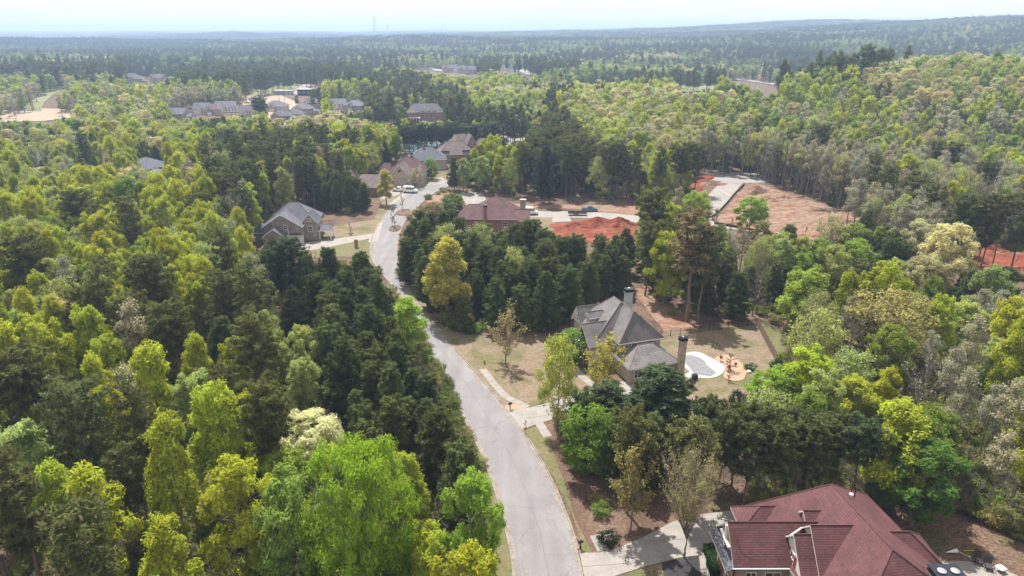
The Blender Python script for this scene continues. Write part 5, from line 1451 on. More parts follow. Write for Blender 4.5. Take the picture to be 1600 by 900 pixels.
reg('vase', 13, 5.0, [bare(98, 13, 5.0, .2, 30, buds=7000, budsize=.15, vase=True, twig_n=16)])
reg('sapling', 5, .8, [bare(99, 5, .8, .3, 7, buds=60, budsize=.08)])
reg('bush', 2.2, 1.6, [broadleaf(100 + i, 2.2, 1.5, .12, 26, 60, .17, dome, .55) for i in range(2)])
# coarser models for the middle distance and clumps for the far woods
def far_of(key, H, R, gens): reg(key, H, R, gens)
far_of('mid_pine', 18, 3.6, [pine(110 + i, 18, 3.5, .28, 8, 5, 1.3, (conep, flatp)[i], needle=.95, nt=8) for i in range(2)])
far_of('mid_green', 17, 4.8, [broadleaf(120 + i, 17, 4.6, .20, 54, 30, .66, (ov, dome)[i], 1.25, lobes=10, upright=.3) for i in range(2)])
far_of('mid_bare', 17, 3.8, [broadleaf(124, 17, 3.6, .35, 34, 12, .5, ov, 1.5, twigs=3, barkmat='twig')])
def clump(seed, kind):
    """a patch of canopy some 30 m across, for woods more than two kilometres off"""
    rnd = random.Random(seed); NR.seed(seed); L = []; V = []
    for q in range(15):
        x, y = rnd.uniform(-19, 19), rnd.uniform(-19, 19); H = rnd.uniform(12, 20); R = rnd.uniform(4, 6.5); v = rnd.uniform(.1, .9)
        n = 42; d = NR.normal(0, 1, (n, 3)); d /= np.linalg.norm(d, axis=1)[:, None]; d[:, 2] = np.abs(d[:, 2]) * 1.2 - .2
        P = np.array([x, y, H - R * .9]) + d * np.array([R, R, R * (1.5 if kind else 1.0)]) * .85
        L.append(leaf_tris(P, d + np.array([0, 0, .4]), 3.1)); V.append(np.clip(.2 + v * .4 + NR.uniform(0, .25, n), 0, 1))
    return [(Vector((0, 0, 0)), Vector((0, 0, 6)), .3, .2, 3)], np.concatenate(L), np.concatenate(V), 'leaf', 'bark_grey'
reg('mid_slim', 19, 2.8, [broadleaf(126, 19, 2.8, .4, 26, 22, .55, ov, 1.1, twigs=1, upright=.6, lobes=7)])
reg('far_clump', 18, 19, [clump(130, 0), clump(131, 1)])

# ------------------------------------------------------------------ where the woods stand
# outlines in the photograph of what the tree crowns show: later entries lie over earlier ones
ZN = [
 ('mixed', [(-400, 0), (2000, 0), (2000, 1300), (-400, 1300)]),
 ('far_dark', [(-400, 40), (620, 40), (620, 130), (520, 134), (420, 140), (330, 138), (200, 136), (110, 128), (-400, 160)]),
 ('far_mix', [(560, 35), (2000, 20), (2000, 100), (1400, 130), (1200, 128), (860, 140), (560, 130)]),
 ('far_dark', [(1180, 60), (1330, 62), (1480, 75), (1600, 80), (2000, 85), (2000, 105), (1480, 100), (1400, 118), (1250, 120), (1180, 92)]),
 ('tan_patch', [(78, 92), (150, 88), (150, 104), (80, 108)]),
 ('mid_soft', [(-400, 135), (110, 135), (330, 140), (410, 150), (400, 170), (240, 190), (120, 196), (-400, 200)]),
 ('left_tan', [(-400, 185), (120, 190), (330, 185), (330, 250), (-400, 262)]),
 ('left_green', [(-400, 235), (120, 240), (330, 230), (560, 215), (600, 205), (600, 260), (480, 330), (470, 600), (-400, 640)]),
 ('tan_soft', [(400, 175), (540, 175), (600, 200), (560, 215), (400, 215)]),
 ('pine_tall', [(330, 235), (420, 225), (560, 240), (592, 285), (596, 345), (480, 345), (395, 360), (330, 330)]),
 ('pine_young', [(500, 270), (560, 262), (592, 290), (594, 335), (540, 345), (500, 340)]),
 ('centre_dark', [(560, 125), (700, 125), (720, 180), (860, 205), (860, 145), (960, 140), (985, 150), (900, 180), (870, 240), (840, 230), (760, 235), (700, 190), (640, 165), (560, 185)]),
 ('centre_mix', [(640, 125), (860, 125), (870, 145), (800, 165), (700, 150)]),
 ('cream_mix', [(880, 140), (1000, 132), (1090, 150), (1200, 190), (1240, 230), (1180, 260), (1060, 235), (930, 200), (880, 180)]),
 ('hill', [(1100, 165), (1250, 150), (1400, 115), (1520, 92), (1700, 85), (2000, 85), (2000, 290), (1480, 290), (1250, 240), (1150, 210)]),
 ('cream_hill', [(1340, 118), (1470, 95), (1600, 92), (1700, 100), (1700, 150), (1560, 160), (1400, 158)]),
 ('green_strip', [(690, 235), (850, 215), (870, 260), (860, 310), (690, 310)]),
 ('dark_wall', [(830, 200), (900, 225), (1000, 255), (1080, 265), (1095, 300), (1060, 330), (840, 320), (815, 280)]),
 ('pale_green', [(900, 205), (1000, 230), (1080, 255), (1060, 275), (960, 262), (880, 235)]),
 ('bare_wall', [(1080, 235), (1200, 225), (1330, 240), (1480, 265), (1620, 285), (2000, 310), (2000, 430), (1600, 398), (1460, 380), (1300, 325), (1180, 282), (1100, 270)]),
 ('mid_right', [(990, 330), (1110, 345), (1240, 375), (1380, 390), (1480, 400), (1480, 470), (1300, 490), (1200, 500), (1120, 510), (1060, 500), (1000, 440), (960, 400)]),
 ('right_open', [(1480, 400), (2000, 400), (2000, 1000), (1580, 880), (1480, 800), (1400, 700), (1300, 560), (1240, 520), (1300, 480)]),
 ('pine_bits', [(1240, 370), (1420, 380), (1450, 430), (1330, 450), (1240, 420)]),
 ('pine_young', [(1490, 410), (1620, 405), (1700, 420), (1700, 450), (1500, 445)]),
 ('pine_block', [(628, 330), (700, 345), (800, 350), (860, 370), (960, 380), (1030, 400), (1010, 440), (950, 462), (900, 520), (870, 525), (760, 510), (690, 505), (650, 440), (622, 395)]),
 ('edge_mix', [(985, 370), (1110, 350), (1110, 480), (1060, 500), (1000, 445)]),
 ('pine_block', [(455, 400), (560, 385), (600, 420), (640, 470), (660, 540), (700, 600), (745, 720), (760, 745), (700, 745), (620, 735), (560, 690), (500, 600), (470, 500)]),
 ('left_mixed_pine', [(200, 500), (470, 460), (490, 600), (560, 690), (440, 720), (300, 700), (240, 620)]),
 ('pine_near', [(-400, 640), (240, 620), (330, 700), (400, 760), (420, 1300), (-400, 1300)]),
 ('near_green', [(400, 740), (560, 700), (760, 740), (800, 905), (800, 1300), (400, 1300)]),
 ('yellow_left', [(-400, 560), (120, 540), (200, 560), (180, 640), (-400, 660)]),
 ('pine_right', [(870, 590), (1060, 570), (1090, 640), (1260, 640), (1380, 680), (1330, 760), (1240, 790), (1000, 800), (890, 740), (870, 660)]),
 ('green_right', [(1150, 555), (1230, 540), (1330, 560), (1440, 640), (1470, 760), (1430, 800), (1330, 760), (1300, 680), (1160, 640)]),
]
# species: key list, tint, tint spread, height range, object name, words, relative width
SP = {
 'P': (['young_pine'], (.105, .13, .042), .28, (9, 15), 'pine_tree', 'dark green pine', 1.0),
 'L': (['tall_pine', 'thin_pine'], (.13, .145, .05), .18, (17, 23), 'pine_tree', 'tall pine', 1.0),
 'G': (['green', 'poplar', 'green'], (.36, .395, .038), .18, (14, 20), 'broadleaf_tree', 'bright yellow-green tree', .9),
 'M': (['green', 'dome'], (.20, .27, .045), .2, (12, 17), 'broadleaf_tree', 'mid-green leafy tree', 1.0),
 'C': (['dome', 'airy'], (.46, .43, .21), .14, (12, 17), 'oak_tree', 'tan and cream budding oak', 1.0),
 'Y': (['airy', 'dome', 'airy'], (.37, .39, .095), .15, (11, 16), 'oak_tree', 'olive-yellow airy oak', 1.0),
 'B': (['slim', 'bare', 'slim'], (.33, .315, .20), .14, (14, 20), 'bare_tree', 'grey-brown tree in bud', .9),
 'K': (['green', 'airy'], (.32, .37, .11), .16, (12, 17), 'broadleaf_tree', 'soft sage-green tree', .92),
}
ZS = {   # zone: species weights, crown spacing factor, height factor
 'mixed': ('GMKCPB', (3, 3, 4, 1, 3, .6), .80, 1),
 'far_dark': ('PMLK', (6, 3, 4, 1.6), .8, 1.1),
 'far_mix': ('PMKLC', (5, 3, 3, 3, .8), .8, 1),
 'tan_patch': ('C', (1,), .7, 1),
 'mid_soft': ('KGMCB', (5, 2, 3, 2, 1), .78, 1),
 'left_tan': ('CKGMYP', (3, 3, 3, 2, 2, 1), .78, 1),
 'left_green': ('GKGCMBL', (9, 5, 4, 1.6, 1.6, 1, .5), .62, 1),
 'tan_soft': ('CYP', (4, 2, 2), .7, .85),
 'pine_tall': ('LGKLB', (5, 3, 3, 2, 1), .52, 1), 'pine_young': ('P', (1,), .62, 1.05),
 'centre_dark': ('LPMKG', (6, 3, 2, 1, .6), .6, .95), 'centre_mix': ('GKCYM', (3, 3, 3, 2, 2), .75, .95),
 'cream_mix': ('CYKG', (5, 4, 2, 2), .72, 1), 'hill': ('GKMCBP', (3, 3, 4, 2, 1.2, .8), .76, 1), 'cream_hill': ('CKYM', (6, 2, 2, 1.5), .72, 1),
 'green_strip': ('GKLP', (5, 3, 3, 1), .7, 1), 'dark_wall': ('LPLK', (5, 3, 2, .7), .5, 1), 'pale_green': ('KYG', (4, 3, 2), .7, .9),
 'bare_wall': ('BYKLG', (8, 1.6, 1.8, 1.0, .6), .50, 1.05), 'mid_right': ('PMGKBL', (3.2, 2.2, 1.8, 1.6, 1.5, 2), .68, .95),
 'right_open': ('YBKGCM', (5, 4, 3, 1.2, 1.4, .8), .82, .95), 'pine_bits': ('PMK', (4, 2, 2), .66, .95), 'pine_block': ('PK', (30, 1), .60, .96),
 'edge_mix': ('LBPGM', (4, 3, 2, 1.2, 1), .7, 1), 'left_mixed_pine': ('LGPGK', (6, 2.6, .8, 1.4, 1.8), .78, .98), 'pine_near': ('LGLYK', (5, 2.6, 3, 1.0, 1.8), .86, 1.0),
 'near_green': ('GKPM', (4, 2, 2, 1), .8, .75), 'yellow_left': ('G', (1,), .72, 1), 'pine_right': ('LPL', (3, 4, 2), .66, .82), 'green_right': ('GMK', (5, 2, 2), .75, .9),
}
GX, GY = 600, 333
def raster(poly, arr, val, S=4, ox=400, oy=0):
    """fill a photograph outline into a coarse grid that reaches 400 px beyond the left edge"""
    P = [((x + ox) / S, (y + oy) / S) for x, y in poly]
    y0 = max(0, int(min(p[1] for p in P))); y1 = min(arr.shape[0] - 1, int(max(p[1] for p in P)) + 1)
    for yy in range(y0, y1 + 1):
        yc = yy + .5; xs = []
        for i in range(len(P)):
            a, b = P[i], P[(i + 1) % len(P)]
            if (a[1] > yc) != (b[1] > yc): xs.append(a[0] + (yc - a[1]) * (b[0] - a[0]) / (b[1] - a[1]))
        xs.sort()
        for q in range(0, len(xs) - 1, 2):
            s, e = max(0, int(round(xs[q]))), min(arr.shape[1], int(round(xs[q + 1])))
            if e > s: arr[yy, s:e] = val
zone = np.zeros((330, 600), 'i4')
for i, (nm, poly) in enumerate(ZN): raster(poly, zone, i)

# what the photograph shows uncovered: no crown may hang in front of it (second value: distance of the thing seen)
INF = 1e9
OPEN = [
 (INF, ROAD_L + ROAD_R[::-1]),
 (INF, [(640, 455), (665, 495), (690, 512), (720, 520), (760, 522), (800, 520), (905, 520), (905, 560), (890, 580), (892, 608), (868, 625), (835, 640), (880, 610), (885, 640), (865, 658), (835, 672), (757, 602), (712, 548)]),
 (INF, [(820, 672), (860, 662), (880, 690), (888, 740), (915, 780), (925, 830), (960, 858), (1005, 840), (1030, 830), (1110, 830), (1120, 850), (1110, 900), (905, 900), (888, 800), (840, 705)]),
 (INF, [(700, 600), (718, 610), (722, 640), (745, 690), (765, 735), (790, 790), (805, 900), (775, 900), (768, 800), (740, 700)]),
 (INF, [(1040, 528), (1185, 508), (1195, 500), (1225, 530), (1240, 560), (1215, 575), (1190, 590), (1165, 600), (1130, 625), (1085, 640), (1078, 600), (1068, 540)]),
 (INF, [(990, 455), (1010, 450), (1060, 500), (1060, 515), (1030, 515)]),
 (INF, [(505, 357), (597, 342), (588, 400), (570, 390), (540, 388), (488, 395), (488, 382), (520, 372)]),
 (INF, [(588, 338), (602, 318), (600, 300), (625, 288), (680, 278), (690, 296), (668, 310), (648, 325), (600, 345)]),
 (INF, [(668, 312), (690, 300), (698, 308), (696, 330), (672, 330)]),
 (INF, [(822, 328), (1000, 331), (1000, 343), (985, 360), (930, 358), (868, 356), (826, 348)]),
 (INF, [(1117, 322), (1128, 276), (1160, 268), (1230, 298), (1300, 325), (1345, 345), (1330, 365), (1300, 372), (1225, 365), (1115, 345)]),
 (INF, [(1082, 280), (1100, 272), (1130, 275), (1110, 298), (1092, 296)]),
 (INF, [(1480, 380), (1600, 389), (1680, 402), (1680, 424), (1590, 418), (1500, 414)]),
 (205, [(397, 358), (412, 345), (457, 320), (492, 330), (508, 352), (503, 374), (488, 384), (440, 372), (400, 372)]),
 (225, [(722, 335), (735, 318), (775, 308), (810, 325), (822, 338), (818, 349), (760, 346), (726, 344)]),
 (125, [(903, 482), (925, 474), (955, 463), (976, 476), (978, 448), (990, 448), (992, 486), (1032, 520), (1058, 534), (1068, 530), (1070, 596), (1058, 592), (1020, 572), (985, 575), (975, 545), (945, 540), (920, 525), (903, 500)]),
 (75, [(1120, 835), (1144, 794), (1204, 790), (1296, 755), (1372, 783), (1462, 869), (1590, 905), (1120, 905)]),
 (290, [(598, 262), (612, 250), (660, 243), (665, 270), (668, 288), (640, 290), (610, 288)]),
 (320, [(655, 250), (668, 237), (685, 242), (690, 252), (672, 258)]),
 (340, [(690, 240), (712, 215), (730, 196), (748, 200), (762, 213), (740, 222), (728, 245), (700, 245)]),
 (270, [(556, 268), (566, 268), (592, 278), (592, 290), (570, 285)]),
 (500, [(633, 188), (636, 175), (650, 166), (680, 167), (692, 180), (690, 190)]),
 (INF, [(628, 244), (660, 236), (688, 230), (690, 236), (668, 240), (640, 250)]),
 (INF, [(583, 188), (620, 184), (620, 190), (584, 195)]), (INF, [(700, 182), (732, 184), (734, 190), (705, 190)]),
 (INF, [(785, 205), (820, 208), (820, 218), (800, 226), (782, 216)]),
 (INF, [(0, 172), (118, 174), (112, 185), (0, 190)]), (INF, [(30, 170), (62, 146), (100, 133), (104, 137), (80, 150), (58, 172)]),
 (INF, [(372, 148), (400, 138), (440, 132), (500, 126), (505, 130), (488, 138), (470, 150), (430, 150), (390, 152)]),
 (INF, [(418, 172), (455, 172), (452, 186), (420, 186)]),
 (INF, [(802, 107), (815, 107), (832, 112), (832, 119), (822, 118)]), (INF, [(1065, 133), (1122, 130), (1120, 141), (1065, 143)]), (INF, [(1128, 124), (1160, 122), (1215, 130), (1216, 138), (1192, 139)]),
 (INF, [(168, 206), (234, 207), (234, 210), (168, 210)]),
 (560, [(267, 170), (290, 163), (308, 162), (368, 158), (380, 166), (394, 166), (394, 180), (268, 184)]),
 (560, [(418, 158), (450, 156), (450, 170), (420, 172)]), (560, [(458, 155), (500, 153), (500, 178), (456, 182), (430, 188), (432, 178), (455, 172)]),
 (560, [(518, 156), (530, 152), (568, 150), (568, 172), (520, 170)]),
 (300, [(48, 250), (80, 248), (80, 254), (50, 256)]), (300, [(118, 250), (158, 248), (158, 254), (118, 257)]), (300, [(222, 250), (235, 246), (256, 252), (250, 262), (240, 268)]),
 (900, [(200, 118), (225, 115), (235, 110), (275, 104), (275, 112), (255, 126), (225, 128), (202, 128)]),
 (1100, [(638, 97), (670, 90), (692, 90), (700, 100), (745, 110), (745, 120), (700, 115), (640, 105)]), (1100, [(783, 104), (800, 104), (800, 111), (783, 111)]),
 (120, [(418, 430), (428, 430), (428, 440), (418, 440)]), (140, [(440, 432), (452, 430), (452, 462), (442, 460)]), (140, [(460, 450), (490, 438), (490, 450), (470, 460), (466, 480), (456, 476)]),
]
OPEN += [(INF, [(1462, 868), (1490, 858), (1570, 878), (1585, 910), (1585, 1000), (1440, 1000), (1440, 900)]), (INF, [(800, 900), (1110, 900), (1110, 1010), (790, 1010)]), (205, [(446, 364), (488, 364), (488, 386), (448, 386)])]
openm = np.zeros((330, 600))
for d, poly in OPEN: raster(poly, openm, d)
# ground that carries no trunks: drives, lawns, house plots (photograph outlines of the ground)
BARE = [p for p in (
 ROAD_L + ROAD_R[::-1],
 [(634, 440), (672, 488), (700, 512), (745, 524), (800, 520), (895, 522), (900, 496), (985, 456), (1060, 500), (1200, 500), (1230, 600), (1180, 640), (1050, 660), (900, 640), (860, 668), (815, 675), (700, 540)],
 [(1100, 790), (1470, 790), (1640, 860), (1660, 1000), (1090, 1000), (1100, 905), (960, 905), (905, 862)],
 [(905, 861), (1146, 797), (1180, 830), (1110, 905), (913, 905)],
 [(395, 395), (395, 345), (500, 330), (597, 341), (583, 374), (590, 425), (480, 402)],
 [(700, 300), (1060, 318), (1150, 262), (1200, 280), (1250, 308), (1340, 338), (1380, 362), (1240, 378), (1110, 352), (1000, 384), (865, 372), (820, 362), (760, 372), (715, 362)],
 [(1490, 381), (1600, 390), (1720, 410), (1720, 442), (1500, 415)],
 [(560, 300), (600, 262), (760, 235), (760, 260), (700, 268), (690, 300), (640, 305), (590, 345)],
 [(408, 478), (440, 455), (470, 440), (495, 440), (470, 482), (420, 490)],
 [(1070, 300), (1075, 280), (1100, 268), (1130, 268), (1110, 305)],
)]
for P_ in (SPEC,): pass
HOUSES = [(o.location.x, o.location.y) for o in bpy.data.objects if o.type == 'EMPTY' and o.get('category') in ('house', 'building')]

def zone_at(px, py):
    gx, gy = int((px + 400) / 4), int(py / 4)
    if gx < 0 or gx >= 600: gx = min(599, max(0, gx))
    if gy < 0: gy = 0
    if gy >= 330: gy = 329
    return ZN[zone[gy, gx]][0]

def blocked(px, pyt, pyb, hw, dist, tol=.05):
    x0, x1 = int((px - hw + 400) / 4), int((px + hw + 400) / 4) + 1; y0, y1 = int(pyt / 4), int(pyb / 4) + 1
    x0, y0 = max(0, x0), max(0, y0); x1, y1 = min(600, x1), min(330, y1)
    if x1 <= x0 or y1 <= y0: return False
    sub = openm[y0:y1, x0:x1]; hid = sub > dist
    if (herom[y0:y1, x0:x1] > dist + 3).mean() > .22: return True
    return (hid & (sub == 140)).sum() >= 2 or hid.mean() > tol or (hid & (sub < 1e8)).sum() >= (9 if tol > .06 else 3)

TR = random.Random(77)
def vnoise(x, y, s):
    """smooth value noise, roughly -1..1"""
    i, j = math.floor(x), math.floor(y); fx, fy = x - i, y - j
    h = lambda a, b: (math.sin(a * 127.1 + b * 311.7 + s * 74.7) * 43758.5453) % 1.0
    fx, fy = fx * fx * (3 - 2 * fx), fy * fy * (3 - 2 * fy)
    return 2 * ((h(i, j) * (1 - fx) + h(i + 1, j) * fx) * (1 - fy) + (h(i, j + 1) * (1 - fx) + h(i + 1, j + 1) * fx) * fy) - 1
def stands(wts, x, y, sx, sy, k):
    return [w * math.exp(k * vnoise(x / sx, y / sy, i + 1)) for i, w in enumerate(wts)]
trees = []      # dict(x,y,z,H,sp,key,var,tint,rz,w)
cellh = {}
def near_ok(x, y, r):
    cx_, cy_ = int(x // 10), int(y // 10)
    for i in (-1, 0, 1):
        for j in (-1, 0, 1):
            for (a, b, q) in cellh.get((cx_ + i, cy_ + j), ()):
                if (a - x) ** 2 + (b - y) ** 2 < (r + q) ** 2: return False
    return True
def occupy(x, y, r): cellh.setdefault((int(x // 10), int(y // 10)), []).append((x, y, r))
def jitter(t, s, R):
    k = R.uniform(1 - s, 1 + s); h = R.uniform(-.10, .07)
    return (max(.01, t[0] * k * (1 + h)), max(.01, t[1] * k), max(.01, t[2] * k * (1 - h)))

# the single trees one can name: base px, base py, top py, crown width px, model, variant, tint, label, category name
HERO = [
 (870, 672, 528, 66, 'lollipop', 0, (0.379, 0.412, 0.070), 'tall yellow-green tree with a straight dark trunk beside the upper drive', 'broadleaf_tree'),
 (790, 571, 487, 60, 'sparse', 0, (0.360, 0.298, 0.123), 'thin budding tree alone on the dry lawn in a mulch ring', 'young_tree'),
 (702, 503, 372, 72, 'poplar', 0, (0.417, 0.378, 0.078), 'yellow-olive tree standing tall at the edge of the dark pine block', 'broadleaf_tree'),
 (640, 562, 465, 62, 'poplar', 1, (0.322, 0.456, 0.062), 'lime green tree on the left verge against the dark pines', 'broadleaf_tree'),
 (942, 618, 535, 78, 'sparse', 1, (.40, .36, .06), 'orange-yellow airy tree in front of the grey-roofed house', 'broadleaf_tree'),
 (895, 566, 514, 56, 'small_round', 0, (0.190, 0.298, 0.070), 'rounded green bush-like tree at the left corner of the grey-roofed house', 'broadleaf_tree'),
 (915, 742, 636, 84, 'small_round', 1, (.16, .26, .04), 'deep green full-leafed tree right of the lower lawn strip', 'broadleaf_tree'),
 (985, 832, 702, 84, 'sparse', 1, (0.322, 0.281, 0.088), 'brownish budding tree above the lower drive', 'young_tree'),
 (1069, 872, 720, 98, 'vase', 0, (.34, .31, .13), 'vase-shaped tan budding tree in the black mulch by the lower drive', 'young_tree'),
 (737, 935, 740, 104, 'green', 1, (0.238, 0.360, 0.049), 'fresh green tree by the kerb at the bottom of the photo', 'broadleaf_tree'),
 (580, 955, 700, 178, 'big_green', 0, (.24, .36, .03), 'huge bright green tree left of the road at the bottom', 'broadleaf_tree'),
 (470, 960, 742, 116, 'green', 2, (0.227, 0.324, 0.062), 'sage green tree touching the huge bright tree on its left', 'broadleaf_tree'),
 (496, 728, 646, 100, 'dome', 0, (0.644, 0.649, 0.369), 'white-flowering tree above the huge bright green one', 'flowering_tree'),
 (604, 320, 265, 28, 'poplar', 0, (0.417, 0.378, 0.088), 'small yellow tree on the lawn by the white vans', 'broadleaf_tree'),
 (648, 293, 262, 28, 'sparse', 0, (0.493, 0.474, 0.263), 'pale thin tree in front of the tan house', 'young_tree'),
 (673, 280, 247, 26, 'small_round', 0, (0.190, 0.316, 0.053), 'round green tree between the tan house and the dark pines', 'broadleaf_tree'),
 (617, 357, 318, 9, 'sapling', 0, (0.379, 0.351, 0.176), 'bare sapling in the nearer mulch island of the road', 'sapling'),
 (613, 353, 322, 8, 'sapling', 0, (0.379, 0.351, 0.176), 'thin bare sapling just left of the other one in the nearer island', 'sapling'),
 (629, 328, 292, 9, 'sapling', 0, (0.379, 0.351, 0.176), 'bare sapling in the farther mulch island of the road', 'sapling'),
 (548, 366, 346, 8, 'sapling', 0, (0.379, 0.351, 0.176), 'tiny bare sapling on the lawn of the blue-roofed house', 'sapling'),
 (1170, 372, 308, 50, 'dome', 1, (0.257, 0.378, 0.062), 'bright round tree standing alone in the tan clearing', 'broadleaf_tree'),
 (1072, 502, 326, 74, 'thin_pine', 0, (0.219, 0.176, 0.088), 'tall brownish pine behind the pool lawn', 'pine_tree'),
 (1090, 498, 350, 52, 'thin_pine', 1, (0.114, 0.132, 0.058), 'tall thin pine right of the brownish one behind the pool lawn', 'pine_tree'),
 (1458, 470, 352, 92, 'dome', 0, (0.569, 0.527, 0.263), 'cream-green round tree beside the red clay strip', 'oak_tree'),
 (1246, 520, 420, 82, 'green', 0, (0.295, 0.378, 0.062), 'yellow-green tree behind the corner of the wooden fence', 'broadleaf_tree'),
 (1252, 655, 545, 92, 'green', 2, (0.350, 0.448, 0.039), 'lime tree at the lower right of the pool lawn', 'broadleaf_tree'),
 (1200, 650, 578, 74, 'dome', 1, (0.257, 0.386, 0.053), 'bright green low tree just left of the lime one', 'broadleaf_tree'),
 (1316, 680, 588, 72, 'green', 1, (0.379, 0.412, 0.049), 'yellow tree behind the row of pines above the red roof', 'broadleaf_tree'),
 (1378, 790, 628, 104, 'poplar', 0, (0.360, 0.412, 0.045), 'tall yellow-lime tree right of the row of pines', 'broadleaf_tree'),
 (1425, 820, 690, 110, 'green', 1, (0.114, 0.203, 0.039), 'deep green tree at the right corner of the red roof', 'broadleaf_tree'),
 (1372, 582, 456, 124, 'airy', 0, (0.360, 0.324, 0.105), 'wide olive oak with pale grey limbs showing', 'oak_tree'),
 (1330, 790, 655, 70, 'tall_pine', 0, (0.076, 0.109, 0.046), 'dark pine standing tallest just behind the red roof peak', 'pine_tree'),
 (708, 342, 303, 38, 'small_round', 1, (0.152, 0.211, 0.062), 'rounded dull green tree left of the maroon roof', 'broadleaf_tree'),
 (677, 350, 316, 40, 'small_round', 0, (0.246, 0.220, 0.105), 'low olive tree spreading over the right kerb at the bend', 'broadleaf_tree'),
 (1020, 702, 572, 118, 'young_pine', 0, (0.069, 0.099, 0.046), 'broad dark pine right of the upper drive, below the grey-roofed house', 'pine_tree'),
 (945, 690, 602, 74, 'young_pine', 1, (0.080, 0.109, 0.049), 'dark pine between the upper drive and the broad pine', 'pine_tree'),
 (850, 318, 228, 34, 'young_pine', 2, (0.050, 0.074, 0.042), 'very dark narrow pine standing in front of the tree wall', 'pine_tree'),
 (1292, 402, 336, 46, 'airy', 0, (.36, .37, .16), 'pale airy tree in front of the right end of the tan clearing', 'oak_tree'),
 (1228, 398, 352, 34, 'young_pine', 0, (.09, .12, .04), 'small dark pine at the near edge of the tan clearing', 'pine_tree'),
 (1328, 414, 350, 52, 'green', 1, (.24, .31, .06), 'green tree right of the pale airy one at the clearing', 'broadleaf_tree'),
 (1185, 412, 344, 38, 'mid_green', 0, (0.246, 0.238, 0.097), 'olive tree at the near edge of the tan clearing', 'broadleaf_tree'),
 (1080, 385, 300, 50, 'dome', 1, (0.284, 0.378, 0.070), 'yellow-green tree left of the cleared street', 'broadleaf_tree'),
 (1140, 578, 547, 22, 'sapling', 0, (0.265, 0.351, 0.088), 'small leafy tree at the top of the orange bed', 'young_tree'),
 (1138, 595, 573, 14, 'sapling', 0, (0.265, 0.211, 0.088), 'thin brown sapling at the foot of the orange bed', 'young_tree'),
 (745, 230, 193, 34, 'tall_pine', 0, (0.095, 0.132, 0.062), 'pine rising behind the many-roofed brown house', 'pine_tree'),
 (770, 238, 190, 34, 'tall_pine', 1, (0.095, 0.123, 0.062), 'pine right of the many-roofed brown house', 'pine_tree'),
 (837, 225, 188, 24, 'poplar', 1, (0.455, 0.386, 0.158), 'tan-yellow tree by the pale circle street', 'broadleaf_tree'),
 (803, 225, 182, 30, 'sparse', 1, (0.455, 0.351, 0.211), 'faded brown tree standing in the pale circle street', 'young_tree'),
 (620, 193, 170, 18, 'small_round', 0, (0.171, 0.281, 0.062), 'round green tree at the left end of the brick mansion', 'broadleaf_tree'),
 (605, 195, 176, 10, 'poplar', 0, (0.171, 0.281, 0.062), 'small pointed green tree on the pale lane left of the mansion', 'broadleaf_tree'),
 (632, 190, 168, 14, 'small_round', 1, (0.171, 0.281, 0.062), 'round green tree touching the mansion corner', 'broadleaf_tree'),
 (410, 196, 152, 26, 'tall_pine', 1, (0.105, 0.132, 0.078), 'tall lone dark pine in the row of houses', 'pine_tree'),
 (460, 520, 372, 60, 'tall_pine', 0, (0.080, 0.105, 0.053), 'tall dark pine whose crown stands above the hidden slate roof', 'pine_tree'),
 (446, 508, 385, 46, 'tall_pine', 1, (0.085, 0.109, 0.053), 'pine with twin stems left of the pale hidden drive', 'pine_tree'),
]
for i, (a_, b_, c_, w_) in enumerate([(1100, 742, 622, 52), (1122, 775, 640, 58), (1143, 760, 632, 50), (1160, 790, 660, 54), (1184, 772, 636, 58), (1208, 790, 655, 56), (1232, 768, 640, 54), (1256, 788, 652, 60), (1284, 772, 648, 58)]):
    HERO.append((a_, b_, c_, w_, ('tall_pine', 'thin_pine')[i % 2], i, (.09 + .01 * (i % 3), .11 + .01 * (i % 3), .04), ['leftmost', 'second', 'third', 'fourth', 'fifth', 'sixth', 'seventh', 'eighth', 'rightmost'][i] + ' pine in the row behind the red-roofed house', 'pine_tree'))
for i, (a_, b_) in enumerate([(626, 240), (633, 243), (640, 239), (647, 241), (653, 238), (660, 240), (667, 237), (675, 238), (684, 236), (692, 234), (700, 233), (709, 231), (716, 233)]):
    HERO.append((a_, b_, 190 + (i * 7) % 11, 19 + (i * 5) % 7, 'thin_pine', i % 2, (.06, .085, .04), ['leftmost', 'second', 'third', 'fourth', 'fifth', 'sixth', 'seventh', 'eighth', 'ninth', 'tenth', 'eleventh', 'twelfth', 'rightmost'][i] + ' of the pines lining the near bank of the pond', 'pine_tree'))
herom = np.zeros((330, 600))
CAT = {'pine_tree': 'pine', 'broadleaf_tree': 'tree', 'oak_tree': 'oak', 'bare_tree': 'bare tree', 'young_tree': 'young tree', 'sapling': 'sapling', 'flowering_tree': 'flowering tree'}
def plant_object(name, label, x, y, z, H, W, key, var, tint, rz, group=None):
    if len(label.replace('-', ' ').split()) > 15: label = label.replace('tan and cream budding', 'cream').replace('bright yellow-green', 'lime green').replace('grey-brown tree in bud', 'budding grey-brown tree')
    S = SPEC[key]; me = S['m'][var % len(S['m'])]
    o = empty(name, (x, y, z), rz); tag(o, label, CAT.get(name, 'tree'), group)
    sx = W / (2 * S['R']); o.scale = (sx, sx, H / S['H'])
    for nm, mm in (('trunk', me[0]), ('crown', me[1])):
        c = bpy.data.objects.new(nm, mm); COL.objects.link(c); c.parent = o
        c.color = (*tint, 1)
    return o
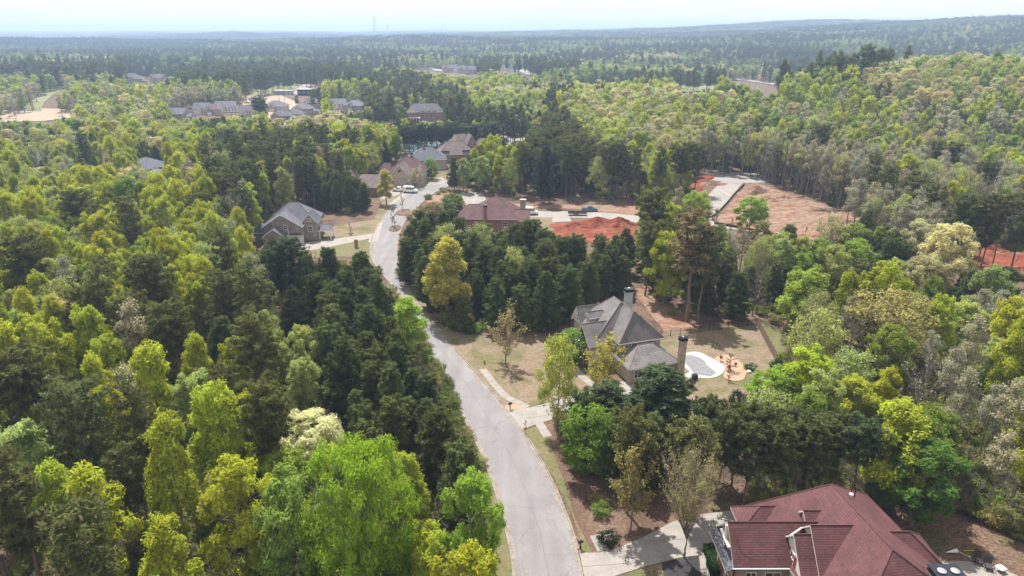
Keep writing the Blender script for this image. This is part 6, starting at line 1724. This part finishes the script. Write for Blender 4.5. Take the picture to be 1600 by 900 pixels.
for (bx, by, ty, wpx, key, var, tint, label, name) in HERO:
    x, y, z = hit(bx, by) if by < 260 else (*G(bx, by), 0.0)
    zt = top_z(y, ty); d = proj(x, y, z + (zt - z) * .6)[2]; W = wpx / FPX * d
    occupy(x, y, W * .36 if key not in ('sapling', 'sparse') else 1.2)
    raster([(bx - wpx * .38, ty), (bx + wpx * .38, ty), (bx + wpx * .38, ty + (by - ty) * .62), (bx - wpx * .38, ty + (by - ty) * .62)], herom, d)
    plant_object(name, label, x, y, z, zt - z, W * 1.02, key, var, tint, TR.uniform(0, 6.28))

# the edge of the woods behind the clearing and the clay strip: a close row of slender trees
line = resample([G(*p) for p in [(1090, 270), (1180, 276), (1215, 292), (1250, 302), (1290, 316), (1340, 333), (1410, 356), (1480, 376), (1540, 380), (1640, 392), (1760, 412)]], 46)
for k_, (ax_, ay_) in enumerate(line + [(p[0] + 1.5, p[1] + 5.5) for p in line]):
    x = ax_ + TR.uniform(-1.2, 1.2); y = ay_ + TR.uniform(0, 2.5); z = height(x, y); H = TR.uniform(17, 22)
    sp = TR.choices('BKLY', (6, 1.6, 1.6, 1))[0]; keys, tint, sprd, hr, name, words, wf = SP[sp]; key = TR.choice(['slim', 'slim', 'bare']) if sp in 'BK' else keys[0]
    if sp == 'L': key = 'thin_pine'
    W = 2 * SPEC[key]['R'] * TR.uniform(.85, 1.1); px, py, d = proj(x, y, z + 10); occupy(x, y, 1.6)
    trees.append(dict(x=x, y=y, z=z, H=H, W=W, sp=sp, key=key, var=TR.randrange(3), tint=jitter(tint, sprd, TR), rz=TR.uniform(0, 6.28), px=px, py=py, d=d, name=name, words=words, zone='bare_wall', hw=1, pt=proj(x, y, z + H)[1]))

# the woods
def try_tree(x, y, lod):
    z = height(x, y)
    bpx, bpy_, d = proj(x, y, z)
    if d < 5: return
    px, py, _ = proj(x, y, z + 10)
    jx = 26 if y > 500 else 9
    zn = zone_at(px + TR.gauss(0, jx) + 22 * math.sin(y * .02 + x * .011) * (y > 500), py + TR.gauss(0, jx * .12))
    sps, wts, spc, hf = ZS[zn]
    wts = stands(wts, x, y, 38, 38, 1.0) if y < 560 else stands(wts, x, y, 130, 90, 3.6)      # stands of one kind
    sp = TR.choices(sps, wts)[0]
    keys, tint, sprd, hr, name, words, wf = SP[sp]
    key = TR.choice(keys); H = TR.uniform(*hr) * hf * TR.uniform(.9, 1.08)
    S = SPEC[key]; W = 2 * S['R'] * (H / S['H']) ** .8 * TR.uniform(.88, 1.15) * wf
    if lod == 0 and not near_ok(x, y, W * .5 * spc): return
    if by_bare(bpx, bpy_, y): return
    hw = W / 2 / d * FPX
    _, pt, _ = proj(x, y, z + H); _, pb, _ = proj(x, y, z + H * (.15 if sp not in 'LB' else .4))
    if blocked(px, pt, pb, hw, d, (.08 if px < 700 else .13) if zn == 'pine_block' else .05): return
    for hx, hy in HOUSES:
        if abs(hx - x) < 11 and abs(hy - y) < 10 and y > 240: return
    if lod == 0: occupy(x, y, W * .5 * spc)
    t = jitter(tint, sprd, TR)
    trees.append(dict(x=x, y=y, z=z, H=H, W=W, sp=sp, key=key, var=TR.randrange(3), tint=t, rz=TR.uniform(0, 6.28), px=px, py=(pt + pb) / 2, d=d, name=name, words=words, zone=zn, hw=hw, pt=pt))
def by_bare(px, py, y):
    if y > 420: return False
    for poly in BARE:
        if in_poly(px, py, poly): return True
    return False

# near and middle woods: random throwing with spacing by crown
y = 30
for _ in range(62000):
    yy = 28 + (560 - 28) * math.sqrt(TR.random()); xx = TR.uniform(-1, 1) * (yy * .92 + 42)
    try_tree(xx, yy, 0)
N_near = len(trees)
# farther woods: one jittered tree every few metres
def band(y0, y1, s):
    yy = y0
    while yy < y1:
        st = s(yy); xx = -yy * .86
        while xx < yy * .86:
            try_tree(xx + TR.uniform(-.45, .45) * st, yy + TR.uniform(-.45, .45) * st, 1)
            xx += st
        yy += st
band(560, 2100, lambda q: 7.5 + 5.5 * (q - 560) / 1540)
print('trees', N_near, len(trees))

# ------------------------------------------------------------------ which trees are single objects
LAND = [('the orange-tan pillar', *G(557, 387)), ('the hidden pale drive', *G(475, 455)), ('the blue-roofed brick house', *G(450, 350)), ('the lime verge tree', *G(640, 562)), ('the white-flowering tree', *G(505, 785)),
        ('the huge bright green tree', *G(560, 940)), ('the lower left verge', *G(775, 890)), ('the yellow-olive tree', *G(702, 500)), ('the olive tree at the bend', *G(677, 350)), ('the maroon-roofed house', *G(770, 350)),
        ('the red clay mound', *G(950, 370)), ('the grey-roofed house', *G(950, 500)), ('the brownish pine', *G(1072, 490)), ('the wooden fence', *G(1200, 520)), ('the round tree in the clearing', *G(1170, 372)),
        ('the conical dirt heap', *G(1181, 290)), ('the cream-green round tree', *G(1458, 470)), ('the red clay strip', *G(1560, 380)), ('the wide olive oak', *G(1372, 582)), ('the lime tree below the pool lawn', *G(1252, 655)),
        ('the yellow-lime tree', *G(1378, 780)), ('the red-roofed house', *G(1300, 790)), ('the dark mesh chairs', *G(1540, 870)), ('the broad dark pine', *G(1020, 700)), ('the lower drive', *G(960, 830)), ('the tan house', *G(628, 285)),
        ('the pond', *G(655, 225)), ('the white cargo van', *G(827, 325)), ('the very dark narrow pine', *G(850, 310)), ('the slate-blue hipped roof', *G(234, 268)), ('the blue-grey woodland roof', *G(72, 262)), ('the brown-roofed brick house', *G(573, 300)), ('the turning circle', *G(1155, 272))]
vis = [t for t in trees if -20 < t['px'] < 1620 and t['pt'] < 905 and t['d'] < 420]
for t in vis: t['size'] = t['H'] / t['d']
chosen = []
byname = {}
for t in sorted(vis, key=lambda t: -t['size']):
    L = byname.setdefault(t['name'], [])
    if len(L) < 290 - (30 if t['name'] in ('pine_tree', 'broadleaf_tree') else 0): L.append(t); t['solo'] = True
groups = {}
for nm, L in byname.items():
    for t in L:
        k = min(range(len(LAND)), key=lambda q: (LAND[q][1] - t['x']) ** 2 + (LAND[q][2] - t['y']) ** 2)
        groups.setdefault((t['words'], k), []).append(t)
ORD = ['nearest', 'second nearest', 'third nearest', 'fourth nearest', 'fifth nearest', 'sixth nearest', 'seventh nearest', 'eighth nearest', 'ninth nearest', 'tenth nearest']
for (words_, k), L in groups.items():
    lx, ly = LAND[k][1:]
    L.sort(key=lambda t: (t['x'] - lx) ** 2 + (t['y'] - ly) ** 2)
    for i, t in enumerate(L):
        dx, dy = t['x'] - lx, t['y'] - ly
        side = ('right of' if dx > 0 else 'left of') if abs(dx) > abs(dy) else ('behind' if dy > 0 else 'in front of')
        t['side'] = side; t['lk'] = k
    for side in ('right of', 'left of', 'behind', 'in front of'):
        M = [t for t in L if t['side'] == side]
        for i, t in enumerate(M):
            if len(M) == 1: lb = f"the only {t['words']} close {side} {LAND[k][0]}"
            elif i < 10: lb = f"{t['words']}, {ORD[i]} one {side} {LAND[k][0]}"
            else:
                D = M[10:]; hm_ = sorted(q['H'] for q in D)[len(D) // 2]; tm_ = sorted(sum(q['tint']) for q in D)[len(D) // 2]
                ad = ('tall' if t['H'] >= hm_ else 'shorter') + (' paler ' if sum(t['tint']) >= tm_ else ' darker ') + t['words'].replace('tall ', '')
                B_ = sorted([q for q in D if (('tall' if q['H'] >= hm_ else 'shorter') + (' paler ' if sum(q['tint']) >= tm_ else ' darker ')) + q['words'].replace('tall ', '') == ad], key=lambda q: q['px'])
                r_ = B_.index(t); n_ = len(B_)
                ps = '' if n_ == 1 else ('leftmost ' if r_ == 0 else 'rightmost ' if r_ == n_ - 1 else ['', 'second-from-left ', 'third-from-left ', 'fourth-from-left ', 'fifth-from-left ', 'sixth-from-left ', 'seventh-from-left ', 'eighth-from-left '][r_] if r_ < 8 else '')
                lb = f"{ps}{ad}, deeper {side} {LAND[k][0]}"
            plant_object(t['name'], lb, t['x'], t['y'], t['z'], t['H'], t['W'], t['key'], t['var'], t['tint'], t['rz'], group=f"{t['words']}s in the woods {side} {LAND[k][0]}")
print('solo', {k: len(v) for k, v in byname.items()})

# ------------------------------------------------------------------ the rest of the woods: one object per kind
def scatter(name, pts, label, cat=None):
    """pts: list of (mesh, x, y, z, rz, sx, sz, tint); every point carries its own model, size, turn and tint"""
    meshes = []; idx = {}
    for p in pts:
        if p[0].name not in idx: idx[p[0].name] = len(meshes); meshes.append(p[0])
    protos = [bpy.data.objects.new(name + '_model', m) for m in meshes]
    for p in protos: p.color = (0, 0, 0, 1)
    me = bpy.data.meshes.new(name); n = len(pts)
    me.vertices.add(n); me.vertices.foreach_set('co', np.array([(p[1], p[2], p[3]) for p in pts], 'f4').ravel())
    def att(nm, ty, vals, prop):
        a = me.attributes.new(nm, ty, 'POINT'); a.data.foreach_set(prop, np.array(vals).ravel())
    att('model', 'INT', np.array([idx[p[0].name] for p in pts], 'i4'), 'value')
    att('turn', 'FLOAT_VECTOR', np.array([(0, 0, p[4]) for p in pts], 'f4'), 'vector')
    att('size', 'FLOAT_VECTOR', np.array([(p[5], p[5], p[6]) for p in pts], 'f4'), 'vector')
    att('tint', 'FLOAT_COLOR', np.array([(*p[7], 1) for p in pts], 'f4'), 'color')
    o = bpy.data.objects.new(name, me); COL.objects.link(o); o.color = (0, 0, 0, 1)
    ng = bpy.data.node_groups.new(name, 'GeometryNodeTree')
    ng.interface.new_socket('Geometry', in_out='INPUT', socket_type='NodeSocketGeometry'); ng.interface.new_socket('Geometry', in_out='OUTPUT', socket_type='NodeSocketGeometry')
    N, L = ng.nodes, ng.links
    gi, go = N.new('NodeGroupInput'), N.new('NodeGroupOutput'); jn = N.new('GeometryNodeJoinGeometry')
    def named(nm, ty):
        q = N.new('GeometryNodeInputNamedAttribute'); q.data_type = ty; q.inputs['Name'].default_value = nm; return q.outputs['Attribute']
    a_m, a_t, a_s = named('model', 'INT'), named('turn', 'FLOAT_VECTOR'), named('size', 'FLOAT_VECTOR')
    for k, pr in enumerate(protos):
        cmp_ = N.new('FunctionNodeCompare'); cmp_.data_type = 'INT'; cmp_.operation = 'EQUAL'
        ins = [s for s in cmp_.inputs if s.type == 'INT']; L.new(a_m, ins[0]); ins[1].default_value = k
        oi = N.new('GeometryNodeObjectInfo'); oi.inputs['Object'].default_value = pr; oi.inputs['As Instance'].default_value = True
        ip = N.new('GeometryNodeInstanceOnPoints')
        L.new(gi.outputs[0], ip.inputs['Points']); L.new(cmp_.outputs['Result'], ip.inputs['Selection']); L.new(oi.outputs['Geometry'], ip.inputs['Instance'])
        L.new(a_t, ip.inputs['Rotation']); L.new(a_s, ip.inputs['Scale']); L.new(ip.outputs[0], jn.inputs[0])
    L.new(jn.outputs[0], go.inputs[0])
    md = o.modifiers.new('trees', 'NODES'); md.node_group = ng
    tag(o, label, cat, kind='stuff')
    return o
rest = {}
MID = {'P': 'mid_pine', 'L': 'mid_pine', 'B': 'mid_slim'}
for t in trees:
    if t.get('solo'): continue
    key = t['key'] if t['d'] < 330 else MID.get(t['sp'], 'mid_green')
    S = SPEC[key]; me = S['m'][t['var'] % len(S['m'])][2]
    rest.setdefault(t['name'], []).append((me, t['x'], t['y'], t['z'], t['rz'], t['W'] / (2 * S['R']), t['H'] / S['H'], t['tint']))
LB = {'pine_tree': ('pine_woods', 'dark pines filling the woods beyond the near trees'), 'broadleaf_tree': ('green_woods', 'green leafy trees filling the woods beyond the near trees'),
      'oak_tree': ('oak_woods', 'tan and olive oaks filling the woods beyond the near trees'), 'bare_tree': ('bare_woods', 'grey-brown budding trees filling the woods beyond the near trees')}
for nm, pts in rest.items(): scatter(LB[nm][0], pts, LB[nm][1])
print('rest', {k: len(v) for k, v in rest.items()})

# far woods
pts = []
FT = {'P': (.05, .072, .032), 'M': (.095, .135, .045), 'K': (.15, .185, .07), 'C': (.22, .21, .11), 'G': (.16, .21, .05), 'B': (.17, .16, .11), 'Y': (.18, .19, .07), 'L': (.058, .078, .034)}
yy = 2100
while yy < 13500:
    st = 21 + 38 * (yy - 2100) / 11400 if yy < 6000 else 45 + 30 * (yy - 6000) / 7500; xx = -yy * .84
    sc = st / 24
    while xx < yy * .84:
        x, y = xx + TR.uniform(-.4, .4) * st, yy + TR.uniform(-.4, .4) * st
        z = height(x, y); px, py, d = proj(x, y, z + 12)
        xx += st
        gx, gy = int((px + 400) / 4), int(py / 4)
        if 0 <= gx < 600 and 0 <= gy < 330 and openm[gy, gx] > d: continue
        zn = zone_at(px + TR.gauss(0, 30) + 60 * math.sin(y * .0021 + 1) + 25 * math.sin(y * .009), max(py + TR.gauss(0, 2.5), 50)); sps, wts = ZS[zn][:2]
        sp = TR.choices(sps, stands(wts, x, y, 420, 200, 5.0))[0]
        k = TR.randrange(2)
        pts.append((SPEC['far_clump']['m'][k][2], x, y, z - 1, TR.uniform(0, 6.28), sc, TR.uniform(.9, 1.2), jitter(FT[sp], .12, TR)))
    yy += st
scatter('far_woods', pts, 'distant wooded ridges out to the horizon')
print('far', len(pts))

# undergrowth on the forest floor
pts = []
for _ in range(17000):
    yy = 30 + 300 * math.sqrt(TR.random()); xx = TR.uniform(-1, 1) * (yy * .88 + 10)
    if _ > 13000: yy = TR.uniform(45, 150); xx = -TR.uniform(.05, .9) * yy
    elif _ > 9000: yy = TR.uniform(45, 130); xx = TR.uniform(.42, .95) * yy
    bpx, bpy_, d = proj(xx, yy, 0)
    if by_bare(bpx, bpy_, yy): continue
    gx, gy = int((bpx + 400) / 4), int(bpy_ / 4)
    if 0 <= gx < 600 and 0 <= gy < 330 and openm[gy, gx] > d: continue
    r = TR.random()
    key, t = ('bush', (.17, .22, .05)) if r < .3 else ('bush', (.26, .24, .09)) if r < .62 else ('sapling', (.3, .26, .14))
    S = SPEC[key]; k = TR.uniform(.4, 1.3) * (1 if key == 'bush' else .9)
    pts.append((S['m'][TR.randrange(len(S['m']))][2], xx, yy, height(xx, yy) - .05, TR.uniform(0, 6.28), k, k * TR.uniform(.7, 1.2), jitter(t, .25, TR)))
scatter('undergrowth', pts, 'low bushes and saplings on the woodland floor')

# garden shrubs
def shrub(px, py, w, h, tint, label, key='bush', var=0, name='shrub'):
    x, y = G(px, py); S = SPEC[key]; o = empty(name, (x, y, 0)); tag(o, label, 'shrub')
    o.scale = (w / 2 / S['R'], w / 2 / S['R'], h / S['H'])
    for nm, mm in (('stem', S['m'][var][0]), ('foliage', S['m'][var][1])):
        c = bpy.data.objects.new(nm, mm); COL.objects.link(c); c.parent = o; c.color = (*tint, 1)
    return o
shrub(950, 850, 3.0, 1.9, (.025, .045, .018), 'round near-black shrub behind the pale green sign')
shrub(1078, 605, 1.9, 1.6, (.05, .09, .03), 'dark round shrub below the pool deck')
shrub(1048, 600, 2.2, 1.8, (.07, .11, .04), 'grey-green shrub at the foot of the tall corner chimney', var=1)
shrub(1172, 577, 2.6, 1.2, (.08, .13, .04), 'low green shrub among the pale boulders')
shrub(1213, 588, 3.4, 3.4, (.035, .06, .025), 'dark spiky shrub at the near end of the wooden fence', var=1)
shrub(1150, 642, 3.0, 4.0, (.05, .075, .03), 'dull green bushy shrub behind the lower iron fence')
def hedge(px, py, w, d, h, rot, label):
    x, y = G(px, py); o = empty('hedge', (x, y, 0), math.radians(rot)); tag(o, label, 'hedge'); NR.seed(5)
    n = 5200; face = NR.randint(0, 5, n); P = NR.uniform(-1, 1, (n, 3)); P[:, 2] = (P[:, 2] + 1) / 2
    Nn = np.zeros((n, 3))
    for k, (a, s) in enumerate(((0, 1), (0, -1), (1, 1), (1, -1), (2, 1))):
        m_ = face == k; P[m_, a] = s; Nn[m_, a] = s
    P *= np.array([w / 2, d / 2, h]); P += NR.normal(0, .05, (n, 3)); P += .07 * np.sin(P[:, ::-1] * 4)
    t, c, j = mk_mesh('hedge', [(Vector((0, 0, 0)), Vector((0, 0, h * .8)), .1, .05, 4)], leaf_tris(P, Nn * 1.5 + np.array([0, 0, .3]), .13), NR.uniform(0, 1, n), 'leaf', 'bark_grey')
    q = bpy.data.objects.new('foliage', c); COL.objects.link(q); q.parent = o; q.color = (.045, .085, .025, 1)
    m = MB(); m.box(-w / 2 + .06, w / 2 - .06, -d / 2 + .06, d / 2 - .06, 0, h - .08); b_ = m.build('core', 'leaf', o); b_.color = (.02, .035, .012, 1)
hedge(1112, 872, 1.5, 2.3, 1.3, 0, 'farther clipped block of the low hedge beside the garage wall')
hedge(1117, 893, 1.5, 2.3, 1.3, 0, 'nearer clipped block of the low hedge beside the garage wall')
# ------------------------------------------------------------------ the air
hm = bpy.data.materials.new('haze'); hm.use_nodes = True
hn = hm.node_tree.nodes; hn.clear()
ho = hn.new('ShaderNodeOutputMaterial'); pv = hn.new('ShaderNodeVolumePrincipled')
pv.inputs['Color'].default_value = (.50, .68, 1.0, 1); pv.inputs['Density'].default_value = HAZE_DENSITY; pv.inputs['Anisotropy'].default_value = 0.25
hm.node_tree.links.new(pv.outputs[0], ho.inputs['Volume'])
m = MB(); m.box(-17000, 17000, -200, 16500, -16, 150); MATS['haze'] = hm
o = m.build('haze', 'haze'); tag(o, kind='stuff')
